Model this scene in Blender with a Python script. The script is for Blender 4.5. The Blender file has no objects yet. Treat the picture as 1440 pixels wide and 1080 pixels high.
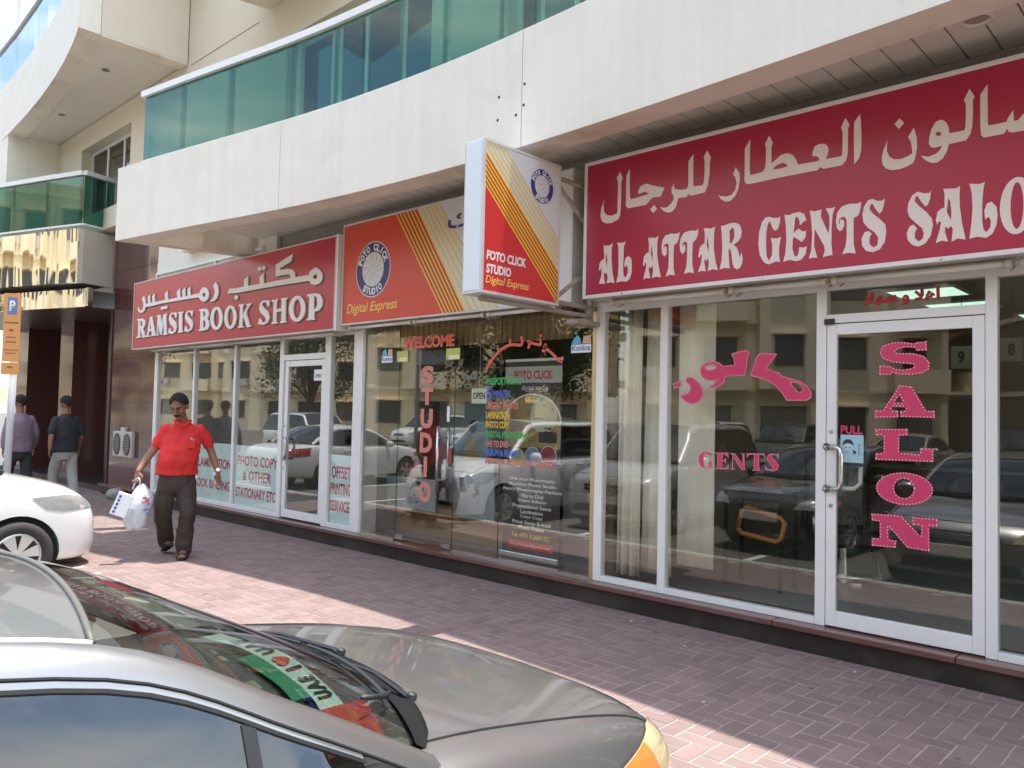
import bpy, bmesh, math, random, unicodedata
from mathutils import Vector, Matrix
from mathutils.geometry import tessellate_polygon
from mathutils.bvhtree import BVHTree

R = math.radians
SC = bpy.context.scene
COL = SC.collection
rnd = random.Random(7)

# ------------------------------------------------------------------ camera
cam_data = bpy.data.cameras.new("camera")
cam = bpy.data.objects.new("camera", cam_data)
COL.objects.link(cam)
SC.camera = cam
cam_data.sensor_width = 36.0
cam_data.lens = 1116.4 / 1440.0 * 36.0
cam_data.clip_start = 0.05
cam_data.clip_end = 600.0
_r = Vector((0.72834469, 0.68485196, 0.02217653))
_u = Vector((0.01013782, -0.04313133, 0.99901797))
_f = Vector((-0.68513592, 0.72740462, 0.03835738))
cam.matrix_world = Matrix(((_r.x, _u.x, -_f.x, 0.0), (_r.y, _u.y, -_f.y, -5.5767), (_r.z, _u.z, -_f.z, 1.6196), (0, 0, 0, 1)))

# ------------------------------------------------------------------ sky and sun
SUN_DIR = Vector((0.08, 0.113, 0.985)).normalized()
SUN_EL = math.asin(SUN_DIR.z)
SUN_AZ = math.atan2(SUN_DIR.x, SUN_DIR.y)
world = bpy.data.worlds.new("World")
SC.world = world
world.use_nodes = True
_nt = world.node_tree
_nt.nodes.clear()
_out = _nt.nodes.new("ShaderNodeOutputWorld")
_bg = _nt.nodes.new("ShaderNodeBackground")
_sky = _nt.nodes.new("ShaderNodeTexSky")
_sky.sky_type = "NISHITA"
_sky.sun_disc = False
_sky.sun_elevation = SUN_EL
_sky.sun_rotation = SUN_AZ
_sky.air_density = 1.3
_sky.dust_density = 1.6
_sky.ozone_density = 1.0
_bg.inputs["Strength"].default_value = 0.15
# thin broken cloud over the sky, the same all round
_tc = _nt.nodes.new("ShaderNodeTexCoord")
_mp = _nt.nodes.new("ShaderNodeMapping")
_mp.inputs["Scale"].default_value = (1.0, 1.0, 2.6)
_cn = _nt.nodes.new("ShaderNodeTexNoise")
_cn.inputs["Scale"].default_value = 4.2
_cn.inputs["Detail"].default_value = 7
_cn.inputs["Distortion"].default_value = 0.5
_cr = _nt.nodes.new("ShaderNodeMapRange")
_cr.inputs["From Min"].default_value = 0.44
_cr.inputs["From Max"].default_value = 0.64
_cr.inputs["To Max"].default_value = 0.8
_cm = _nt.nodes.new("ShaderNodeMix")
_cm.data_type = "RGBA"
_cm.inputs[7].default_value = (6.6, 6.5, 6.3, 1)
_nt.links.new(_tc.outputs["Generated"], _mp.inputs["Vector"])
_nt.links.new(_mp.outputs[0], _cn.inputs["Vector"])
_nt.links.new(_cn.outputs["Fac"], _cr.inputs["Value"])
_nt.links.new(_cr.outputs[0], _cm.inputs["Factor"])
_nt.links.new(_sky.outputs[0], _cm.inputs[6])
_nt.links.new(_cm.outputs[2], _bg.inputs["Color"])
_nt.links.new(_bg.outputs[0], _out.inputs["Surface"])
sun_data = bpy.data.lights.new("sun", "SUN")
sun_data.energy = 2.9
sun_data.angle = R(0.55)
sun_data.color = (1.0, 0.95, 0.87)
sun = bpy.data.objects.new("sun", sun_data)
COL.objects.link(sun)
sun.location = (10, 5, 30)
sun.rotation_euler = (-SUN_DIR).to_track_quat("-Z", "Y").to_euler()
SC.view_settings.view_transform = "Standard"
SC.view_settings.look = "None"
SC.view_settings.exposure = 1.6
SC.view_settings.gamma = 1.0
SC.view_settings.use_curve_mapping = False
SC.render.engine = "CYCLES"
SC.cycles.use_denoising = True
SC.cycles.max_bounces = 10
SC.cycles.transparent_max_bounces = 24
SC.cycles.glossy_bounces = 5
SC.cycles.diffuse_bounces = 5
SC.cycles.caustics_reflective = False
SC.cycles.caustics_refractive = False
SC.cycles.sample_clamp_indirect = 6.0

PZ = 0.02      # top of the paved sidewalk
RZ = -0.12     # road
KERB_Y = -2.78

# ------------------------------------------------------------------ materials
MATS = {}

def mat(name, color, rough=0.6, metal=0.0, spec=0.5, noise=0.0, nscale=6.0, bump=0.0, bscale=60.0, streak=0.0, rand=0.0, coat=0.0, dark=None, stain=0.0, emit=None, spots=0.0):
    if name in MATS:
        return MATS[name]
    m = bpy.data.materials.new(name)
    m.use_nodes = True
    nt = m.node_tree
    b = nt.nodes["Principled BSDF"]
    b.inputs["Roughness"].default_value = rough
    b.inputs["Metallic"].default_value = metal
    b.inputs["Specular IOR Level"].default_value = spec
    b.inputs["Coat Weight"].default_value = coat
    b.inputs["Coat Roughness"].default_value = 0.04
    col = None
    rgb = nt.nodes.new("ShaderNodeRGB")
    rgb.outputs[0].default_value = (*color, 1)
    col = rgb.outputs[0]
    tc = nt.nodes.new("ShaderNodeTexCoord")
    geo = nt.nodes.new("ShaderNodeNewGeometry")

    def mixmul(colsock, facsock, lo, hi):
        mr = nt.nodes.new("ShaderNodeMapRange")
        mr.inputs["To Min"].default_value = lo
        mr.inputs["To Max"].default_value = hi
        nt.links.new(facsock, mr.inputs["Value"])
        mx = nt.nodes.new("ShaderNodeMix")
        mx.data_type = "RGBA"
        mx.blend_type = "MULTIPLY"
        mx.inputs["Factor"].default_value = 1.0
        nt.links.new(colsock, mx.inputs[6])
        nt.links.new(mr.outputs[0], mx.inputs[7])
        return mx.outputs[2]
    if noise > 0:
        n = nt.nodes.new("ShaderNodeTexNoise")
        n.inputs["Scale"].default_value = nscale
        n.inputs["Detail"].default_value = 6
        n.inputs["Roughness"].default_value = 0.65
        nt.links.new(geo.outputs["Position"], n.inputs["Vector"])
        col = mixmul(col, n.outputs["Fac"], 1 - noise, 1 + noise)
    if streak > 0:   # vertical rain streaks: noise stretched along Z
        mp = nt.nodes.new("ShaderNodeMapping")
        mp.inputs["Scale"].default_value = (9.0, 9.0, 0.35)
        n = nt.nodes.new("ShaderNodeTexNoise")
        n.inputs["Scale"].default_value = 1.6
        n.inputs["Detail"].default_value = 7
        nt.links.new(geo.outputs["Position"], mp.inputs["Vector"])
        nt.links.new(mp.outputs[0], n.inputs["Vector"])
        col = mixmul(col, n.outputs["Fac"], 1 - streak, 1 + streak * 0.6)
    if stain > 0:    # blotchy brown dirt with a shape of its own
        n = nt.nodes.new("ShaderNodeTexNoise")
        n.inputs["Scale"].default_value = 2.3
        n.inputs["Detail"].default_value = 8
        n.inputs["Distortion"].default_value = 0.6
        nt.links.new(geo.outputs["Position"], n.inputs["Vector"])
        cr = nt.nodes.new("ShaderNodeMapRange")
        cr.inputs["From Min"].default_value = 0.48
        cr.inputs["From Max"].default_value = 0.75
        cr.inputs["To Max"].default_value = stain
        nt.links.new(n.outputs["Fac"], cr.inputs["Value"])
        mx = nt.nodes.new("ShaderNodeMix")
        mx.data_type = "RGBA"
        nt.links.new(cr.outputs[0], mx.inputs["Factor"])
        nt.links.new(col, mx.inputs[6])
        mx.inputs[7].default_value = (*(dark or (0.2, 0.14, 0.09)), 1)
        col = mx.outputs[2]
    if spots > 0:    # trodden-in gum and drips
        vo = nt.nodes.new("ShaderNodeTexVoronoi")
        vo.inputs["Scale"].default_value = 3.4
        nt.links.new(geo.outputs["Position"], vo.inputs["Vector"])
        cr = nt.nodes.new("ShaderNodeMapRange")
        cr.inputs["From Min"].default_value = 0.055
        cr.inputs["From Max"].default_value = 0.085
        cr.inputs["To Min"].default_value = spots
        cr.inputs["To Max"].default_value = 0.0
        nt.links.new(vo.outputs["Distance"], cr.inputs["Value"])
        mx = nt.nodes.new("ShaderNodeMix")
        mx.data_type = "RGBA"
        nt.links.new(cr.outputs[0], mx.inputs["Factor"])
        nt.links.new(col, mx.inputs[6])
        mx.inputs[7].default_value = (0.05, 0.04, 0.04, 1)
        col = mx.outputs[2]
    if rand > 0:
        at = nt.nodes.new("ShaderNodeAttribute")
        at.attribute_name = "tone"
        oi = nt.nodes.new("ShaderNodeObjectInfo")
        ad = nt.nodes.new("ShaderNodeMath")
        ad.operation = "ADD"
        nt.links.new(at.outputs["Fac"], ad.inputs[0])
        nt.links.new(oi.outputs["Random"], ad.inputs[1])
        fr = nt.nodes.new("ShaderNodeMath")
        fr.operation = "FRACT"
        nt.links.new(ad.outputs[0], fr.inputs[0])
        col = mixmul(col, fr.outputs[0], 1 - rand, 1 + rand)
    nt.links.new(col, b.inputs["Base Color"])
    if bump > 0:
        n = nt.nodes.new("ShaderNodeTexNoise")
        n.inputs["Scale"].default_value = bscale
        n.inputs["Detail"].default_value = 5
        nt.links.new(geo.outputs["Position"], n.inputs["Vector"])
        bp = nt.nodes.new("ShaderNodeBump")
        bp.inputs["Strength"].default_value = bump
        bp.inputs["Distance"].default_value = 0.01
        nt.links.new(n.outputs["Fac"], bp.inputs["Height"])
        nt.links.new(bp.outputs[0], b.inputs["Normal"])
    if emit:
        b.inputs["Emission Color"].default_value = (*emit[:3], 1)
        b.inputs["Emission Strength"].default_value = emit[3]
    MATS[name] = m
    return m

def glass(name, tint, r0=0.05, rmax=1.0, rough=0.0, wavy=0.0, wscale=1.0):
    """thin pane: what is behind it through a tint, plus a mirror reflection that grows at grazing angles"""
    if name in MATS:
        return MATS[name]
    m = bpy.data.materials.new(name)
    m.use_nodes = True
    nt = m.node_tree
    nt.nodes.clear()
    out = nt.nodes.new("ShaderNodeOutputMaterial")
    tr = nt.nodes.new("ShaderNodeBsdfTransparent")
    tr.inputs[0].default_value = (*tint, 1)
    gl = nt.nodes.new("ShaderNodeBsdfGlossy")
    gl.inputs["Roughness"].default_value = rough
    gl.inputs["Color"].default_value = (1, 1, 1, 1)
    lw = nt.nodes.new("ShaderNodeLayerWeight")
    lw.inputs["Blend"].default_value = 0.5
    pw = nt.nodes.new("ShaderNodeMath")
    pw.operation = "POWER"
    pw.inputs[1].default_value = 4.6
    nt.links.new(lw.outputs["Facing"], pw.inputs[0])
    mr = nt.nodes.new("ShaderNodeMapRange")
    mr.inputs["To Min"].default_value = r0
    mr.inputs["To Max"].default_value = rmax
    nt.links.new(pw.outputs[0], mr.inputs["Value"])
    mx = nt.nodes.new("ShaderNodeMixShader")
    nt.links.new(mr.outputs[0], mx.inputs[0])
    nt.links.new(tr.outputs[0], mx.inputs[1])
    nt.links.new(gl.outputs[0], mx.inputs[2])
    nt.links.new(mx.outputs[0], out.inputs["Surface"])
    if wavy > 0:
        geo = nt.nodes.new("ShaderNodeNewGeometry")
        n = nt.nodes.new("ShaderNodeTexNoise")
        n.inputs["Scale"].default_value = wscale
        n.inputs["Detail"].default_value = 1
        nt.links.new(geo.outputs["Position"], n.inputs["Vector"])
        bp = nt.nodes.new("ShaderNodeBump")
        bp.inputs["Strength"].default_value = wavy
        bp.inputs["Distance"].default_value = 0.02
        nt.links.new(n.outputs["Fac"], bp.inputs["Height"])
        nt.links.new(bp.outputs[0], gl.inputs["Normal"])
    MATS[name] = m
    return m

M_PAINT = mat("cream_paint", (0.82, 0.785, 0.70), 0.75, streak=0.09, noise=0.04, nscale=3, bump=0.15, bscale=25, stain=0.20, dark=(0.60, 0.52, 0.40))
M_UNDER = mat("stained_shaded_paint", (0.74, 0.66, 0.55), 0.8, noise=0.06, nscale=2, stain=0.55, dark=(0.42, 0.31, 0.21), bump=0.2, bscale=30)  # the cream paint, browner for stains and for shade put into undersides
M_WALL = mat("beige_render", (0.72, 0.65, 0.53), 0.8, streak=0.06, noise=0.05, nscale=1.5, bump=0.2, bscale=40)
M_SOFFIT = mat("soffit_metal", (0.72, 0.67, 0.60), 0.5, noise=0.05, nscale=2)
M_GROOVE = mat("soffit_groove", (0.16, 0.14, 0.12), 0.8)
M_ALU = mat("white_aluminium", (0.80, 0.80, 0.79), 0.35, noise=0.04, nscale=4, stain=0.13, dark=(0.50, 0.47, 0.42))
M_ALU_OLD = mat("old_aluminium", (0.62, 0.60, 0.56), 0.45, noise=0.12, nscale=5, stain=0.35, dark=(0.3, 0.22, 0.13))
M_STEEL = mat("brushed_steel", (0.62, 0.62, 0.62), 0.22, 1.0)
M_RUBBER = mat("black_rubber", (0.02, 0.02, 0.02), 0.75)
M_BLACK = mat("black_plastic", (0.018, 0.018, 0.02), 0.45)
M_GRANITE = mat("red_granite", (0.145, 0.062, 0.055), 0.18, noise=0.3, nscale=70, spec=0.6, stain=0.30, dark=(0.26, 0.20, 0.17))
M_RISER = mat("dark_granite", (0.030, 0.024, 0.022), 0.35, noise=0.4, nscale=60, stain=0.45, dark=(0.13, 0.105, 0.09))
M_BRICK = mat("paver_brick", (0.218, 0.155, 0.143), 0.72, spots=0.6, noise=0.26, nscale=4, rand=0.11, bump=0.35, bscale=90, stain=0.35, dark=(0.2, 0.13, 0.12))
M_MORTAR = mat("paver_joint", (0.38, 0.30, 0.28), 0.9, noise=0.2, nscale=20)
M_ASPHALT = mat("asphalt", (0.12, 0.112, 0.100), 0.9, noise=0.25, nscale=30, bump=0.5, bscale=150)
M_KERB = mat("kerb_concrete", (0.42, 0.40, 0.37), 0.85, noise=0.15, nscale=12, bump=0.3)
M_MIRROR = mat("polished_steel", (0.80, 0.77, 0.72), 0.03, 1.0, bump=0.55, bscale=1.0)
for _n in list(M_MIRROR.node_tree.nodes):     # pressed sheet: long soft vertical ripples
    if _n.type == "TEX_NOISE":
        _n.inputs["Detail"].default_value = 0.6
        _m = M_MIRROR.node_tree.nodes.new("ShaderNodeMapping")
        _m.inputs["Scale"].default_value = (2.6, 2.6, 0.45)
        _g = M_MIRROR.node_tree.nodes.new("ShaderNodeNewGeometry")
        M_MIRROR.node_tree.links.new(_g.outputs["Position"], _m.inputs["Vector"])
        M_MIRROR.node_tree.links.new(_m.outputs[0], _n.inputs["Vector"])
    elif _n.type == "BUMP":
        _n.inputs["Distance"].default_value = 0.05
M_WHITE = mat("white_plastic", (0.80, 0.80, 0.78), 0.4)
M_VINYL_RED = mat("red_vinyl", (0.52, 0.025, 0.05), 0.5)
M_PINK = mat("pink_vinyl", (0.62, 0.045, 0.14), 0.45)
M_CREAM_VINYL = mat("cream_vinyl", (0.78, 0.70, 0.66), 0.45)
G_SHOP = glass("shop_glass", (0.975, 0.985, 0.975), 0.075, 1.0, wavy=0.012, wscale=2.5)
G_SALON = glass("salon_glass", (0.95, 0.95, 0.925), 0.055, 1.0, wavy=0.010, wscale=2.5)
G_FOTO = glass("studio_glass", (0.965, 0.97, 0.95), 0.090, 1.0, wavy=0.010, wscale=2.5)
G_TEAL = glass("teal_glass", (0.36, 0.59, 0.52), 0.032, 1.0, wavy=0.01)
G_BLUE = glass("blue_glass", (0.36, 0.50, 0.62), 0.10, 1.0)
G_DARK = glass("dark_window_glass", (0.24, 0.27, 0.25), 0.12, 1.0)
G_CAR = glass("car_glass", (0.16, 0.18, 0.18), 0.10, 1.0)
G_SCREEN = glass("windscreen_glass", (0.50, 0.55, 0.52), 0.10, 0.9)

# ------------------------------------------------------------------ mesh helpers
class MB:
    """collects shapes; build() links them as one mesh object whose origin sits at the middle of its box"""
    def __init__(self):
        self.v, self.f, self.mi, self.tone, self._m = [], [], [], [], 0

    def use(self, i):
        self._m = i
        return self

    def add(self, vs, fs, tone=0.0):
        o = len(self.v)
        self.v += [tuple(p) for p in vs]
        for q in fs:
            self.f.append([o + i for i in q])
            self.mi.append(self._m)
        self.tone += [tone] * len(vs)
        return self

    def box(self, x0, x1, y0, y1, z0, z1, tone=0.0):
        vs = [(x0, y0, z0), (x1, y0, z0), (x1, y1, z0), (x0, y1, z0), (x0, y0, z1), (x1, y0, z1), (x1, y1, z1), (x0, y1, z1)]
        return self.add(vs, [(0, 3, 2, 1), (4, 5, 6, 7), (0, 1, 5, 4), (1, 2, 6, 5), (2, 3, 7, 6), (3, 0, 4, 7)], tone)

    def obox(self, c, ax, ay, az, hx, hy, hz):
        c, ax, ay, az = Vector(c), Vector(ax).normalized(), Vector(ay).normalized(), Vector(az).normalized()
        vs = [c + ax * hx * sx + ay * hy * sy + az * hz * sz for sz in (-1, 1) for sx, sy in ((-1, -1), (1, -1), (1, 1), (-1, 1))]
        return self.add(vs, [(0, 3, 2, 1), (4, 5, 6, 7), (0, 1, 5, 4), (1, 2, 6, 5), (2, 3, 7, 6), (3, 0, 4, 7)])

    def tube(self, pts, r, seg=8, cap=True):
        pts = [Vector(p) for p in pts]
        rs = r if isinstance(r, (list, tuple)) else [r] * len(pts)
        vs, fs = [], []
        prev = None
        for i, p in enumerate(pts):
            d = (pts[min(i + 1, len(pts) - 1)] - pts[max(i - 1, 0)]).normalized()
            if prev is None:
                a = d.orthogonal().normalized()
            else:
                a = (prev - d * prev.dot(d))
                a = a.normalized() if a.length > 1e-6 else d.orthogonal().normalized()
            prev = a
            b = d.cross(a)
            for k in range(seg):
                t = 2 * math.pi * k / seg
                vs.append(p + (a * math.cos(t) + b * math.sin(t)) * rs[i])
        n = len(pts)
        for i in range(n - 1):
            for k in range(seg):
                k2 = (k + 1) % seg
                fs.append((i * seg + k, i * seg + k2, (i + 1) * seg + k2, (i + 1) * seg + k))
        if cap:
            fs.append(tuple(reversed(range(seg))))
            fs.append(tuple(range((n - 1) * seg, n * seg)))
        return self.add(vs, fs)

    def lathe(self, prof, c, axis=(0, 0, 1), seg=24):
        """prof: (radius, height) pairs, revolved about axis through c"""
        ax = Vector(axis).normalized()
        a = ax.orthogonal().normalized()
        b = ax.cross(a)
        c = Vector(c)
        vs, fs = [], []
        for r, h in prof:
            for k in range(seg):
                t = 2 * math.pi * k / seg
                vs.append(c + ax * h + (a * math.cos(t) + b * math.sin(t)) * r)
        for i in range(len(prof) - 1):
            for k in range(seg):
                k2 = (k + 1) % seg
                fs.append((i * seg + k, i * seg + k2, (i + 1) * seg + k2, (i + 1) * seg + k))
        fs.append(tuple(reversed(range(seg))))
        fs.append(tuple(range((len(prof) - 1) * seg, len(prof) * seg)))
        return self.add(vs, fs)

    def grid(self, P, closed_u=False):
        """P[i][j] points -> quads"""
        nu, nv = len(P), len(P[0])
        vs = [p for row in P for p in row]
        fs = []
        for i in range(nu if closed_u else nu - 1):
            i2 = (i + 1) % nu
            for j in range(nv - 1):
                fs.append((i * nv + j, i2 * nv + j, i2 * nv + j + 1, i * nv + j + 1))
        return self.add(vs, fs)

    def poly(self, loops, mapf, depth):
        """filled 2D outline (with holes) mapped by mapf(x, y, d) and given a thickness"""
        tri = tessellate_polygon([[Vector((p[0], p[1], 0)) for p in lp] for lp in loops])
        flat = [p for lp in loops for p in lp]
        n = len(flat)
        vs = [mapf(p[0], p[1], 0.0) for p in flat] + [mapf(p[0], p[1], depth) for p in flat]
        fs = []
        for t in tri:
            a, b, c = (flat[i] for i in t)
            cr = (b[0] - a[0]) * (c[1] - a[1]) - (b[1] - a[1]) * (c[0] - a[0])
            t = t if cr > 0 else (t[0], t[2], t[1])
            fs.append(tuple(t))
            fs.append((t[0] + n, t[2] + n, t[1] + n))
        o = 0
        for lp in loops:
            k = len(lp)
            for i in range(k):
                fs.append((o + i, o + (i + 1) % k, n + o + (i + 1) % k, n + o + i))
            o += k
        return self.add(vs, fs)

    def build(self, name, m, parent=None, smooth=False, local=False, bevel=0.0, auto=None, recalc=False):
        me = bpy.data.meshes.new(name)
        if local:
            c = Vector((0, 0, 0))
        else:
            lo = Vector([min(p[i] for p in self.v) for i in range(3)])
            hi = Vector([max(p[i] for p in self.v) for i in range(3)])
            c = (lo + hi) / 2
        me.from_pydata([(p[0] - c.x, p[1] - c.y, p[2] - c.z) for p in self.v], [], self.f)
        for mm in (m if isinstance(m, (list, tuple)) else [m]):
            me.materials.append(mm)
        if isinstance(m, (list, tuple)):
            me.polygons.foreach_set("material_index", self.mi)
        if any(self.tone):
            at = me.attributes.new("tone", "FLOAT", "POINT")
            at.data.foreach_set("value", self.tone)
        if recalc:
            bm = bmesh.new()
            bm.from_mesh(me)
            bmesh.ops.recalc_face_normals(bm, faces=bm.faces)
            bm.to_mesh(me)
            bm.free()
        if smooth:
            me.polygons.foreach_set("use_smooth", [True] * len(me.polygons))
        me.update()
        o = bpy.data.objects.new(name, me)
        COL.objects.link(o)
        if parent is not None:
            o.parent = parent
            o.location = c if local else c - wloc(parent)
        else:
            o.location = c
        if bevel > 0:
            bv = o.modifiers.new("bevel", "BEVEL")
            bv.width = bevel
            bv.segments = 2
            bv.limit_method = "ANGLE"
        return o

def wloc(o):
    p = Vector(o.location)
    while o.parent is not None:
        o = o.parent
        p = p + Vector(o.location)
    return p

def tag(o, label=None, cat=None, group=None, kind=None):
    if label:
        o["label"] = label
    if cat:
        o["category"] = cat
    if group:
        o["group"] = group
    if kind:
        o["kind"] = kind
    return o

def thing(name, label, cat, loc=(0, 0, 0), rz=0.0, group=None):
    o = bpy.data.objects.new(name, None)
    o.empty_display_size = 0.1
    COL.objects.link(o)
    o.location = loc
    o.rotation_euler = (0, 0, rz)
    return tag(o, label, cat, group)

def box(name, m, x0, x1, y0, y1, z0, z1, parent=None, bevel=0.0):
    return MB().box(x0, x1, y0, y1, z0, z1).build(name, m, parent, bevel=bevel)

def copy_tree(o, parent=None):
    c = o.copy()
    COL.objects.link(c)
    c.parent = parent
    for ch in list(o.children):
        copy_tree(ch, c)
    return c

def front(y, x0=0.0, z0=0.0, sx=1.0, sz=1.0):
    """map 2D outline onto a plane facing the street (-Y)"""
    return lambda a, b, d: (x0 + a * sx, y - d, z0 + b * sz)

# ------------------------------------------------------------------ lettering: outlines from Blender's own font
_FORMS = {}
for _cp in range(0xFE70, 0xFEFD):
    _d = unicodedata.decomposition(chr(_cp)).split()
    if len(_d) == 2:
        _FORMS[(int(_d[1], 16), _d[0])] = chr(_cp)

def arab(s):
    out = []
    for i, c in enumerate(s):
        j = lambda q: (ord(q), "<initial>") in _FORMS
        if not "\u0600" <= c <= "\u06ff":
            out.append(c)
            continue
        pv = i > 0 and j(s[i - 1])
        nx = i + 1 < len(s) and "\u0600" <= s[i + 1] <= "\u06ff" and j(c)
        k = "<medial>" if pv and nx else "<final>" if pv else "<initial>" if nx else "<isolated>"
        out.append(_FORMS.get((ord(c), k), c))
    s2 = "".join(reversed(out))
    for k, v in (("\ufe8e\ufedf", "\ufefb"), ("\ufe8e\ufee0", "\ufefc")):
        s2 = s2.replace(k, v)
    return s2

_TXT = {}

def text_shape(s, bold=0.0, shear=0.0):
    key = (s, bold, shear)
    if key in _TXT:
        return _TXT[key]
    cu = bpy.data.curves.new("text_tmp", "FONT")
    cu.body = s
    cu.size = 1.0
    cu.offset = bold
    cu.shear = shear
    cu.resolution_u = 3
    o = bpy.data.objects.new("text_tmp", cu)
    COL.objects.link(o)
    dg = bpy.context.evaluated_depsgraph_get()
    me = bpy.data.meshes.new_from_object(o.evaluated_get(dg))
    vs = [(v.co.x, v.co.y) for v in me.vertices]
    fs = [tuple(p.vertices) for p in me.polygons]
    bpy.data.objects.remove(o)
    bpy.data.curves.remove(cu)
    bpy.data.meshes.remove(me)
    x0, x1 = min(v[0] for v in vs), max(v[0] for v in vs)
    y0, y1 = min(v[1] for v in vs), max(v[1] for v in vs)
    vs = [((x - x0) / (x1 - x0), (y - y0) / (y1 - y0)) for x, y in vs]
    _TXT[key] = (vs, fs, (x1 - x0) / (y1 - y0))
    return _TXT[key]

def put_text(mb, s, mapf, x0, x1, z0, z1, bold=0.0, shear=0.0, depth=0.002):
    """text stretched into the rectangle, with a small raised thickness"""
    vs, fs, _ = text_shape(s, bold, shear)
    n = len(vs)
    P = [(x0 + (x1 - x0) * a, z0 + (z1 - z0) * b) for a, b in vs]
    front_v = [mapf(a, b, depth) for a, b in P]
    back_v = [mapf(a, b, 0.0) for a, b in P]
    cnt = {}
    for f in fs:
        for i in range(len(f)):
            e = (f[i], f[(i + 1) % len(f)])
            cnt[e] = 1
    sides = [(a, b, b + n, a + n) for (a, b) in cnt if (b, a) not in cnt]
    mb.add(front_v + back_v, list(fs) + sides)
    return mb

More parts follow.
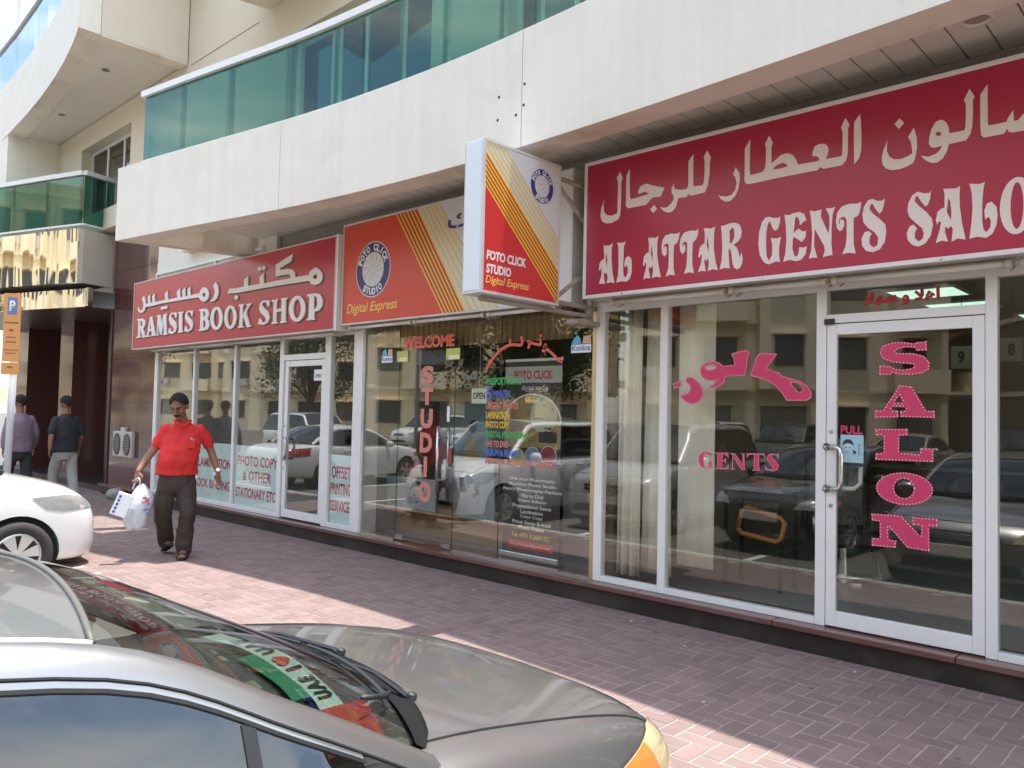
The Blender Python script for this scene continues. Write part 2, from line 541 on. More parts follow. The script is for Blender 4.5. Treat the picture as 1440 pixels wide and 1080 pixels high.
def glyphs(mb, key, mapf, depth, only=None):
    for i, loops in enumerate(GLYPHS[key]):
        if only is None or i in only:
            mb.poly([[(x / 1000.0, z / 1000.0) for x, z in lp] for lp in loops], mapf, depth)
    return mb
GLYPHS = {
'attar_arabic': [[[(-3945,3420),(-3975,3358),(-3982,3287),(-3966,3241),(-3921,3216),(-3862,3214),(-3802,3232),(-3782,3267),(-3778,3350),(-3776,3445),(-3778,3529),(-3765,3569),(-3791,3625),(-3822,3579),(-3808,3535),(-3809,3427),(-3810,3308),(-3813,3284),(-3864,3273),(-3915,3286),(-3946,3317),(-3954,3367)]],[[(-3695,3627),(-3726,3579),(-3728,3496),(-3726,3389),(-3728,3330),(-3706,3308),(-3636,3309),(-3532,3309),(-3499,3338),(-3472,3357),(-3399,3350),(-3386,3376),(-3364,3416),(-3420,3434),(-3488,3458),(-3522,3476),(-3556,3476),(-3590,3465),(-3608,3433),(-3610,3410),(-3582,3411),(-3548,3417),(-3507,3395),(-3534,3388),(-3596,3384),(-3679,3378),(-3691,3406),(-3693,3513)]],[[(-3458,3294),(-3430,3260),(-3465,3231),(-3493,3266)]],[[(-3282,3432),(-3301,3395),(-3298,3361),(-3281,3335),(-3280,3307),(-3299,3282),(-3331,3259),(-3364,3256),(-3400,3270),(-3377,3238),(-3337,3214),(-3298,3213),(-3266,3237),(-3248,3279),(-3242,3311),(-3166,3309),(-3153,3330),(-3134,3312),(-3097,3312),(-3011,3316),(-2988,3361),(-2974,3446),(-2972,3538),(-2964,3570),(-2994,3631),(-3025,3588),(-3015,3552),(-3014,3475),(-3019,3399),(-3030,3374),(-3067,3375),(-3108,3377),(-3111,3405),(-3112,3506),(-3112,3628),(-3154,3581),(-3153,3480),(-3152,3391),(-3167,3369),(-3224,3372),(-3269,3387),(-3279,3408)]],[[(-2762,3456),(-2782,3408),(-2764,3384),(-2752,3339),(-2763,3288),(-2792,3258),(-2832,3252),(-2873,3262),(-2900,3277),(-2879,3243),(-2843,3218),(-2803,3214),(-2763,3245),(-2738,3294),(-2728,3366),(-2731,3409)]],[[(-1881,3633),(-1918,3587),(-1919,3496),(-1917,3308),(-1884,3344),(-1873,3390),(-1871,3485),(-1876,3582)]],[[(-2650,3636),(-2691,3581),(-2690,3480),(-2691,3343),(-2677,3317),(-2637,3312),(-2453,3317),(-2225,3317),(-2161,3315),(-2141,3337),(-2121,3318),(-2058,3317),(-1996,3317),(-1968,3347),(-1959,3389),(-1958,3476),(-1958,3558),(-1948,3578),(-1976,3630),(-2004,3569),(-1993,3542),(-1992,3464),(-1995,3392),(-2001,3378),(-2049,3379),(-2107,3381),(-2093,3403),(-2086,3436),(-2088,3461),(-2108,3485),(-2147,3493),(-2177,3485),(-2191,3458),(-2196,3419),(-2171,3416),(-2151,3400),(-2148,3380),(-2186,3377),(-2297,3383),(-2307,3417),(-2333,3458),(-2375,3479),(-2417,3474),(-2454,3451),(-2486,3428),(-2488,3470),(-2489,3543),(-2479,3577),(-2506,3631),(-2536,3579),(-2528,3546),(-2529,3458),(-2534,3407),(-2550,3381),(-2616,3376),(-2649,3377),(-2652,3430),(-2651,3536)],[(-2483,3384),(-2454,3406),(-2411,3418),(-2380,3407),(-2367,3384),(-2421,3379)]],[[(-1709,3421),(-1733,3366),(-1744,3312),(-1740,3273),(-1720,3241),(-1685,3223),(-1637,3220),(-1590,3229),(-1556,3245),(-1544,3279),(-1535,3332),(-1536,3396),(-1553,3466),(-1588,3413),(-1573,3387),(-1565,3348),(-1562,3306),(-1586,3293),(-1629,3283),(-1667,3289),(-1698,3312),(-1713,3352),(-1713,3390)]],[[(-1638,3545),(-1610,3510),(-1642,3478),(-1668,3515)]],[[(-1404,3479),(-1429,3471),(-1453,3432),(-1465,3381),(-1467,3345),(-1457,3322),(-1432,3313),(-1392,3317),(-1404,3291),(-1428,3273),(-1469,3264),(-1514,3280),(-1485,3245),(-1453,3222),(-1420,3218),(-1388,3238),(-1365,3278),(-1356,3318),(-1309,3319),(-1262,3321),(-1239,3356),(-1229,3397),(-1226,3475),(-1226,3559),(-1216,3574),(-1244,3629),(-1274,3567),(-1263,3542),(-1263,3458),(-1266,3397),(-1271,3383),(-1309,3383),(-1354,3384),(-1356,3418),(-1368,3452),(-1384,3471)],[(-1432,3391),(-1420,3411),(-1404,3401),(-1394,3384),(-1412,3380)]],[[(-1149,3630),(-1187,3577),(-1187,3396),(-1183,3334),(-1170,3317),(-1081,3315),(-1063,3317),(-1050,3342),(-1041,3321),(-1023,3313),(-965,3312),(-895,3310),(-861,3315),(-840,3355),(-847,3398),(-881,3428),(-930,3427),(-965,3411),(-994,3380),(-1015,3377),(-1019,3443),(-1048,3397),(-1050,3383),(-1095,3381),(-1144,3382),(-1148,3404)]]],
'attar_latin': [[[(-3853,3041),(-3886,3027),(-3945,3038),(-3941,2996),(-3933,2927),(-3956,2918),(-3983,2892),(-3990,2839),(-3976,2828),(-3974,2848),(-3960,2844),(-3959,2799),(-3987,2720),(-3957,2719),(-3925,2714),(-3940,2797),(-3937,2813),(-3919,2795),(-3907,2810),(-3897,2765),(-3907,2717),(-3868,2722),(-3828,2712),(-3848,2787),(-3861,2905),(-3863,2995)],[(-3915,2988),(-3922,2912),(-3907,2852),(-3905,2911)]],[[(-3724,3041),(-3756,3032),(-3807,3042),(-3795,3005),(-3790,2861),(-3793,2773),(-3810,2714),(-3760,2720),(-3712,2711),(-3680,2730),(-3662,2776),(-3660,2855),(-3668,2896),(-3695,2917),(-3721,2906),(-3734,2864),(-3730,2832),(-3709,2845),(-3698,2824),(-3697,2780),(-3718,2747),(-3739,2762),(-3744,2820),(-3743,2945),(-3739,3006)]],[[(-3413,3041),(-3439,3030),(-3507,3041),(-3499,2992),(-3498,2923),(-3518,2921),(-3543,2898),(-3554,2830),(-3540,2820),(-3537,2843),(-3522,2839),(-3524,2796),(-3550,2714),(-3520,2722),(-3484,2714),(-3501,2794),(-3496,2810),(-3480,2794),(-3464,2820),(-3457,2772),(-3469,2715),(-3429,2724),(-3384,2713),(-3405,2792),(-3422,2888),(-3424,2982)],[(-3477,2981),(-3481,2912),(-3461,2845),(-3462,2910)]],[[(-3223,3044),(-3244,3036),(-3302,3044),(-3350,3036),(-3374,3006),(-3383,2951),(-3378,2899),(-3357,2873),(-3338,2886),(-3334,2919),(-3339,2946),(-3354,2956),(-3359,2940),(-3367,2949),(-3359,2965),(-3335,2975),(-3318,2960),(-3316,2841),(-3319,2774),(-3342,2715),(-3301,2725),(-3260,2715),(-3273,2777),(-3275,2870),(-3271,2949),(-3243,2967),(-3229,2998)]],[[(-3061,3046),(-3084,3036),(-3135,3044),(-3186,3034),(-3212,2996),(-3221,2947),(-3215,2896),(-3193,2871),(-3173,2891),(-3171,2924),(-3180,2946),(-3195,2944),(-3196,2931),(-3202,2940),(-3193,2960),(-3167,2967),(-3155,2947),(-3155,2839),(-3159,2773),(-3180,2717),(-3139,2727),(-3095,2714),(-3109,2784),(-3111,2866),(-3108,2949),(-3083,2966),(-3066,3001)]],[[(-2922,3044),(-2952,3034),(-3015,3045),(-3005,3001),(-3007,2927),(-3027,2923),(-3049,2900),(-3059,2835),(-3046,2826),(-3042,2848),(-3028,2844),(-3032,2791),(-3060,2719),(-3033,2726),(-2995,2717),(-3009,2793),(-3005,2812),(-2989,2794),(-2976,2821),(-2969,2776),(-2979,2718),(-2938,2728),(-2896,2715),(-2917,2794),(-2932,2893),(-2930,2990)],[(-2987,2986),(-2990,2917),(-2973,2849),(-2972,2914)]],[[(-2874,3040),(-2841,3042),(-2798,3051),(-2755,3047),(-2724,3028),(-2709,2987),(-2711,2943),(-2732,2911),(-2774,2888),(-2748,2869),(-2731,2827),(-2722,2783),(-2709,2825),(-2699,2784),(-2702,2745),(-2721,2711),(-2746,2706),(-2769,2725),(-2781,2770),(-2786,2826),(-2800,2868),(-2811,2853),(-2807,2781),(-2800,2719),(-2841,2726),(-2881,2719),(-2864,2788),(-2861,2900),(-2867,2989)],[(-2804,2996),(-2784,3017),(-2767,2999),(-2766,2943),(-2783,2905),(-2803,2900)]],[[(-2420,3042),(-2434,3033),(-2469,3038),(-2502,3051),(-2526,3051),(-2554,3020),(-2574,2953),(-2579,2868),(-2568,2789),(-2539,2736),(-2506,2714),(-2474,2720),(-2446,2729),(-2417,2719),(-2426,2772),(-2424,2840),(-2411,2896),(-2444,2889),(-2486,2898),(-2476,2855),(-2476,2778),(-2498,2739),(-2516,2768),(-2522,2845),(-2521,2938),(-2511,2998),(-2495,3019),(-2485,2995),(-2473,2962),(-2453,2945),(-2433,2960),(-2421,3000)]],[[(-2388,3049),(-2359,3040),(-2320,3049),(-2278,3050),(-2248,3030),(-2232,2987),(-2259,2976),(-2278,2956),(-2282,2994),(-2297,3023),(-2312,3014),(-2316,2969),(-2323,2910),(-2289,2937),(-2258,2912),(-2234,2914),(-2239,2868),(-2265,2840),(-2288,2860),(-2319,2885),(-2328,2865),(-2330,2805),(-2318,2759),(-2302,2742),(-2287,2762),(-2280,2810),(-2257,2800),(-2229,2807),(-2236,2756),(-2264,2719),(-2302,2712),(-2349,2728),(-2395,2720),(-2380,2774),(-2373,2872),(-2378,2971)]],[[(-2210,3049),(-2177,3037),(-2131,3043),(-2134,2994),(-2110,2939),(-2082,2872),(-2075,2933),(-2077,2992),(-2101,3047),(-2070,3041),(-2040,3046),(-2056,2996),(-2062,2902),(-2062,2800),(-2054,2726),(-2076,2725),(-2119,2720),(-2105,2762),(-2109,2792),(-2176,2919),(-2179,2801),(-2156,2718),(-2182,2724),(-2215,2720),(-2197,2774),(-2192,2884),(-2199,2982)]],[[(-1871,3051),(-1897,3043),(-1946,3051),(-1995,3041),(-2024,3006),(-2033,2949),(-2026,2901),(-2009,2879),(-1991,2883),(-1979,2912),(-1979,2941),(-1995,2958),(-2010,2949),(-2007,2923),(-2016,2932),(-2015,2953),(-1998,2971),(-1977,2971),(-1963,2945),(-1962,2830),(-1969,2773),(-1990,2722),(-1951,2728),(-1904,2717),(-1917,2781),(-1919,2881),(-1918,2953),(-1890,2963),(-1875,3003)]],[[(-1725,3050),(-1738,3037),(-1768,3039),(-1802,3059),(-1829,3053),(-1853,3014),(-1863,2966),(-1856,2915),(-1828,2875),(-1788,2841),(-1764,2803),(-1767,2754),(-1794,2742),(-1818,2768),(-1818,2810),(-1804,2833),(-1821,2852),(-1848,2850),(-1867,2810),(-1863,2760),(-1838,2725),(-1797,2712),(-1754,2725),(-1724,2769),(-1715,2831),(-1721,2881),(-1755,2921),(-1798,2963),(-1819,2994),(-1812,3025),(-1799,3026),(-1782,2992),(-1758,2956),(-1742,2968),(-1730,3008)]],[[(-1455,3050),(-1462,3038),(-1493,3040),(-1531,3057),(-1562,3039),(-1584,2995),(-1589,2947),(-1577,2905),(-1543,2865),(-1505,2826),(-1494,2790),(-1502,2758),(-1524,2744),(-1546,2770),(-1546,2804),(-1533,2830),(-1555,2855),(-1577,2846),(-1593,2804),(-1587,2762),(-1561,2728),(-1527,2713),(-1486,2728),(-1456,2771),(-1443,2837),(-1450,2878),(-1481,2923),(-1524,2968),(-1548,3002),(-1543,3029),(-1531,3030),(-1512,2996),(-1487,2957),(-1472,2966),(-1459,3001)]],[[(-1294,3051),(-1315,3039),(-1385,3049),(-1378,3013),(-1379,2933),(-1395,2930),(-1417,2913),(-1427,2864),(-1419,2833),(-1412,2852),(-1398,2850),(-1404,2804),(-1427,2722),(-1395,2733),(-1359,2722),(-1376,2780),(-1376,2817),(-1359,2801),(-1342,2815),(-1333,2794),(-1340,2719),(-1306,2734),(-1264,2722),(-1283,2819),(-1295,2920),(-1298,2999)],[(-1358,2990),(-1367,2905),(-1343,2850),(-1341,2901),(-1348,2968)]],[[(-1163,3050),(-1191,3042),(-1245,3055),(-1231,2994),(-1228,2896),(-1234,2806),(-1244,2724),(-1202,2730),(-1157,2717),(-1124,2738),(-1104,2786),(-1098,2843),(-1104,2895),(-1129,2927),(-1154,2919),(-1166,2879),(-1162,2828),(-1143,2840),(-1132,2816),(-1135,2778),(-1155,2750),(-1171,2770),(-1177,2823),(-1177,2926),(-1171,3009)]],[[(-917,2889),(-919,2852),(-926,2817),(-936,2786),(-949,2759),(-965,2738),(-982,2724),(-1001,2718),(-1020,2720),(-1038,2731),(-1054,2749),(-1068,2774),(-1078,2805),(-1085,2840),(-1087,2877),(-1084,2914),(-1078,2950),(-1068,2982),(-1054,3009),(-1038,3030),(-1020,3043),(-1001,3048),(-982,3045),(-964,3033),(-948,3015),(-935,2989),(-925,2959),(-919,2925)],[(-969,2885),(-970,2855),(-972,2826),(-976,2801),(-981,2779),(-987,2762),(-994,2752),(-1001,2748),(-1008,2750),(-1015,2760),(-1021,2775),(-1026,2796),(-1030,2822),(-1032,2850),(-1033,2881),(-1032,2911),(-1030,2940),(-1026,2966),(-1021,2988),(-1015,3004),(-1008,3015),(-1001,3018),(-994,3015),(-987,3006),(-981,2990),(-976,2969),(-972,2943),(-970,2915)]],[[(-880,3057),(-847,3045),(-801,3051),(-804,3002),(-780,2947),(-752,2880),(-745,2941),(-747,3000),(-771,3055),(-740,3049),(-710,3054),(-726,3004),(-732,2910),(-732,2808),(-724,2734),(-746,2733),(-789,2728),(-775,2770),(-779,2800),(-846,2927),(-849,2809),(-826,2726),(-852,2732),(-885,2728),(-867,2782),(-862,2892),(-869,2990)]]],
'salon_door': [[[(-1558,2150),(-1558,2092),(-1621,2092),(-1629,2111),(-1684,2118),(-1732,2110),(-1757,2087),(-1720,2080),(-1647,2080),(-1576,2058),(-1540,2013),(-1546,1968),(-1587,1943),(-1659,1936),(-1732,1940),(-1766,1951),(-1779,1938),(-1853,1938),(-1853,2002),(-1781,1998),(-1757,1979),(-1695,1971),(-1641,1983),(-1635,2002),(-1683,2010),(-1769,2019),(-1832,2047),(-1851,2088),(-1832,2134),(-1770,2155),(-1696,2154),(-1633,2140),(-1623,2150)]],[[(-1725,1868),(-1649,1863),(-1563,1705),(-1511,1703),(-1511,1657),(-1719,1660),(-1719,1701),(-1682,1703),(-1692,1725),(-1766,1728),(-1778,1704),(-1731,1701),(-1731,1657),(-1881,1653),(-1881,1701),(-1830,1701)],[(-1726,1803),(-1701,1755),(-1756,1754)]],[[(-1874,1578),(-1672,1583),(-1672,1541),(-1724,1536),(-1724,1426),(-1598,1420),(-1598,1462),(-1519,1462),(-1518,1376),(-1876,1370),(-1873,1415),(-1823,1421),(-1823,1536),(-1874,1534)]],[[(-1520,1196),(-1524,1173),(-1537,1150),(-1557,1130),(-1584,1112),(-1616,1098),(-1652,1089),(-1691,1085),(-1730,1086),(-1768,1092),(-1802,1104),(-1831,1120),(-1853,1140),(-1866,1163),(-1871,1187),(-1866,1211),(-1853,1235),(-1831,1256),(-1803,1273),(-1769,1287),(-1731,1295),(-1692,1299),(-1653,1296),(-1616,1289),(-1584,1277),(-1557,1261),(-1537,1241),(-1524,1219)],[(-1636,1197),(-1639,1177),(-1647,1159),(-1660,1145),(-1677,1135),(-1695,1131),(-1714,1133),(-1730,1141),(-1744,1154),(-1752,1172),(-1755,1191),(-1752,1211),(-1744,1229),(-1731,1244),(-1714,1253),(-1695,1257),(-1677,1255),(-1661,1246),(-1648,1233),(-1639,1216)]],[[(-1897,1011),(-1708,1016),(-1593,896),(-1589,964),(-1643,964),(-1644,1015),(-1492,1017),(-1493,968),(-1543,965),(-1539,805),(-1675,811),(-1792,941),(-1789,852),(-1742,850),(-1742,802),(-1896,796),(-1896,848),(-1845,852),(-1846,963),(-1897,964)]]],
'salon_window': [[[(-3336,1935),(-3312,1952),(-3271,1944),(-3217,1907),(-3181,1855),(-3175,1813),(-3198,1767),(-3244,1735),(-3285,1730),(-3339,1751),(-3376,1787),(-3394,1814),(-3364,1808),(-3316,1819),(-3293,1850),(-3299,1882),(-3323,1900),(-3342,1914)]],[[(-3451,1901),(-3378,1922),(-3375,1872),(-3441,1854)]],[[(-3150,2061),(-3093,2070),(-3042,2058),(-3008,2032),(-2914,2036),(-2920,2075),(-2942,2121),(-2877,2139),(-2807,2146),(-2786,2115),(-2807,2081),(-2806,2031),(-2816,1987),(-2826,1947),(-2907,1952),(-2984,1945),(-2995,1904),(-3034,1874),(-3090,1856),(-3153,1860),(-3102,1885),(-3051,1926),(-3096,1914),(-3153,1917),(-3194,1948),(-3210,1995),(-3196,2037)],[(-3161,2025),(-3121,2040),(-3070,2033),(-3075,2013),(-3115,2002),(-3155,2010)]],[[(-2712,2120),(-2573,2108),(-2608,2060),(-2654,2003),(-2613,1987),(-2557,1972),(-2542,1952),(-2492,1932),(-2403,1907),(-2345,1873),(-2313,1826),(-2316,1784),(-2349,1763),(-2431,1763),(-2500,1763),(-2530,1812),(-2581,1866),(-2643,1910),(-2715,1931),(-2784,1950),(-2763,2011),(-2743,2079)],[(-2467,1893),(-2423,1893),(-2388,1864),(-2383,1836),(-2407,1827),(-2442,1855)]]],
'gents': [[[(-3098,1358),(-3099,1318),(-3117,1332),(-3140,1351),(-3162,1335),(-3168,1299),(-3161,1248),(-3138,1231),(-3119,1245),(-3124,1286),(-3144,1287),(-3093,1294),(-3093,1242),(-3144,1223),(-3190,1241),(-3214,1286),(-3209,1332),(-3174,1362),(-3134,1367),(-3111,1358)]],[[(-3068,1360),(-2955,1365),(-2954,1325),(-2968,1340),(-2999,1353),(-3007,1307),(-2987,1308),(-2976,1324),(-2976,1284),(-2989,1298),(-3007,1295),(-3003,1242),(-2975,1249),(-2954,1275),(-2951,1238),(-3066,1233),(-3048,1244),(-3049,1351)]],[[(-2933,1361),(-2900,1363),(-2837,1282),(-2838,1356),(-2852,1364),(-2814,1369),(-2823,1357),(-2818,1241),(-2845,1239),(-2916,1332),(-2915,1253),(-2899,1242),(-2933,1239),(-2923,1250),(-2922,1347)]],[[(-2806,1368),(-2663,1373),(-2659,1341),(-2683,1362),(-2707,1363),(-2703,1254),(-2692,1245),(-2760,1241),(-2747,1251),(-2749,1361),(-2780,1357),(-2805,1333)]],[[(-2554,1378),(-2556,1342),(-2576,1368),(-2601,1368),(-2606,1349),(-2576,1322),(-2553,1294),(-2560,1260),(-2595,1244),(-2626,1251),(-2656,1251),(-2662,1283),(-2636,1260),(-2610,1257),(-2600,1277),(-2626,1304),(-2647,1332),(-2637,1365),(-2607,1378),(-2576,1371)]]],
'ramsis_arabic': [[[(-13488,3261),(-13507,3229),(-13470,3181),(-13381,3152),(-13296,3155),(-13227,3189),(-13191,3238),(-12999,3232),(-12553,3245),(-11988,3242),(-11587,3239),(-11304,3232),(-11237,3186),(-11148,3158),(-11062,3160),(-10992,3206),(-10980,3268),(-11038,3330),(-11127,3367),(-11202,3363),(-11261,3328),(-11288,3289),(-11462,3289),(-11573,3287),(-11592,3358),(-11584,3422),(-11683,3384),(-11665,3287),(-11744,3286),(-11761,3361),(-11761,3427),(-11865,3383),(-11843,3287),(-11927,3286),(-11938,3359),(-11936,3428),(-12042,3384),(-12020,3287),(-12158,3287),(-12350,3288),(-12375,3355),(-12368,3431),(-12473,3388),(-12447,3289),(-12615,3290),(-12838,3291),(-12859,3359),(-12852,3434),(-12947,3392),(-12929,3291),(-13020,3289),(-13042,3361),(-13033,3431),(-13122,3387),(-13103,3289),(-13196,3284),(-13211,3350),(-13282,3427),(-13349,3374),(-13304,3331),(-13283,3278),(-13294,3226),(-13338,3197),(-13418,3199),(-13462,3226)],[(-11121,3286),(-11081,3254),(-11116,3222),(-11174,3233),(-11194,3264),(-11171,3287)]],[[(-12479,3167),(-12486,3154),(-12507,3144),(-12538,3142),(-12569,3146),(-12592,3157),(-12602,3171),(-12595,3185),(-12573,3194),(-12543,3197),(-12512,3192),(-12489,3181)]],[[(-12364,3167),(-12371,3153),(-12391,3144),(-12419,3141),(-12448,3146),(-12470,3157),(-12479,3171),(-12473,3184),(-12453,3194),(-12424,3196),(-12395,3192),(-12373,3181)]],[[(-10791,3409),(-10866,3354),(-10825,3322),(-10804,3263),(-10823,3208),(-10868,3173),(-10932,3155),(-10914,3139),(-10830,3139),(-10749,3163),(-10699,3220),(-10694,3287),(-10715,3340)]],[[(-10437,3213),(-10373,3274),(-10183,3263),(-9973,3265),(-9966,3340),(-9975,3360),(-9866,3395),(-9870,3330),(-9865,3265),(-9718,3264),(-9557,3261),(-9563,3350),(-9461,3397),(-9456,3327),(-9451,3257),(-9185,3262),(-8955,3261),(-8798,3262),(-8804,3290),(-8834,3314),(-8958,3319),(-9154,3318),(-9163,3470),(-8772,3560),(-8786,3511),(-8811,3472),(-9056,3415),(-9059,3390),(-8872,3386),(-8760,3364),(-8709,3322),(-8692,3263),(-8515,3257),(-8392,3256),(-8359,3302),(-8298,3319),(-8247,3337),(-8164,3304),(-8100,3252),(-8090,3176),(-8154,3131),(-8245,3119),(-8329,3142),(-8373,3184),(-8553,3188),(-8838,3192),(-9418,3198),(-9968,3195),(-10232,3198)],[(-8195,3216),(-8201,3201),(-8219,3192),(-8243,3191),(-8268,3197),(-8287,3210),(-8294,3226),(-8289,3240),(-8271,3250),(-8246,3251),(-8221,3244),(-8203,3231)]],[[(-9528,3460),(-9533,3446),(-9550,3436),(-9573,3434),(-9597,3439),(-9615,3451),(-9622,3466),(-9617,3480),(-9600,3490),(-9577,3493),(-9553,3487),(-9535,3475)]],[[(-9419,3460),(-9424,3445),(-9440,3436),(-9463,3433),(-9486,3438),(-9504,3450),(-9511,3465),(-9506,3479),(-9490,3489),(-9467,3492),(-9443,3486),(-9426,3475)]],[[(-10124,3133),(-10129,3118),(-10147,3107),(-10172,3104),(-10198,3109),(-10217,3121),(-10225,3136),(-10219,3151),(-10201,3162),(-10176,3165),(-10151,3160),(-10131,3148)]]],
'ramsis_latin': [[[(-13516,3059),(-13293,3055),(-13201,3019),(-13174,2959),(-13216,2910),(-13261,2893),(-13170,2759),(-13144,2751),(-13149,2739),(-13262,2738),(-13365,2886),(-13381,2887),(-13376,2776),(-13327,2763),(-13325,2745),(-13501,2746),(-13503,2763),(-13455,2770),(-13455,3029),(-13508,3043)],[(-13391,3025),(-13304,3006),(-13297,2941),(-13375,2926)]],[[(-12998,3063),(-12922,3064),(-12779,2760),(-12766,2747),(-12953,2744),(-12948,2760),(-12900,2764),(-12924,2829),(-13028,2824),(-13040,2765),(-12990,2753),(-12989,2743),(-13137,2744),(-13139,2761),(-13099,2764)],[(-12981,2973),(-12940,2868),(-13019,2862)]],[[(-12742,3065),(-12610,3068),(-12545,2907),(-12502,3067),(-12358,3066),(-12362,3047),(-12390,3044),(-12359,2760),(-12330,2753),(-12329,2740),(-12493,2743),(-12494,2758),(-12457,2763),(-12483,2953),(-12543,2751),(-12595,2751),(-12685,2929),(-12685,2763),(-12648,2753),(-12647,2744),(-12748,2746),(-12749,2759),(-12720,2765),(-12705,3043),(-12741,3052)]],[[(-12022,3057),(-12026,2985),(-12062,2987),(-12114,3037),(-12187,3051),(-12218,3016),(-12158,2969),(-12042,2913),(-12002,2838),(-12043,2767),(-12165,2740),(-12265,2758),(-12308,2757),(-12272,2835),(-12235,2833),(-12197,2782),(-12126,2772),(-12093,2807),(-12133,2852),(-12236,2901),(-12292,2966),(-12276,3038),(-12181,3075),(-12082,3059),(-12050,3065)]],[[(-11473,3048),(-11477,2978),(-11511,2980),(-11559,3029),(-11628,3042),(-11657,3008),(-11601,2963),(-11492,2908),(-11455,2836),(-11493,2768),(-11608,2741),(-11702,2758),(-11742,2758),(-11708,2833),(-11674,2831),(-11638,2782),(-11572,2772),(-11541,2806),(-11578,2849),(-11674,2897),(-11727,2960),(-11712,3030),(-11622,3065),(-11530,3050),(-11499,3056)]],[[(-11967,3063),(-11797,3062),(-11800,3035),(-11835,3034),(-11812,2767),(-11779,2759),(-11783,2747),(-11959,2745),(-11960,2763),(-11925,2767),(-11938,3037),(-11965,3041)]],[[(-11277,3052),(-11090,3053),(-11002,3030),(-10962,2981),(-10970,2924),(-11017,2905),(-10953,2866),(-10935,2797),(-10980,2748),(-11089,2732),(-11259,2736),(-11260,2757),(-11220,2759),(-11224,3023),(-11268,3032)],[(-11141,3017),(-11086,3007),(-11070,2954),(-11135,2930)],[(-11131,2889),(-11063,2868),(-11050,2793),(-11122,2768)]],[[(-10545,2884),(-10547,2847),(-10558,2813),(-10577,2782),(-10603,2756),(-10636,2736),(-10674,2724),(-10715,2720),(-10756,2724),(-10796,2736),(-10833,2756),(-10864,2783),(-10889,2814),(-10906,2850),(-10914,2887),(-10912,2925),(-10901,2960),(-10881,2991),(-10853,3017),(-10819,3037),(-10781,3048),(-10740,3052),(-10699,3047),(-10659,3034),(-10623,3013),(-10592,2987),(-10568,2955),(-10552,2920)],[(-10643,2885),(-10644,2846),(-10653,2812),(-10670,2785),(-10692,2767),(-10718,2761),(-10744,2768),(-10770,2785),(-10791,2813),(-10806,2848),(-10813,2886),(-10811,2925),(-10802,2959),(-10785,2987),(-10763,3004),(-10737,3010),(-10710,3003),(-10685,2985),(-10664,2957),(-10650,2923)]],[[(-10146,2873),(-10148,2837),(-10158,2802),(-10176,2771),(-10201,2745),(-10233,2726),(-10269,2714),(-10307,2710),(-10346,2714),(-10384,2726),(-10419,2746),(-10450,2772),(-10473,2804),(-10489,2839),(-10496,2876),(-10495,2913),(-10484,2948),(-10465,2980),(-10439,3006),(-10407,3025),(-10370,3036),(-10331,3040),(-10292,3035),(-10254,3022),(-10220,3002),(-10191,2975),(-10168,2944),(-10153,2909)],[(-10239,2874),(-10240,2836),(-10249,2802),(-10265,2775),(-10286,2757),(-10310,2751),(-10336,2757),(-10359,2775),(-10379,2802),(-10394,2837),(-10400,2875),(-10399,2914),(-10390,2948),(-10374,2975),(-10353,2992),(-10328,2998),(-10303,2991),(-10279,2974),(-10259,2946),(-10245,2912)]],[[(-10092,3028),(-9952,3030),(-9950,3008),(-9981,3004),(-9985,2875),(-9864,2995),(-9890,3003),(-9892,3020),(-9757,3025),(-9763,3002),(-9801,2996),(-9884,2913),(-9769,2726),(-9726,2717),(-9725,2710),(-9857,2705),(-9958,2860),(-9981,2823),(-9980,2735),(-9930,2726),(-9929,2710),(-10091,2713),(-10092,2736),(-10061,2740),(-10054,3003),(-10091,3006)]],[[(-9287,3018),(-9293,2948),(-9327,2951),(-9375,3000),(-9444,3014),(-9474,2980),(-9418,2934),(-9309,2879),(-9273,2805),(-9313,2737),(-9430,2711),(-9524,2729),(-9564,2729),(-9529,2805),(-9494,2803),(-9459,2753),(-9392,2742),(-9360,2776),(-9397,2820),(-9493,2868),(-9546,2932),(-9529,3002),(-9438,3037),(-9344,3021),(-9313,3027)]],[[(-9240,3020),(-9081,3022),(-9080,3001),(-9110,2997),(-9108,2893),(-8989,2896),(-8988,2994),(-9011,3002),(-9012,3020),(-8861,3023),(-8864,3001),(-8893,2998),(-8888,2732),(-8854,2722),(-8853,2710),(-9011,2708),(-9012,2728),(-8978,2732),(-8986,2860),(-9108,2857),(-9104,2728),(-9062,2719),(-9062,2709),(-9220,2711),(-9221,2729),(-9186,2736),(-9186,2994),(-9234,2998)]],[[(-8441,2861),(-8443,2826),(-8455,2792),(-8474,2762),(-8502,2737),(-8536,2718),(-8574,2706),(-8615,2702),(-8657,2706),(-8697,2718),(-8734,2737),(-8766,2763),(-8790,2794),(-8806,2828),(-8813,2865),(-8811,2901),(-8799,2936),(-8778,2966),(-8749,2992),(-8715,3010),(-8676,3022),(-8634,3025),(-8593,3020),(-8553,3007),(-8517,2987),(-8486,2961),(-8463,2931),(-8447,2897)],[(-8538,2862),(-8540,2826),(-8551,2793),(-8568,2767),(-8591,2750),(-8617,2744),(-8645,2750),(-8670,2767),(-8691,2794),(-8705,2827),(-8712,2864),(-8710,2901),(-8699,2934),(-8682,2960),(-8658,2977),(-8632,2982),(-8605,2976),(-8579,2958),(-8559,2932),(-8545,2899)]],[[(-8406,3019),(-8229,3021),(-8137,3003),(-8073,2935),(-8078,2856),(-8146,2804),(-8237,2799),(-8243,2725),(-8222,2718),(-8228,2701),(-8398,2704),(-8395,2724),(-8361,2727),(-8356,2988),(-8398,2995)],[(-8258,2991),(-8196,2968),(-8181,2887),(-8199,2842),(-8255,2829)]]],
}

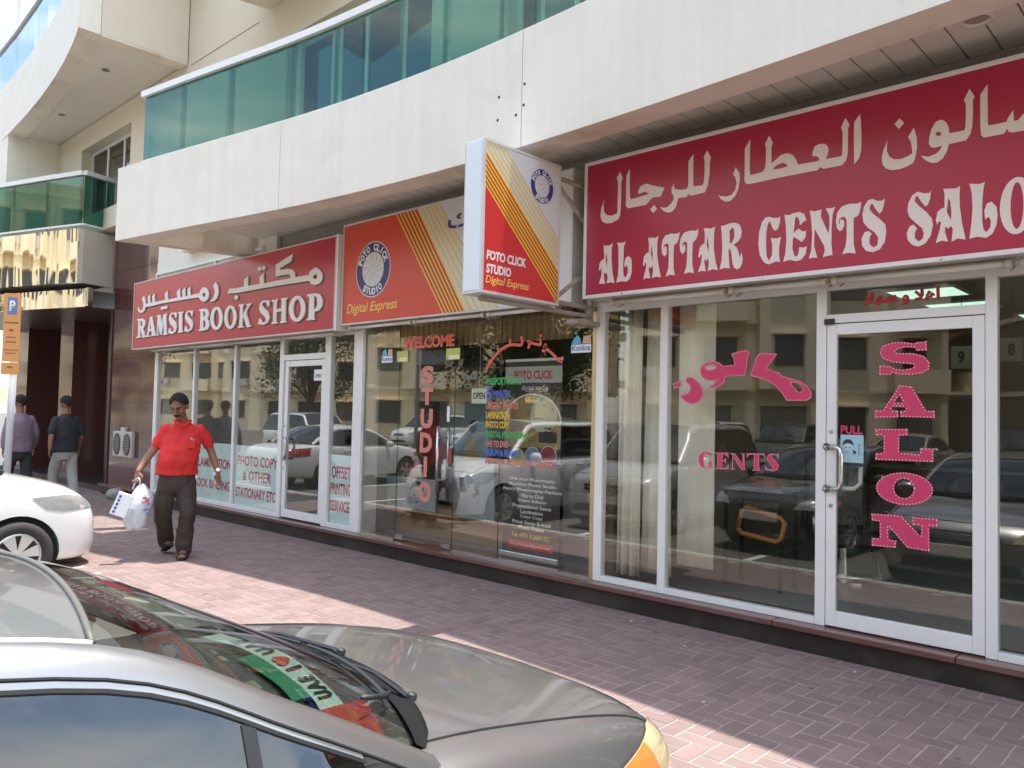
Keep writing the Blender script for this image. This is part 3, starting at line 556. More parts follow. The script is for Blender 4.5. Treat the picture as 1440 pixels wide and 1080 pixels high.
# ------------------------------------------------------------------ ground
tag(box("road", M_ASPHALT, -160, 160, -160, 40, RZ - 0.3, RZ), kind="structure")
pavement = tag(box("pavement", M_MORTAR, -45, 14, KERB_Y, 0.4, RZ + 0.002, PZ - 0.0035), kind="structure")
kerb = tag(box("kerb", M_KERB, -45, 14, KERB_Y - 0.02, KERB_Y - 0.001, RZ + 0.003, PZ - 0.03), kind="structure")
_i = 0
_x = -24.0
while _x < 4.0:
    box("kerb_stone", M_KERB, _x + 0.006, _x + 0.744, KERB_Y - 0.16, KERB_Y - 0.021, RZ + 0.004, PZ + 0.004, kerb, bevel=0.012)
    _x += 0.75
M_LINE = mat("road_paint", (0.72, 0.71, 0.68), 0.7, noise=0.15, nscale=12)
_lb = MB()
for k in range(14):
    _lx = -26.0 + 2.62 * k + 0.35
    _lb.box(_lx, _lx + 0.10, -8.2, KERB_Y - 0.3, RZ + 0.001, RZ + 0.005)
for k in range(12):
    _lx = -32.0 + 2.62 * k
    _lb.box(_lx, _lx + 0.10, -22.5, -17.5, RZ + 0.001, RZ + 0.005)
tag(_lb.build("road_markings", M_LINE), kind="structure")

# ------------------------------------------------------------------ plinth step along the shopfronts
plinth = thing("granite_step", "low red granite step running along under the three shopfronts", "step", (-7, 0, 0))
box("riser", M_RISER, -15.4, 3.0, -0.10, 0.25, PZ - 0.02, 0.165, plinth)
_x = -15.4
while _x < 3.0:
    box("slab", M_GRANITE, _x + 0.003, min(_x + 1.17, 3.0) - 0.003, -0.155, 0.30, 0.166, 0.205, plinth, bevel=0.004)
    _x += 1.17

# ------------------------------------------------------------------ apartment block above the shops
bld = thing("apartment_building", "cream apartment block with curved balconies and teal glass railings above the shops", "building", (-7, 1, 0))
FPLAN = [(-10.76, -1.70), (-9.7, -1.545), (-8.7, -1.385), (-7.59, -1.20), (-6.9, -1.115), (-6.1, -1.05), (-5.2, -1.0), (-4.26, -1.01), (-3.5, -1.04), (-2.5, -1.11), (-1.8, -1.175), (-1.1, -1.24), (0.5, -1.42), (3.0, -1.75)]

def fplan(x, plan=FPLAN):
    if x <= plan[0][0]:
        return plan[0][1]
    for (xa, ya), (xb, yb) in zip(plan, plan[1:]):
        if x <= xb:
            t = (x - xa) / (xb - xa)
            return ya + (yb - ya) * t
    return plan[-1][1]

def fsm(x):
    return sum(fplan(x + d) for d in (-0.5, -0.25, 0, 0.25, 0.5)) / 5 if x > -10.2 and x < 2.4 else fplan(x)

def band(x0, x1, z0, z1, d0, d1, pf=fsm, step=0.25, under=True):
    """a strip that follows the plan curve between offsets d0 (street side) and d1 (inner side)"""
    b = MB()
    n = max(2, int(abs(x1 - x0) / step) + 1)
    xs = [x0 + (x1 - x0) * i / (n - 1) for i in range(n)]
    A = [[(x, pf(x) + d0, z1), (x, pf(x) + d0, z0)] for x in xs]
    b.use(0).grid(A)
    b.use(1).grid([[(x, pf(x) + d0, z0), (x, pf(x) + d1, z0)] for x in xs])
    b.use(0).grid([[(x, pf(x) + d1, z0), (x, pf(x) + d1, z1)] for x in xs])
    b.grid([[(x, pf(x) + d1, z1), (x, pf(x) + d0, z1)] for x in xs])
    for x, s in ((x0, 1), (x1, -1)):
        q = [(x, pf(x) + d0, z0), (x, pf(x) + d0, z1), (x, pf(x) + d1, z1), (x, pf(x) + d1, z0)]
        b.add(q if s > 0 else q[::-1], [(0, 1, 2, 3)])
    return b

ZL, ZF = 3.75, 4.697
for xa, xb in ((-10.76, -7.60), (-7.592, -4.264), (-4.256, 0.4), (0.408, 3.0)):
    band(xa, xb, ZL, ZF, 0.0, 0.12).build("fascia_panel", [M_PAINT, M_UNDER], bld, smooth=False)
band(-10.60, 3.0, ZL + 0.002, 4.02, 0.122, 0.27).build("edge_beam", [M_UNDER, M_UNDER], bld)
_eb = MB()
_ebl = [(-10.76, -1.578), (-10.60, -1.578), (-10.02, 0.15), (-10.36, 0.15)]
_eb.poly([_ebl], lambda a, b, d: (a, b, ZL + 0.001 + d), 0.90)
_eb.build("end_beam", [M_UNDER], bld)
band(-10.1, 3.0, 4.03, 4.28, 0.122, 1.05).build("floor_slab", [M_UNDER, M_UNDER], bld)
# soffit planks, each its own piece
box("soffit_backing", M_GROOVE, -10.0, 3.0, -0.72, 0.2, 3.972, 4.018, bld)
_x = -10.0
while _x < 1.6:
    yf = fsm(_x + 0.09) + 0.274
    box("soffit_plank", M_SOFFIT, _x + 0.005, _x + 0.183, yf, 0.18, 3.955, 3.971, bld)
    _x += 0.1885
# recessed downlights in the soffit
for px, py in ((-1.16, -0.52), (-7.1, -0.50), (-4.02, -0.40)):
    d = MB().lathe([(0.10, 0.0), (0.10, 0.012), (0.075, 0.018), (0.068, 0.004), (0.0, 0.004)], (px, py, 3.9545), (0, 0, -1), 24).build("downlight", M_SOFFIT, bld, smooth=False)
    MB().lathe([(0.064, 0.0), (0.062, 0.002), (0.0, 0.002)], (px, py, 3.9498), (0, 0, -1), 20).build("lamp_face", mat("lamp_glass", (0.35, 0.31, 0.28), 0.2), d)
# bolt holes left in the fascia near the projecting sign
_bh = MB()
for x, z in ((-4.52, 4.22), (-4.53, 4.03), (-4.23, 4.25), (-4.235, 4.08), (-4.32, 4.02)):
    y = fsm(x)
    _bh.lathe([(0.012, 0), (0.012, 0.004), (0.0, 0.004)], (x, y + 0.0005, z), (0, -1, 0), 8)
_bh.build("bolt_hole", M_BLACK, bld)

# back wall of the flats with window openings
YB_ = -0.20
def wall_with_holes(name, m, y0, y1, x0, x1, z0, z1, holes, parent):
    xs = sorted({x0, x1} | {h[0] for h in holes} | {h[1] for h in holes})
    zs = sorted({z0, z1} | {h[2] for h in holes} | {h[3] for h in holes})
    b = MB()
    solid = lambda i, j: 0 <= i < len(xs) - 1 and 0 <= j < len(zs) - 1 and not any(h[0] <= (xs[i] + xs[i + 1]) / 2 <= h[1] and h[2] <= (zs[j] + zs[j + 1]) / 2 <= h[3] for h in holes)
    for i in range(len(xs) - 1):
        for j in range(len(zs) - 1):
            if not solid(i, j):
                continue
            a, c, lo, hi = xs[i], xs[i + 1], zs[j], zs[j + 1]
            b.add([(a, y0, lo), (c, y0, lo), (c, y0, hi), (a, y0, hi)], [(0, 1, 2, 3)])
            b.add([(a, y1, lo), (a, y1, hi), (c, y1, hi), (c, y1, lo)], [(0, 1, 2, 3)])
            if not solid(i - 1, j):
                b.add([(a, y0, lo), (a, y0, hi), (a, y1, hi), (a, y1, lo)], [(0, 1, 2, 3)])
            if not solid(i + 1, j):
                b.add([(c, y0, lo), (c, y1, lo), (c, y1, hi), (c, y0, hi)], [(0, 1, 2, 3)])
            if not solid(i, j - 1):
                b.add([(a, y0, lo), (a, y1, lo), (c, y1, lo), (c, y0, lo)], [(0, 1, 2, 3)])
            if not solid(i, j + 1):
                b.add([(a, y0, hi), (c, y0, hi), (c, y1, hi), (a, y1, hi)], [(0, 1, 2, 3)])
    return b.build(name, m, parent)

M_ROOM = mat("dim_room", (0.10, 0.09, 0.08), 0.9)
def window(parent, x0, x1, z0, z1, y, n, drape=None):
    fr = MB()
    t = 0.055
    fr.box(x0, x1, y, y + 0.06, z0, z0 + t).box(x0, x1, y, y + 0.06, z1 - t, z1)
    for k in range(n + 1):
        xx = x0 + (x1 - x0 - t) * k / n
        fr.box(xx, xx + t, y + 0.002, y + 0.058, z0 + t, z1 - t)
    w = fr.build("window", M_ALU, parent)
    w_in = (x1 - x0 - t) / n
    for k in range(n):
        xx = x0 + t + w_in * k
        MB().box(xx, xx + w_in - t, y + 0.022, y + 0.030, z0 + t, z1 - t).build("pane", G_DARK, w)
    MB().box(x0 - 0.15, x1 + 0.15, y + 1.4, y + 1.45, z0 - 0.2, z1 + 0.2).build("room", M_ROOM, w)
    if drape:
        c = MB()
        q = int((drape[1] - drape[0]) / 0.05)
        c.grid([[(drape[0] + 0.05 * i, y + 0.2 + (0.03 if i % 2 else 0.0), z0), (drape[0] + 0.05 * i, y + 0.2 + (0.03 if i % 2 else 0.0), z1)] for i in range(q)])
        c.build("curtain", mat("net_curtain", (0.62, 0.62, 0.55), 0.9), w)
    return w

HOLES = [(-9.26, -6.35, 4.30, 6.50), (-5.3, -3.1, 4.30, 6.50), (-1.9, 1.0, 4.30, 6.50)]
wall_with_holes("back_wall", M_WALL, YB_, 0.15, -12.2, 3.0, 4.03, 7.02, HOLES, bld)
window(bld, -9.26, -6.35, 4.31, 6.49, 0.02, 4, drape=(-8.7, -7.9))
window(bld, -5.3, -3.1, 4.31, 6.49, 0.02, 3, drape=(-4.4, -3.9))
window(bld, -1.9, 1.0, 4.31, 6.49, 0.02, 4)
wall_with_holes("back_wall", M_WALL, YB_ + 0.001, 0.15, -23.0, -12.202, 4.86, 7.02, [(-16.85, -14.40, 5.25, 6.62)], bld)
window(bld, -16.85, -14.40, 5.26, 6.61, 0.0, 3)
box("back_wall", M_WALL, -12.2, 3.0, YB_, 0.15, 7.021, 8.4, bld)
box("back_wall", mat("tan_render", (0.50, 0.42, 0.34), 0.85, noise=0.05), -23.0, -12.202, YB_ + 0.001, 0.15, 7.021, 10.5, bld)
box("wall_seam", M_GROOVE, -12.1, -10.02, YB_ - 0.003, YB_ + 0.01, 6.955, 6.965, bld)
box("rear_mass", M_WALL, -23.0, 3.0, 1.65, 9.0, 4.6, 8.4, bld)
box("roof", M_WALL, -23.0, 3.0, -0.2, 9.0, 8.401, 8.6, bld)
box("side_wall", M_WALL, 2.7, 3.0, 0.2, 9.0, PZ, 8.4, bld)

# teal glass railing on the first floor
rail = []
def railing(x0, x1, zb, zt, pf, off, gm, posts, parent, panes, hand=0.075):
    """bottom rail, handrail, panes side by side and posts behind them, along a plan curve"""
    band(x0, x1, zb - 0.035, zb, off, off + 0.04, pf).build("bottom_rail", [M_ALU, M_ALU], parent)
    h = band(x0 - 0.03, x1, zt - hand, zt, off - 0.03, off + 0.07, pf)
    h.build("handrail", [M_ALU, M_ALU], parent, bevel=0.012)
    for a, c in zip(panes, panes[1:]):
        band(a + 0.004, c - 0.004, zb + 0.001, zt - hand - 0.001, off + 0.012, off + 0.020, pf, 0.3).build("glass_panel", [gm, gm], parent)
    for x in posts:
        y = pf(x) + off
        box("post", M_ALU, x - 0.025, x + 0.025, y + 0.042, y + 0.09, zb - 0.09, zt - hand - 0.001, parent)

_pn = [-10.30, -8.62, -7.52, -6.42, -5.30, -4.18, -3.05, -1.9, -0.8, 0.4]
railing(-10.30, 0.4, 4.735, 5.625, fsm, 0.05, G_TEAL, [-10.25, -9.55, -8.62, -7.52, -6.85, -5.9, -5.3, -4.6, -4.18, -3.05, -1.9, -0.8], bld, _pn)

# second floor slab over the balcony (its end shows at the top of the picture) cut short, in a block kept low, to limit shade on the pavement
def fup(x):
    return fsm(x) - 0.03
band(-9.98, -7.6, 7.03, 7.75, 0.0, 0.12, fup).build("fascia_panel", [M_PAINT, M_UNDER], bld)
band(-9.98, -7.6, 7.032, 7.32, 0.122, 0.40, fup).build("edge_beam", [M_UNDER, M_UNDER], bld)
_b2 = MB().poly([[(-9.98, fup(-9.98) + 0.123), (-9.70, fup(-9.7) + 0.123), (-9.40, -0.202), (-9.72, -0.202)]], lambda a, b, d: (a, b, 7.031 + d), 0.3)
_b2.build("end_beam", M_UNDER, bld)
_x = -9.7
while _x < -7.7:
    box("soffit_plank", M_SOFFIT, _x + 0.005, _x + 0.183, fup(_x) + 0.41, -0.202, 7.19, 7.205, bld)
    _x += 0.1885
box("floor_slab", M_UNDER, -9.98, -7.6, -0.9, -0.202, 7.322, 7.6, bld)
railing(-9.9, -7.7, 7.80, 8.7, fup, 0.05, G_TEAL, [-9.8, -8.8, -7.8], bld, [-9.9, -8.8, -7.7])

# upper left balcony: a bowed fascia with a blue glass rail, its soffit of planks, and the flat end wall over it
UPLAN = [(-22.5, -1.0), (-18.26, -1.139), (-16.62, -1.235), (-15.58, -1.318), (-14.56, -1.424), (-13.69, -1.534), (-12.82, -1.673), (-12.2, -1.794)]
def upl(x):
    return fplan(x, UPLAN) if x < -12.2 else -1.80
for xa, xb in ((-22.5, -18.02), (-18.012, -12.2)):
    band(xa, xb, 7.0, 8.12, 0.0, 0.30, upl).build("fascia_panel", [M_PAINT, M_UNDER], bld)
box("bay_wall", M_WALL, -12.60, -12.21, -1.49, -0.21, 7.03, 10.5, bld)
box("added_shade_ledge", M_PAINT, -12.2, -11.55, -1.9, -0.202, 8.55, 8.75, bld)  # ledge added above the view only to shade the bay wall
box("bay_beam", M_UNDER, -12.45, -12.212, -1.49, -0.21, 6.99, 7.028, bld)
_x = -12.48
while _x > -18.2:
    box("soffit_plank", M_SOFFIT, _x - 0.095, _x - 0.003, upl(_x) + 0.31, -0.203, 7.05, 7.065, bld)
    _x -= 0.10
box("floor_slab", M_UNDER, -22.5, -12.62, -1.0, -0.21, 7.07, 7.4, bld)
for px, py in ((-13.55, -0.95), (-16.3, -0.75)):
    MB().lathe([(0.06, 0.0), (0.06, 0.012), (0.0, 0.012)], (px, py, 7.0495), (0, 0, -1), 18).build("downlight", mat("dark_lamp", (0.2, 0.19, 0.17), 0.4), bld)
railing(-22.5, -12.9, 8.16, 9.15, upl, 0.06, G_BLUE, [-21, -19.2, -17.4, -15.7, -14.2], bld, [-22.5, -20.2, -18.0, -16.3, -14.6, -12.9])
box("pier", M_PAINT, -22.5, -18.26, -1.12, -0.202, 4.95, 7.048, bld)
box("end_column", M_PAINT, -18.6, -18.3, -1.0, -0.7, 8.0, 12.0, bld)

# lower left balcony: bowed green glass rail over a polished metal band
LPLAN = [(-22.5, -2.6), (-19.4, -1.88), (-17.6, -1.35), (-16.48, -0.99), (-15.45, -0.64)]
def lpl(x):
    return fplan(x, LPLAN)
def lpl2(x):
    return lpl(x) + 0.02
railing(-22.5, -15.46, 4.90, 5.86, lpl, 0.04, G_TEAL, [-21, -19.5, -17.4, -16.45], bld, [-22.5, -20.0, -18.7, -17.4, -16.4, -15.46], hand=0.08)
def side_rail(pts, zb, zt, gm):
    (xa, ya), (xb, yb) = pts
    d = Vector((xb - xa, yb - ya, 0))
    n = d.normalized()
    s = Vector((-n.y, n.x, 0))
    c = Vector(((xa + xb) / 2, (ya + yb) / 2, 0))
    MB().obox(c + Vector((0, 0, (zb + zt - 0.08) / 2)), n, s, (0, 0, 1), d.length / 2, 0.004, (zt - 0.08 - zb) / 2 - 0.002).build("glass_panel", gm, bld)
    MB().obox(c + Vector((0, 0, zt - 0.04)), n, s, (0, 0, 1), d.length / 2, 0.05, 0.039).build("handrail", M_ALU, bld)
    MB().obox(c + Vector((0, 0, zb - 0.018)), n, s, (0, 0, 1), d.length / 2, 0.02, 0.017).build("bottom_rail", M_ALU, bld)
side_rail([(-15.43, -0.58), (-15.62, 0.0)], 4.90, 5.86, G_TEAL)
band(-22.5, -15.46, 3.82, 4.80, 0.0, 0.08, lpl).build("metal_cladding", [M_MIRROR, M_MIRROR], bld)
MB().poly([[(-15.452, -0.62), (-15.452, -0.55), (-15.62, 0.02), (-15.69, 0.02)]], lambda a, b, d: (a, b, 3.822 + d), 0.976).build("metal_cladding", mat("matt_cladding", (0.62, 0.58, 0.50), 0.35, noise=0.06), bld)
_fs = MB().grid([[(x, lpl(x) + 0.082, 3.86), (x, 0.0, 3.86)] for x in (-22.5, -20, -18.5, -17, -15.6)])
_fs.grid([[(x, 0.0, 4.80), (x, lpl(x) + 0.082, 4.80)] for x in (-22.5, -20, -18.5, -17, -15.6)])
_fs.build("floor_slab", M_UNDER, bld)
band(-22.5, -15.2, 3.39, 3.72, 0.12, 0.20, lpl).build("canopy_edge", [M_MIRROR, M_MIRROR], bld)
_cn = MB().grid([[(x, lpl(x) + 0.202, 3.40), (x, 1.8, 3.40)] for x in (-22.5, -20, -18.5, -17, -15.42)])
_cn.grid([[(x, 1.8, 3.70), (x, lpl(x) + 0.202, 3.70)] for x in (-22.5, -20, -18.5, -17, -15.42)])
_cn.build("canopy_underside", mat("dark_ceiling", (0.10, 0.07, 0.065), 0.3), bld)

# entrance wing: polished granite tiles, dark recessed entrance with a pillar
wing = thing("granite_wall", "polished maroon granite wall of large tiles beside the dark entrance and the book shop", "wall", (-15, 0.2, 0))
M_TILE = mat("maroon_tile", (0.105, 0.042, 0.040), 0.07, noise=0.25, nscale=60, spec=0.75, rand=0.14)
box("backing", M_RISER, -15.38, -13.43, 0.012, 1.5, PZ, 4.855, wing)
_z = 0.08
while _z < 4.84:
    _zt = min(_z + 0.795, 4.85)
    for xa in (-15.39, -14.80, -14.11):
        xb = {-15.39: -14.80, -14.80: -14.11, -14.11: -13.425}[xa]
        MB().box(xa + 0.003, xb - 0.003, 0.0, 0.010, _z + 0.003, _zt - 0.003).build("tile", M_TILE, wing)
    _z = _zt
box("corner_post", M_BLACK, -15.46, -15.392, -0.02, 1.4, PZ, 3.39, wing)
box("base_strip", M_RISER, -15.38, -13.43, -0.03, -0.001, PZ, 0.078, wing)
box("return_wall", M_TILE, -15.45, -15.40, 0.0, 1.8, 3.71, 4.85, wing)
entr = thing("entrance_recess", "dark brown recessed entrance with a polished granite pillar left of the granite wall", "entrance", (-18.5, 1.0, 0))
M_DOORDARK = mat("dark_timber", (0.035, 0.022, 0.019), 0.35, noise=0.2, nscale=8)
box("back_panel", M_DOORDARK, -24.0, -15.48, 1.65, 1.75, PZ, 3.39, entr)
for xa in (-22.6, -20.9, -19.2, -17.5):
    box("door_panel", M_DOORDARK, xa, xa + 1.60, 1.56, 1.645, PZ + 0.08, 3.25, entr, bevel=0.02)
box("pillar", M_TILE, -19.05, -18.25, 0.25, 0.95, PZ, 3.395, entr)
box("pillar", M_TILE, -21.95, -21.15, 0.2, 0.9, PZ, 3.395, entr)
box("entrance_step", M_RISER, -24.0, -15.48, 0.0, 1.6, PZ, 0.12, entr)
# cream panel in a white frame over the book shop sign
fl = thing("white_panel", "cream panel in a thin white frame behind the top of the book shop sign", "panel", (-11.6, 0, 3.7))
box("panel", M_PAINT, -13.40, -9.6, -0.06, 0.0, 3.72, 4.02, fl)
box("infill", M_PAINT, -13.40, -10.4, -0.05, 0.0, 4.021, 4.85, fl)
box("top_frame", M_ALU, -13.36, -9.9, -0.10, -0.062, 3.80, 3.84, fl)
for xx in (-13.36, -11.3, -9.94):
    box("upright", M_ALU, xx, xx + 0.04, -0.10, -0.062, 3.45, 3.799, fl)
# twin round vent grille on the granite wall
v = thing("wall_vent", "small grey double oval vent grille on the maroon granite wall", "vent", (-14.60, -0.03, 0.95))
box("case", mat("vent_metal", (0.50, 0.45, 0.41), 0.4, noise=0.1), -15.02, -14.18, -0.065, -0.002, 0.72, 1.17, v, bevel=0.01)
for xx in (-14.82, -14.38):
    g = MB().lathe([(0.155, 0.0), (0.155, 0.012), (0.135, 0.014), (0.13, 0.004), (0.0, 0.004)], (0, 0, 0), (0, -1, 0), 28)
    g.v = [(p[0] * 0.95 + xx, p[1] - 0.066, p[2] * 1.22 + 0.945) for p in g.v]
    gr = g.build("grille", mat("vent_dark", (0.06, 0.06, 0.06), 0.5), v)
    for k in range(-4, 5):
        hw = 0.12 * math.sqrt(max(0.0, 1 - (k / 4.8) ** 2))
        box("slat", mat("vent_slat", (0.25, 0.24, 0.23), 0.4), xx - hw, xx + hw, -0.080, -0.072, 0.945 + k * 0.034 - 0.006, 0.945 + k * 0.034 + 0.006, gr)
box("cable_box", M_ALU_OLD, -14.72, -14.55, -0.05, -0.002, 1.172, 1.24, v)

# ------------------------------------------------------------------ shop rooms
M_FLOOR_B = mat("pale_tile", (0.42, 0.41, 0.38), 0.3, noise=0.05)
M_FLOOR_D = mat("grey_tile", (0.26, 0.26, 0.25), 0.35, noise=0.08)
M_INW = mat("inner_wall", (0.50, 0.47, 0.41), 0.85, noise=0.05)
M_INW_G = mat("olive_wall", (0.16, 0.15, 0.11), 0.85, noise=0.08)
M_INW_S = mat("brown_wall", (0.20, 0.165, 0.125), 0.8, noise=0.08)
M_CEIL = mat("ceiling_tile", (0.50, 0.49, 0.46), 0.9)

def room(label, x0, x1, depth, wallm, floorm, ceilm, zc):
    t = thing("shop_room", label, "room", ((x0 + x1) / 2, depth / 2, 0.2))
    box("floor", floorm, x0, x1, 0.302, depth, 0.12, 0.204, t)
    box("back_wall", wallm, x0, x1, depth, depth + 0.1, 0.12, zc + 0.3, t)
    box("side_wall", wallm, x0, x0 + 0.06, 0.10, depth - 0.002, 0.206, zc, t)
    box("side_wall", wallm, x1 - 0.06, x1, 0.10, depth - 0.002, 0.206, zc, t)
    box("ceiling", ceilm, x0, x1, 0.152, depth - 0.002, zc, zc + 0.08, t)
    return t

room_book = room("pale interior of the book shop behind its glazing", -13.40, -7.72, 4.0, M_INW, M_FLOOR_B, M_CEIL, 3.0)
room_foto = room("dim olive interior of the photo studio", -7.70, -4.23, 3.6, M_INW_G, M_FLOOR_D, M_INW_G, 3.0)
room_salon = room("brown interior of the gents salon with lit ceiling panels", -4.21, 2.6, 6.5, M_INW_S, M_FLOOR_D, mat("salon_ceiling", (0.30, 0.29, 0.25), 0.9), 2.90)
M_LAMP = mat("ceiling_light", (0.8, 0.9, 0.85), 0.5, emit=(0.62, 1.0, 0.82, 0.38))
for lx, ly, lb in ((-2.33, 2.75, "lit mint ceiling panel nearest above the salon door"), (-2.30, 3.85, "lit mint ceiling panel second back above the salon door"), (-1.70, 5.2, "lit mint ceiling panel deepest in the salon, by the right mullion"),
                   (-0.4, 2.75, "lit mint ceiling panel over the salon's right window"), (-0.4, 4.6, "lit mint ceiling panel deep behind the salon's right window")):
    lt = thing("ceiling_light", lb, "ceiling light", (lx, ly, 2.88), group="lit ceiling panels in the salon")
    box("diffuser", M_LAMP, lx - 0.29, lx + 0.29, ly - 0.29, ly + 0.29, 2.885, 2.897, lt)
    fr = MB()
    for a, b, c, d in ((-0.32, 0.32, -0.32, -0.292), (-0.32, 0.32, 0.292, 0.32), (-0.32, -0.292, -0.29, 0.29), (0.292, 0.32, -0.29, 0.29)):
        fr.box(lx + a, lx + b, ly + c, ly + d, 2.88, 2.898)
    fr.build("frame", M_ALU, lt)
# structure between glazing head and soffit, behind the signboards
head = thing("shopfront_lintel", "plain wall band hidden behind the three signboards", "lintel", (-6, 0.1, 3))
box("wall_band", mat("grey_wall", (0.33, 0.31, 0.28), 0.85, noise=0.1), -13.41, 3.0, 0.012, 0.15, 2.76, 3.95, head)

# ------------------------------------------------------------------ book shop front
HZ0, HZ1 = 2.532, 2.755
bs = thing("glazed_shopfront", "white aluminium glazed front of the book shop with mint printed window panels", "shop front", (-10.5, 0, 0.2))
for a, c in ((-13.42, -13.30), (-12.0, -11.94), (-10.71, -10.65), (-9.46, -9.365), (-8.40, -8.28), (-7.80, -7.625)):
    box("mullion", M_ALU, a, c, -0.035, 0.035, 0.206, HZ1, bs, bevel=0.004)
box("side_return", M_ALU_OLD, -7.624, -7.60, -0.02, 0.20, 0.207, HZ1, bs)
for a, c in ((-13.299, -12.001), (-11.939, -10.711), (-10.649, -9.461), (-8.279, -7.801)):
    box("sill_rail", M_ALU, a, c, -0.033, 0.033, 0.206, 0.262, bs, bevel=0.003)
    box("head_rail", M_ALU, a, c, -0.033, 0.033, HZ0, HZ1, bs)
    box("glass_pane", G_SHOP, a, c, -0.004, 0.004, 0.263, HZ0 - 0.001, bs)
box("head_rail", M_ALU, -9.364, -8.401, -0.033, 0.033, HZ0, HZ1, bs)
box("transom", M_ALU, -9.364, -8.401, -0.036, 0.033, 2.262, 2.335, bs, bevel=0.003)
box("glass_pane", G_SHOP, -9.364, -8.401, -0.004, 0.004, 2.336, HZ0 - 0.001, bs)

def glazed_door(parent, x0, x1, z0, z1, y0, y1, st, top, bot, gm):
    d = MB()
    d.box(x0, x0 + st, y0, y1, z0, z1).box(x1 - st, x1, y0, y1, z0, z1)
    d.box(x0 + st, x1 - st, y0 + 0.001, y1 - 0.001, z1 - top, z1).box(x0 + st, x1 - st, y0 + 0.001, y1 - 0.001, z0, z0 + bot)
    o = d.build("door", M_ALU, parent, bevel=0.004)
    ym = (y0 + y1) / 2
    box("glass_pane", gm, x0 + st, x1 - st, ym - 0.004, ym + 0.004, z0 + bot, z1 - top, o)
    return o

def c_handle(parent, x, y, z0, z1, dx, m):
    """bent tube pull standing off the door: out, along, back"""
    b = MB()
    pts = []
    for s, zz in ((1, z1), (-1, z0)):
        arc = [(x, y, zz), (x + dx * 0.7, y - 0.03, zz), (x + dx * 0.93, y - 0.04, zz - s * 0.015), (x + dx, y - 0.045, zz - s * 0.06)]
        pts += arc if s > 0 else arc[::-1]
    b.tube(pts, 0.016, 10)
    b.lathe([(0.026, 0), (0.026, 0.008), (0, 0.008)], (x, y, z0), (0, -1, 0), 14).lathe([(0.026, 0), (0.026, 0.008), (0, 0.008)], (x, y, z1), (0, -1, 0), 14)
    return b.build("handle", m, parent, smooth=True)

dr = glazed_door(bs, -9.335, -8.41, 0.222, 2.255, -0.022, 0.022, 0.075, 0.075, 0.10, G_SHOP)
c_handle(dr, -9.30, -0.023, 0.98, 1.24, 0.09, M_STEEL)
hi = MB().tube([(-9.29, 0.024, 1.24), (-9.15, 0.06, 1.24), (-9.12, 0.07, 1.2), (-9.12, 0.07, 1.02), (-9.15, 0.06, 0.98), (-9.29, 0.024, 0.98)], 0.016, 8)
hi.build("handle", M_BLACK, dr, smooth=True)
MB().lathe([(0.014, 0), (0.014, 0.006), (0, 0.006)], (-9.30, -0.022, 1.40), (0, -1, 0), 12).build("lock", M_STEEL, dr)
MB().lathe([(0.014, 0), (0.014, 0.006), (0, 0.006)], (-9.30, -0.022, 0.86), (0, -1, 0), 12).build("lock", M_STEEL, dr)
# printed film on the inside of the lower panes
M_FILM = mat("mint_film", (0.70, 0.90, 0.87), 0.5)
for i, (a, c, zt, lines) in enumerate(((-13.29, -12.01, 1.10, ()), (-11.93, -10.72, 1.10, (("LAMINATION", -11.80, -10.76, .73, .875), ("BOOK BINDING", -11.90, -10.78, .42, .56))),
                        (-10.64, -9.47, 1.10, (("PHOTO COPY", -10.58, -9.50, .82, .96), ("& OTHER", -10.42, -9.66, .61, .755), ("STATIONARY ETC.", -10.61, -9.49, .375, .515))),
                        (-8.27, -7.83, 1.085, (("OFFSET", -8.245, -7.845, .80, .95), ("PRINTING", -8.262, -7.84, .605, .745), ("SERVICE", -8.262, -7.855, .405, .535))))):
    fm = box("window_film", M_FILM, a, c, 0.0065, 0.0085, 0.265, zt, bs)
    if lines:
        mb = MB()
        for s, xa, xb, za, zb in lines:
            put_text(mb, s, front(0.0063), xa, xb, za, zb, 0.022, 0, 0.0015)
        mb.build("lettering", M_VINYL_RED, fm)
oc = box("open_card", M_WHITE, -8.68, -8.50, -0.006, -0.0045, 1.99, 2.13, dr)
put_text(MB(), "OPEN", front(-0.0062), -8.66, -8.52, 2.025, 2.075, 0.02, 0, 0.001).build("lettering", mat("blue_print", (0.10, 0.16, 0.35), 0.5), oc)
# counter and shelves inside the book shop
shelf = thing("bookshelf", "tall wooden bookshelf at the back of the book shop", "bookshelf", (-11.5, 3.8, 0.2))
M_WOOD = mat("light_wood", (0.40, 0.27, 0.14), 0.5, noise=0.2, nscale=5)
for zz in (0.21, 0.75, 1.25, 1.75, 2.25):
    box("shelf", M_WOOD, -13.2, -9.6, 3.62, 3.98, zz, zz + 0.03, shelf)
for xx in (-13.23, -11.4, -9.6):
    box("upright", M_WOOD, xx, xx + 0.03, 3.62, 3.98, 0.206, 2.4, shelf)
_bm = [mat("book_" + n, c, 0.6) for n, c in (("red", (.4, .05, .05)), ("blue", (.06, .12, .35)), ("cream", (.6, .55, .4)), ("green", (.05, .22, .1)), ("dark", (.05, .05, .06)))]
for zz in (0.79, 1.29, 1.79):
    mbs = MB()
    xx = -13.15
    while xx < -9.65:
        w = rnd.uniform(.03, .07)
        mbs.use(rnd.randrange(5)).box(xx, xx + w, 3.68, 3.95, zz - .008, zz + rnd.uniform(.22, .36))
        xx += w + 0.004 if abs(xx + 11.4) > .1 else .12
    o = mbs.build("books", _bm, None)
    tag(o, "row of coloured book spines on a shelf at the back of the book shop", "books", "rows of books in the book shop", "stuff")
ct = thing("shop_counter", "pale counter standing inside the book shop behind its door", "counter", (-8.6, 2.2, 0.2))
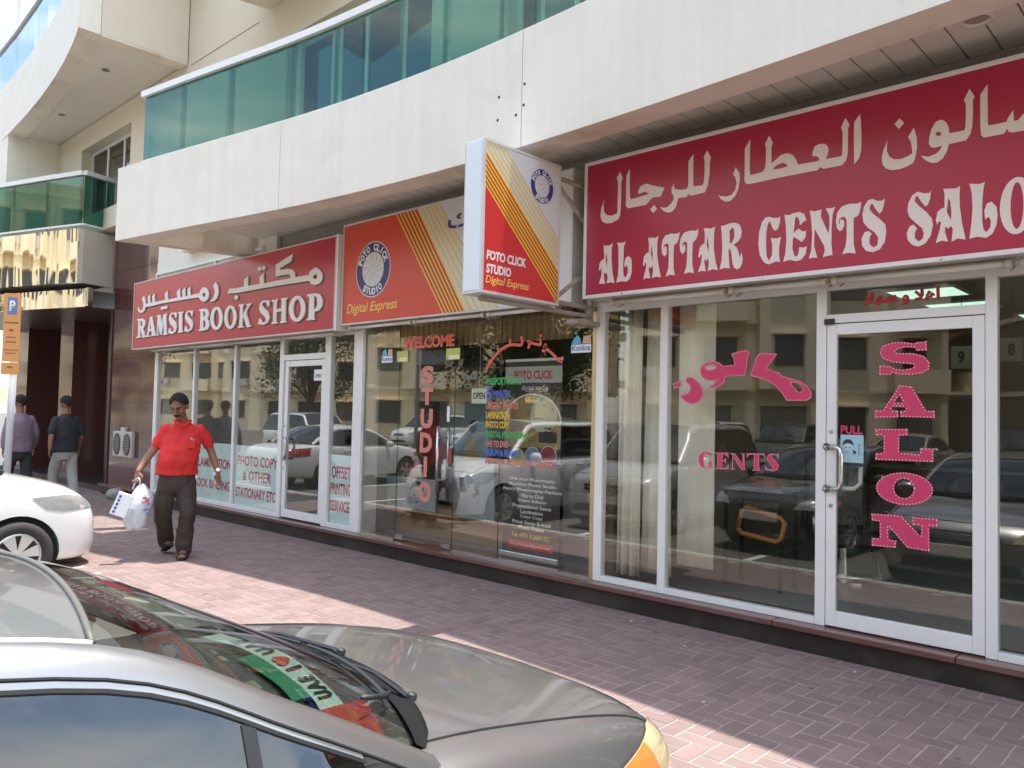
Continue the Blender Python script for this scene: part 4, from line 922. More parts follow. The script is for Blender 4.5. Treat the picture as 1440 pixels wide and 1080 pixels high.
box("front_panel", M_INW, -9.5, -7.85, 2.0, 2.05, 0.206, 1.02, ct)
box("worktop", M_WOOD, -9.55, -7.80, 1.96, 2.6, 1.022, 1.06, ct)

# ------------------------------------------------------------------ photo studio front (frameless glass)
fs = thing("glazed_shopfront", "frameless glass front of the photo studio with coloured service list lettering", "shop front", (-5.9, 0, 0.2))
for a, c in ((-7.60, -6.985), (-6.055, -5.402), (-5.396, -4.272)):
    box("glass_pane", G_FOTO, a, c, -0.005, 0.005, 0.222, 2.70, fs)
for x in (-6.982, -6.058, -5.399):
    box("pane_edge", mat("glass_edge", (0.05, 0.07, 0.06), 0.3), x - 0.002, x + 0.002, -0.0056, 0.0056, 0.222, 2.70, fs)
box("floor_channel", M_STEEL, -7.60, -6.99, -0.02, 0.02, 0.206, 0.2215, fs)
box("floor_channel", M_STEEL, -6.05, -4.272, -0.02, 0.02, 0.206, 0.2215, fs)
box("side_post", mat("gold_anodised", (0.62, 0.50, 0.28), 0.3, 0.7), -4.268, -4.217, -0.02, 0.03, 0.206, 2.75, fs)
dg = box("door", G_FOTO, -6.978, -6.062, -0.006, 0.006, 0.226, 2.45, fs)
for xa in (-6.97, -6.20):
    box("patch_fitting", M_STEEL, xa, xa + 0.13, -0.011, 0.011, 0.222, 0.268, dg)
for yy in (-0.075, 0.075):
    mb = MB().tube([(-6.225, yy, 0.80), (-6.225, yy, 1.48)], 0.016, 12)
    for zz in (0.92, 1.36):
        mb.tube([(-6.225, 0, zz), (-6.225, yy, zz)], 0.009, 8)
    mb.build("handle", M_STEEL, dg, smooth=True)
box("push_label", M_WHITE, -6.165, -6.125, -0.009, -0.0065, 1.53, 1.69, dg)
box("lock_case", mat("lock_red", (0.30, 0.06, 0.06), 0.4), -6.12, -6.07, -0.02, 0.02, 1.10, 1.26, dg)
M_SALMON = mat("salmon_vinyl", (0.62, 0.22, 0.18), 0.5)
M_CORAL = mat("coral_vinyl", (0.72, 0.12, 0.07), 0.5)
M_GREEN = mat("green_vinyl", (0.05, 0.42, 0.10), 0.5)
M_BLUE = mat("blue_vinyl", (0.07, 0.16, 0.60), 0.5)
M_YEL = mat("yellow_vinyl", (0.75, 0.50, 0.03), 0.5)
put_text(MB(), "WELCOME", front(-0.0055), -6.915, -6.08, 2.315, 2.445, 0.045, 0, 0.002).build("lettering", M_CORAL, fs)
mb = MB()
for ch, za, zb in (("S", 1.925, 2.12), ("T", 1.70, 1.885), ("U", 1.45, 1.66), ("D", 1.19, 1.405), ("I", 0.93, 1.15), ("O", 0.665, 0.885)):
    w = 0.055 if ch == "I" else 0.20
    put_text(mb, ch, front(-0.0065), -6.49 - w / 2, -6.49 + w / 2, za, zb, 0.05, 0, 0.002)
mb.build("lettering", M_SALMON, fs)
for s, m, xa, xb, za, zb in (("PASSPORT PHOTO", M_GREEN, -5.59, -5.12, 1.905, 1.98), ("5", M_BLUE, -5.59, -5.515, 1.755, 1.885), ("MINUTES", M_BLUE, -5.49, -5.27, 1.785, 1.85),
                             ("URGENT PHOTO", M_SALMON, -5.59, -5.16, 1.668, 1.738), ("LAMINATION", M_YEL, -5.59, -5.27, 1.575, 1.645), ("PHOTO COPY", M_YEL, -5.59, -5.27, 1.482, 1.55),
                             ("DIGITAL PROCESSING", M_GREEN, -5.59, -5.03, 1.388, 1.452), ("VHS TO DVD", M_SALMON, -5.59, -5.28, 1.295, 1.36), ("ALBUM & FRAMES", M_BLUE, -5.59, -5.13, 1.21, 1.275),
                             ("INDOOR & OUTDOOR PHOTOGRAPHY", M_SALMON, -5.59, -4.68, 1.128, 1.19)):
    put_text(MB(), s, front(-0.0055), xa, xb, za, zb, 0.03, 0, 0.002).build("lettering", m, fs)
# arched Arabic name over the list, drawn as broad brush strokes
def stroke(mb, pts, w, mapf, depth, sub=5):
    P = [Vector((p[0], p[1])) for p in pts]
    Q = []
    for i in range(len(P) - 1):
        p0, p1, p2, p3 = P[max(i - 1, 0)], P[i], P[i + 1], P[min(i + 2, len(P) - 1)]
        for k in range(sub):
            t = k / sub
            Q.append(0.5 * ((2 * p1) + (p2 - p0) * t + (2 * p0 - 5 * p1 + 4 * p2 - p3) * t * t + (3 * p1 - p0 - 3 * p2 + p3) * t ** 3))
    Q.append(P[-1])
    L, Rr = [], []
    for i, q in enumerate(Q):
        d = (Q[min(i + 1, len(Q) - 1)] - Q[max(i - 1, 0)])
        d = d.normalized() if d.length > 1e-9 else Vector((1, 0))
        n = Vector((-d.y, d.x)) * w / 2
        L.append(q + n)
        Rr.append(q - n)
    mb.poly([[tuple(p) for p in Rr] + [tuple(p) for p in reversed(L)]], mapf, depth)
    return mb
mb = MB()
_fo = front(-0.0055)
for i, (pts, w) in enumerate((([(-5.61, 2.06), (-5.53, 2.15), (-5.44, 2.23), (-5.34, 2.28), (-5.25, 2.295), (-5.13, 2.29), (-5.14, 2.37)], 0.03), ([(-5.57, 2.15), (-5.535, 2.125)], 0.024), ([(-5.45, 2.27), (-5.43, 2.22)], 0.022),
               ([(-5.285, 2.355), (-5.285, 2.29)], 0.022), ([(-5.05, 2.25), (-5.03, 2.28), (-5.045, 2.32), (-5.01, 2.30), (-4.94, 2.285), (-4.89, 2.28), (-4.895, 2.33)], 0.026),
               ([(-4.87, 2.225), (-4.84, 2.22), (-4.825, 2.28), (-4.84, 2.25), (-4.79, 2.22), (-4.72, 2.17), (-4.66, 2.12), (-4.62, 2.15), (-4.64, 2.10)], 0.026), ([(-4.90, 2.37), (-4.875, 2.355)], 0.02))):
    stroke(mb, pts, w, front(-0.0055 - 0.0002 * i), 0.002)
mb.build("lettering", M_CORAL, fs)
M_STBLUE = mat("sticker_blue", (0.10, 0.25, 0.55), 0.5)
for xa, xb, za in ((-7.30, -7.105, 2.175), (-4.52, -4.295, 2.185)):
    st = box("sticker", M_WHITE, xa, xb, -0.0075, -0.0056, za, za + 0.075, fs)
    put_text(MB(), "Konica", front(-0.0076), xa + 0.008, xb - 0.008, za + 0.018, za + 0.068, 0.03, 0, 0.001).build("lettering", M_STBLUE, st)
    w = xb - xa
    MB().poly([[(xa, za + .08), (xa + w * .5, za + .08), (xa + w * .45, za + .13), (xa + w * .3, za + .16), (xa + w * .12, za + .125)]], front(-0.0056), 0.0015).build("emblem", mat("sticker_cyan", (0.12, 0.45, 0.60), 0.5), st)
    MB().poly([[(xa + w * .55, za + .08), (xb, za + .08), (xb - w * .03, za + .15), (xa + w * .62, za + .15)]], front(-0.0056), 0.0015).build("emblem", mat("sticker_rose", (0.65, 0.38, 0.34), 0.5), st)
M_LIME = mat("sticker_lime", (0.50, 0.52, 0.12), 0.5)
for xa, xb in ((-7.02, -6.83), (-6.20, -5.99)):
    st = box("sticker", M_LIME, xa, xb, -0.009, -0.0067, 2.175, 2.295, fs)
    box("label", mat("sticker_pale", (0.75, 0.74, 0.5), 0.5), xa + 0.04, xb - 0.01, -0.0105, -0.0091, 2.182, 2.225, st)
nb = box("name_board", mat("name_board", (0.06, 0.065, 0.06), 0.6), -6.83, -6.20, 0.10, 0.112, 2.14, 2.30, fs)
put_text(MB(), "Konica", front(0.0995), -6.79, -6.26, 2.155, 2.285, 0.03, 0, 0.002).build("lettering", mat("name_grey", (0.10, 0.115, 0.14), 0.6), nb)
os_ = thing("open_sign", "small white OPEN sign hanging inside the studio glass by the service list", "sign", (-5.72, 0.025, 1.8))
box("card", mat("card_mint", (0.66, 0.76, 0.72), 0.6), -5.83, -5.615, 0.018, 0.026, 1.722, 1.875, os_)
put_text(MB(), "OPEN", front(0.0178), -5.81, -5.635, 1.765, 1.835, 0.03, 0, 0.0015).build("lettering", M_BLACK, os_)
MB().tube([(-5.72, 0.022, 1.875), (-5.72, 0.022, 2.69)], 0.0015, 5).build("string", M_WHITE, os_)
# pleated valance along the top of the studio window
vl = MB()
n = 130
vl.grid([[(-7.56 + i * (2.95 / n), 0.13 + 0.025 * math.sin(i * 2 * math.pi / 4.0), 2.70), (-7.56 + i * (2.95 / n), 0.13 + 0.032 * math.sin(i * 2 * math.pi / 4.0), (2.40 if i < 62 else 2.335) + 0.006 * math.sin(i * 2 * math.pi / 4))] for i in range(n + 1)])
o = vl.build("window_valance", mat("tan_fabric", (0.40, 0.29, 0.165), 0.9), smooth=True)
sm = o.modifiers.new("thickness", "SOLIDIFY")
sm.thickness = 0.004
tag(o, "tan pleated valance hanging across the top of the studio window", "valance")

# roll-up banner in the studio window
bn = thing("banner_stand", "dark roll-up FOTO CLICK banner standing inside the studio window", "banner stand", (-5.11, 0.16, 0.22))
BX0, BX1, BY = -5.485, -4.745, 0.15
M_BDARK = mat("banner_dark", (0.035, 0.032, 0.028), 0.5)
box("base", M_STEEL, BX0 - 0.01, BX1 + 0.01, 0.12, 0.24, 0.222, 0.285, bn, bevel=0.01)
box("top_bar", M_WHITE, BX0, BX1, 0.145, 0.165, 2.14, 2.165, bn)
box("pole", M_STEEL, -5.13, -5.11, 0.175, 0.195, 0.285, 2.165, bn)
sheet = box("sheet", M_BDARK, BX0 + 0.004, BX1 - 0.004, 0.150, 0.154, 0.286, 2.139, bn)
hd = box("header", mat("banner_grey", (0.46, 0.48, 0.45), 0.5), BX0 + 0.004, BX1 - 0.004, 0.1475, 0.1495, 1.93, 2.09, sheet)
put_text(MB(), "FOTO CLICK", front(0.1473), -5.36, -4.86, 1.965, 2.05, 0.035, 0, 0.001).build("lettering", mat("banner_red", (0.50, 0.03, 0.03), 0.5), sheet)
put_text(MB(), "digital studio", front(0.1492), -5.26, -4.92, 1.845, 1.91, 0.0, 0, 0.001).build("lettering", M_WHITE, sheet)
def half_disc(cx, cz, rx, rz, a0, a1, n=20):
    return [(cx + rx * math.cos(a0 + (a1 - a0) * i / n), cz + rz * math.sin(a0 + (a1 - a0) * i / n)) for i in range(n + 1)]
arch_o = [(BX0 + .01, 1.30)] + [(BX1 - .01, 1.30)] + half_disc(-5.115, 1.55, 0.36, 0.27, 0, math.pi)
pic = MB().poly([arch_o], front(0.1494), 0.001).build("picture", mat("banner_sepia", (0.34, 0.25, 0.11), 0.5, noise=0.8, nscale=9), sheet)
MB().poly([half_disc(-4.97, 1.62, 0.17, 0.18, 0, 2 * math.pi)], front(0.1482), 0.0006).build("glow_patch", mat("banner_glow", (0.50, 0.50, 0.36), 0.5, noise=0.4, nscale=6), sheet)
ring = half_disc(-5.115, 1.55, 0.36, 0.27, 0, math.pi, 28)
stroke(MB(), ring, 0.016, front(0.1476), 0.001, 1).build("arch_line", M_WHITE, sheet)
fl_ = MB()
for k in range(26):
    a = rnd.uniform(0.2, 2.9)
    l = rnd.uniform(0.08, 0.2)
    p = (-5.22 + rnd.uniform(-.06, .06), 1.36)
    stroke(fl_, [p, (p[0] + math.cos(a) * l * .5, p[1] + math.sin(a) * l * .6), (p[0] + math.cos(a) * l + .02, p[1] + math.sin(a) * l)], 0.012, front(0.1472 - 0.0001 * k), 0.0006, 2)
fl_.build("grasses", mat("dry_straw", (0.55, 0.42, 0.18), 0.6), sheet)
cmb = MB().box(-5.02, -4.80, 0.1440, 0.1455, 1.36, 1.46).box(-4.95, -4.87, 0.1441, 0.1454, 1.4601, 1.50)
cm_ = cmb.build("camera_print", M_BLACK, sheet)
put_text(MB(), "Nikon", front(0.1438), -4.945, -4.875, 1.465, 1.49, 0.02, 0, 0.0006).build("lettering", M_WHITE, sheet)
for k, (cx, cz, m) in enumerate(((-5.30, 1.20, mat("print_gold", (0.55, 0.5, 0.12), .5, noise=.5, nscale=30)), (-5.10, 1.22, mat("print_blue", (0.2, 0.32, 0.5), .5, noise=.5, nscale=30)), (-4.90, 1.24, mat("print_ruby", (0.3, 0.03, 0.06), .5, noise=.5, nscale=30)))):
    MB().poly([half_disc(cx, cz, 0.095, 0.085, 0, 2 * math.pi)], front(0.1490 - 0.0003 * k), 0.0004).build("round_picture", m, sheet)
    stroke(MB(), half_disc(cx, cz, 0.098, 0.088, 0, 2 * math.pi, 24), 0.006, front(0.1484 - 0.0003 * k), 0.0004, 1).build("ring_line", M_WHITE, sheet)
mb = MB()
for i, s in enumerate(("Out door Photography", "Modeling Photo Studio", "Family Photography Package", "Vhs to Dvd", "Video Editing", "Promotional Items", "Lamination", "Color Copy", "Print form E-mail", "Photo Frame")):
    hw = 0.0145 * len(s)
    z = 0.985 - i * 0.0515
    put_text(mb, s, front(0.1492), -5.10 - hw, -5.10 + hw, z - 0.012, z + 0.026, 0.02, 0, 0.001)
mb.build("lettering", mat("banner_white", (0.8, 0.8, 0.76), 0.5), sheet)
put_text(MB(), "Tel: +971 4 2634 321", front(0.1492), -5.36, -4.86, 0.43, 0.475, 0.03, 0, 0.001).build("lettering", M_YEL, sheet)
rb = box("mail_band", mat("banner_red", (0.50, 0.03, 0.03), 0.5), -5.40, -4.82, 0.1480, 0.1495, 0.325, 0.40, sheet)
put_text(MB(), "fotoclickuae@gmail.com", front(0.1478), -5.36, -4.86, 0.343, 0.38, 0.0, 0, 0.001).build("lettering", mat("pale_print", (0.7, 0.55, 0.5), 0.5), rb)

# things standing in the studio
cn = thing("wooden_counter", "low pale wooden display counter inside the studio window", "counter", (-6.9, 0.6, 0.2))
box("front_panel", M_WOOD, -7.62, -5.55, 0.52, 0.56, 0.206, 0.47, cn)
box("worktop", mat("tan_wood", (0.46, 0.32, 0.17), 0.45, noise=0.15, nscale=4), -7.64, -5.50, 0.36, 0.95, 0.472, 0.50, cn)
ph = thing("baby_photo", "grey canvas photograph of a baby leaning on the studio counter", "photo", (-7.2, 0.40, 0.5))
M_PGREY = mat("photo_grey", (0.36, 0.40, 0.42), 0.5, noise=0.15, nscale=8)
box("canvas", M_PGREY, -7.66, -6.76, 0.385, 0.405, 0.502, 0.86, ph)
MB().poly([half_disc(-7.08, 0.66, 0.115, 0.145, 0, 2 * math.pi)], front(0.3848), 0.001).build("face", mat("photo_face", (0.42, 0.42, 0.42), 0.5), ph)
MB().poly([half_disc(-7.08, 0.70, 0.125, 0.13, 0.15, math.pi - 0.15) + half_disc(-7.08, 0.70, 0.12, 0.06, math.pi - 0.15, 0.15)], front(0.3836), 0.001).build("hair", mat("photo_dark", (0.03, 0.03, 0.03), 0.5), ph)
mb = MB()
for ex in (-7.125, -7.035):
    mb.poly([half_disc(ex, 0.665, 0.02, 0.010, 0, 2 * math.pi, 10)], front(0.3836), 0.001)
mb.poly([half_disc(-7.08, 0.59, 0.03, 0.008, 0, 2 * math.pi, 10)], front(0.3836), 0.001)
mb.build("features", mat("photo_dark", (0.03, 0.03, 0.03), 0.5), ph)
MB().poly([half_disc(-7.50, 0.56, 0.06, 0.05, 0, 2 * math.pi, 14)], front(0.3846), 0.001).build("small_face", mat("photo_mid", (0.22, 0.23, 0.23), 0.5), ph)
fe = thing("gas_cylinder", "red gas cylinder standing left of the baby photograph", "cylinder", (-7.55, 0.75, 0.5))
MB().lathe([(0.0, 0.0), (0.10, 0.0), (0.105, 0.03), (0.105, 0.42), (0.09, 0.48), (0.05, 0.52), (0.0, 0.53)], (-7.56, 0.76, 0.502), (0, 0, 1), 24).build("body", mat("cylinder_red", (0.38, 0.03, 0.03), 0.35), fe, smooth=True)
MB().lathe([(0.0, 0.0), (0.085, 0.0), (0.085, 0.05), (0.0, 0.05)], (-7.56, 0.76, 1.035), (0, 0, 1), 20).build("valve_guard", mat("cylinder_red", (0.38, 0.03, 0.03), 0.35), fe)
eb = thing("display_board", "grey board with a dark emblem leaning in the middle of the studio", "board", (-6.05, 0.4, 0.5))
_bd = MB().poly([[(-6.36, 0.502), (-5.76, 0.502), (-5.86, 1.10), (-6.26, 1.10)]], lambda a, b, d: (a, 0.34 + (b - 0.5) * 0.12 - d, b), 0.02)
_bd.build("board", mat("board_grey", (0.30, 0.34, 0.36), 0.5), eb)
mb = MB()
for k in range(7):
    cx, cz = -6.06 + rnd.uniform(-.07, .07), 0.80 + rnd.uniform(-.08, .08)
    mb.poly([half_disc(cx, cz, 0.03, 0.022, 0, 2 * math.pi, 9)], lambda a, b, d, k=k: (a, 0.319 - 0.0004 * k + (b - 0.5) * 0.12 - d, b), 0.001)
mb.build("emblem", M_BLACK, eb)
po = thing("portrait_poster", "pale blue poster of a woman in a yellow dress on the studio wall", "poster", (-7.4, 1.15, 1.3))
box("sheet", mat("poster_blue", (0.30, 0.42, 0.50), 0.6, noise=0.2, nscale=3), -7.64, -6.75, 1.195, 1.205, 0.75, 1.75, po)
MB().poly([[(-7.30, 0.95), (-6.85, 0.95), (-6.95, 1.25), (-7.08, 1.38), (-7.15, 1.2)]], front(1.1945), 0.001).build("dress", mat("poster_gold", (0.50, 0.36, 0.12), 0.6), po)
MB().poly([half_disc(-7.02, 1.46, 0.06, 0.08, 0, 2 * math.pi)], front(1.1945), 0.001).build("head", mat("poster_dark", (0.08, 0.05, 0.04), 0.6), po)
box("backing", M_INW_G, -7.64, -6.70, 1.206, 1.26, 0.5, 2.2, po)
_fc = [mat("print_" + n, c, 0.4, noise=0.5, nscale=14) for n, c in (("portrait", (.42, .28, .2)), ("sea", (.15, .28, .38)), ("bride", (.6, .55, .5)), ("leaf", (.16, .26, .10)), ("dusk", (.40, .18, .10)))]
for k, (xx, zz, w, h) in enumerate(((-6.9, 2.0, .40, .52), (-6.3, 2.1, .34, .44), (-5.8, 1.95, .42, .34), (-5.25, 2.1, .30, .42), (-6.6, 1.35, .36, .30), (-6.05, 1.4, .28, .38), (-4.75, 1.9, .34, .46), (-5.4, 1.35, .40, .32))):
    pfm = thing("picture_frame", "%s framed photo print on the studio's back wall" % ("tall sepia", "small sea blue", "wide pale bridal", "small leafy green", "wide sunset", "upright skin toned", "tall dim blue", "wide pale")[k], "picture", (xx, 3.58, zz), group="framed prints on the studio wall")
    box("frame", M_WOOD if k % 2 else M_BLACK, xx - w / 2 - .03, xx + w / 2 + .03, 3.56, 3.598, zz - h / 2 - .03, zz + h / 2 + .03, pfm)
    box("print", _fc[(0, 1, 2, 3, 4, 0, 1, 2)[k]], xx - w / 2, xx + w / 2, 3.552, 3.559, zz - h / 2, zz + h / 2, pfm)
cb = thing("paper_cabinet", "grey photo printer cabinet by the right end of the studio window", "cabinet", (-4.9, 0.8, 0.2))
M_CAB = mat("cabinet_grey", (0.42, 0.43, 0.40), 0.5)
box("body", M_CAB, -5.10, -4.50, 0.62, 1.2, 0.206, 0.86, cb, bevel=0.01)
box("drawer", M_CAB, -5.07, -4.55, 0.60, 0.619, 0.24, 0.50, cb, bevel=0.006)
box("drawer", M_CAB, -5.07, -4.55, 0.60, 0.619, 0.53, 0.80, cb, bevel=0.006)
box("handle", M_BLACK, -4.78, -4.66, 0.59, 0.599, 0.42, 0.46, cb)

# ------------------------------------------------------------------ salon front
sf = thing("glazed_shopfront", "white aluminium glazed front of the gents salon with pink dotted lettering", "shop front", (-2.0, 0, 0.2))
for a, c in ((-4.215, -4.135), (-3.565, -3.495), (-2.275, -2.205), (-1.225, -1.160), (0.50, 0.57)):
    box("mullion", M_ALU, a, c, -0.035, 0.035, 0.206, HZ1, sf, bevel=0.004)
for a, c in ((-4.134, -3.566), (-3.494, -2.276), (-1.159, 0.499)):
    box("sill_rail", M_ALU, a, c, -0.033, 0.033, 0.206, 0.255, sf, bevel=0.003)
    box("head_rail", M_ALU, a, c, -0.033, 0.033, 2.530, HZ1, sf)
    box("glass_pane", G_SALON, a, c, -0.010, -0.002, 0.256, 2.529, sf)
box("head_rail", M_ALU, -2.204, -1.226, -0.033, 0.033, 2.538, HZ1, sf)
box("transom", M_ALU, -2.204, -1.226, -0.037, 0.033, 2.305, 2.365, sf, bevel=0.003)
tg = box("glass_pane", G_SALON, -2.204, -1.226, -0.010, -0.002, 2.366, 2.537, sf)
mb = MB()
for k, (dx, dz) in enumerate(((0, 0), (.005, .002), (-.005, -.002), (0, .005), (.003, -.004))):
    put_text(mb, arab("\u0627\u0647\u0644\u0627 \u0648 \u0633\u0647\u0644\u0627"), front(-0.0105 - .0003 * k), -1.95 + dx, -1.49 + dx, 2.405 + dz, 2.50 + dz, 0.008, 0, 0.002)
mb.build("lettering", mat("crimson_vinyl", (0.45, 0.02, 0.05), 0.5), sf)
box("closer_box", M_BLACK, -2.215, -2.145, -0.048, -0.0375, 2.296, 2.335, sf)
sd = glazed_door(sf, -2.20, -1.228, 0.216, 2.298, -0.034, 0.002, 0.068, 0.075, 0.105, G_SALON)
c_handle(sd, -2.195, -0.035, 1.155, 1.445, 0.115, M_STEEL)
MB().tube([(-2.14, 0.003, 1.44), (-2.04, 0.05, 1.44), (-2.0, 0.06, 1.40), (-2.0, 0.06, 1.20), (-2.04, 0.05, 1.16), (-2.14, 0.003, 1.16)], 0.016, 8).build("handle", M_WHITE, sd, smooth=True)
for zz in (1.55, 1.04):
    MB().lathe([(0.013, 0), (0.013, 0.006), (0, 0.006)], (-2.166, -0.0345, zz), (0, -1, 0), 12).build("lock", M_STEEL, sd)

def dots(mb, loops, mapf, step, r, depth):
    """stitched row of pale dots running just inside the outline"""
    for li, lp in enumerate(loops):
        P = [Vector((x / 1000.0, z / 1000.0)) for x, z in lp]
        area = sum(P[i].x * P[(i + 1) % len(P)].y - P[(i + 1) % len(P)].x * P[i].y for i in range(len(P)))
        sgn = 1 if area > 0 else -1
        if li > 0:
            sgn = -sgn
        acc = 0.0
        for i in range(len(P)):
            a, b = P[i], P[(i + 1) % len(P)]
            d = b - a
            L = d.length
            if L < 1e-6:
                continue
            d /= L
            n = Vector((-d.y, d.x)) * sgn
            while acc < L:
                c = a + d * acc + n * r * 1.2
                mb.poly([[(c.x + r * math.cos(t * math.pi / 3), c.y + r * math.sin(t * math.pi / 3)) for t in range(6)]], mapf, depth)
                acc += step
            acc -= L
M_DOT = mat("dot_print", (0.80, 0.62, 0.62), 0.5)
mb = MB()
glyphs(mb, "salon_door", front(-0.0205), 0.002)
mb.build("lettering", M_PINK, sd)
mb = MB()
for lp in GLYPHS["salon_door"]:
    dots(mb, lp, front(-0.0227), 0.021, 0.0043, 0.0008)
mb.build("dotted_outline", M_DOT, sd)
mb = MB()
glyphs(mb, "salon_window", front(-0.0105), 0.002)
glyphs(mb, "gents", front(-0.0105), 0.002)
mb.build("lettering", M_PINK, sf)
mb = MB()
for lp in GLYPHS["salon_window"]:
    dots(mb, lp, front(-0.0127), 0.019, 0.004, 0.0008)
for lp in GLYPHS["gents"]:
    dots(mb, lp, front(-0.0127), 0.016, 0.003, 0.0008)
mb.build("dotted_outline", M_DOT, sf)
put_text(MB(), "PULL", front(-0.0205), -2.105, -1.96, 1.537, 1.595, 0.03, 0, 0.0015).build("lettering", M_PINK, sd)
ps = box("poster", mat("poster_sky", (0.36, 0.58, 0.68), 0.5), -2.106, -1.952, -0.0228, -0.0206, 1.316, 1.532, sd)
pf = front(-0.0229)
MB().poly([half_disc(-2.055, 1.445, 0.030, 0.042, 0, 2 * math.pi, 16)], pf, 0.0006).build("face", mat("poster_face", (0.52, 0.68, 0.74), 0.5), ps)
MB().poly([[(-2.10, 1.345), (-1.99, 1.345), (-2.01, 1.385), (-2.04, 1.405), (-2.07, 1.40), (-2.095, 1.38)]], pf, 0.0005).build("shirt", mat("poster_shirt", (0.45, 0.62, 0.70), 0.5), ps)
MB().poly([half_disc(-2.055, 1.465, 0.036, 0.037, -0.25, math.pi + 0.25, 14) + [(-2.08, 1.468), (-2.055, 1.475), (-2.03, 1.468)]], front(-0.0236), 0.0005).build("hair", mat("poster_ink", (0.03, 0.035, 0.05), 0.5), ps)
mb = MB().box(-2.106, -1.952, -0.0237, -0.0230, 1.317, 1.342).box(-2.075, -2.062, -0.0243, -0.0237, 1.441, 1.447).box(-2.048, -2.035, -0.0243, -0.0237, 1.441, 1.447).box(-2.068, -2.044, -0.0243, -0.0237, 1.414, 1.418)
mb.poly([[(-2.02, 1.405), (-2.005, 1.40), (-2.0, 1.42), (-2.022, 1.428)]], front(-0.0231), 0.0006)
for k, ch in enumerate("FULL"):
    put_text(mb, ch, front(-0.0231), -1.984, -1.972, 1.455 - k * 0.02, 1.468 - k * 0.02, 0.02, 0, 0.0006)
mb.build("print", mat("poster_ink", (0.03, 0.035, 0.05), 0.5), ps)

# curtains, chairs and counters inside the salon
M_CURT = mat("cream_curtain", (0.80, 0.78, 0.68), 0.9, noise=0.05)
def curtain(label, x0, x1, y, z0, z1, amp, wl, lean=0.0):
    n = int((x1 - x0) / wl * 8)
    g = MB().grid([[(x0 + (x1 - x0) * i / n + lean * (1 - t) * (i / n - .5), y + amp * math.sin(i * math.pi / 4) * (1 - 0.4 * t), z0 + (z1 - z0) * t) for t in (0, .25, .5, .75, 1)] for i in range(n + 1)])
    o = g.build("curtain", M_CURT, smooth=True)
    s = o.modifiers.new("thickness", "SOLIDIFY")
    s.thickness = 0.004
    return tag(o, label, "curtain")
curtain("cream curtain bunched at the left edge of the salon window", -4.10, -3.86, 0.16, 0.26, 2.55, 0.035, 0.09)
curtain("pale curtain strip hanging straight beside the bunched one", -3.84, -3.62, 0.20, 0.30, 2.55, 0.012, 0.10, 0.08)
curtain("flat cream curtain panel behind the left side of the GENTS window", -3.50, -3.17, 0.16, 0.42, 2.55, 0.006, 0.14)
def barber_chair(x, y, rz, label):
    t = thing("barber_chair", label, "barber chair", (x, y, 0.205), rz)
    bl = mat("chair_leather", (0.025, 0.02, 0.02), 0.35)
    MB().lathe([(0.0, 0), (0.30, 0), (0.30, 0.02), (0.06, 0.05), (0.05, 0.30), (0.0, 0.30)], (0, 0, 0), (0, 0, 1), 24).build("base", M_STEEL, t, smooth=False, local=True)
    MB().box(-0.28, 0.28, -0.28, 0.27, 0.31, 0.45).build("seat", bl, t, local=True, bevel=0.04)
    MB().obox((0, 0.32, 0.75), (1, 0, 0), (0, 1, -.15), (0, .15, 1), 0.27, 0.06, 0.34).build("backrest", bl, t, local=True, bevel=0.04)
    MB().obox((0, 0.40, 1.20), (1, 0, 0), (0, 1, -.15), (0, .15, 1), 0.13, 0.05, 0.09).build("headrest", bl, t, local=True, bevel=0.03)
    for s in (-1, 1):
        MB().tube([(s * .31, .25, .40), (s * .31, .25, .62), (s * .31, -.25, .62), (s * .31, -.28, .45)], 0.022, 8).build("armrest", M_STEEL, t, local=True, smooth=True)
    MB().tube([(-.18, -.25, .3), (-.18, -.5, .1), (.18, -.5, .1), (.18, -.25, .3)], 0.015, 8).build("footrest", M_STEEL, t, local=True, smooth=True)
    return t
barber_chair(-2.75, 1.75, 0.6, "black barber chair behind the GENTS lettering in the salon")
barber_chair(-0.75, 1.9, -0.4, "black barber chair behind the salon's right window")
kc = thing("salon_counter", "long grey counter with mirrors along the salon's back wall", "counter", (-1.5, 6.2, 0.2))
box("cabinet", mat("counter_dark", (0.10, 0.085, 0.075), 0.5), -3.9, 1.8, 5.95, 6.45, 0.206, 1.0, kc)
box("worktop", mat("counter_top", (0.36, 0.36, 0.35), 0.3), -3.95, 1.85, 5.90, 6.46, 1.002, 1.04, kc)
for xx in (-3.6, -2.2, -0.8, 0.6):
    box("mirror", M_STEEL, xx, xx + 0.95, 6.42, 6.44, 1.2, 2.15, kc)
tb = thing("trolley_table", "small dark table carrying a red box behind the salon glass", "table", (-3.05, 0.85, 0.2))
box("tabletop", mat("counter_top", (0.36, 0.36, 0.35), 0.3), -3.40, -2.85, 0.7, 1.05, 1.02, 1.05, tb)
for xx in (-3.38, -2.89):
    for yy in (0.72, 1.01):
        box("leg", M_BLACK, xx, xx + 0.025, yy, yy + 0.025, 0.206, 1.019, tb)
rbx = thing("red_box", "small red box lying on the dark salon table", "box", (-3.05, 0.85, 1.05))
box("case", mat("box_red", (0.28, 0.05, 0.035), 0.5), -3.16, -2.95, 0.78, 0.92, 1.052, 1.12, rbx)
box("lid", mat("box_dark", (0.10, 0.03, 0.025), 0.5), -3.165, -2.945, 0.775, 0.925, 1.121, 1.14, rbx)
orr = [(-3.135, 0.73), (-3.10, 0.875), (-3.06, 0.905), (-2.77, 0.845), (-2.735, 0.81), (-2.76, 0.69), (-2.80, 0.655), (-3.10, 0.69)]
hp = MB().tube([(x, 0.5, z) for x, z in orr + orr[:1]], 0.021, 8)
hpo = thing("orange_frame", "orange rounded plastic frame hanging inside the salon glass", "frame", (-2.94, 0.5, 0.65))
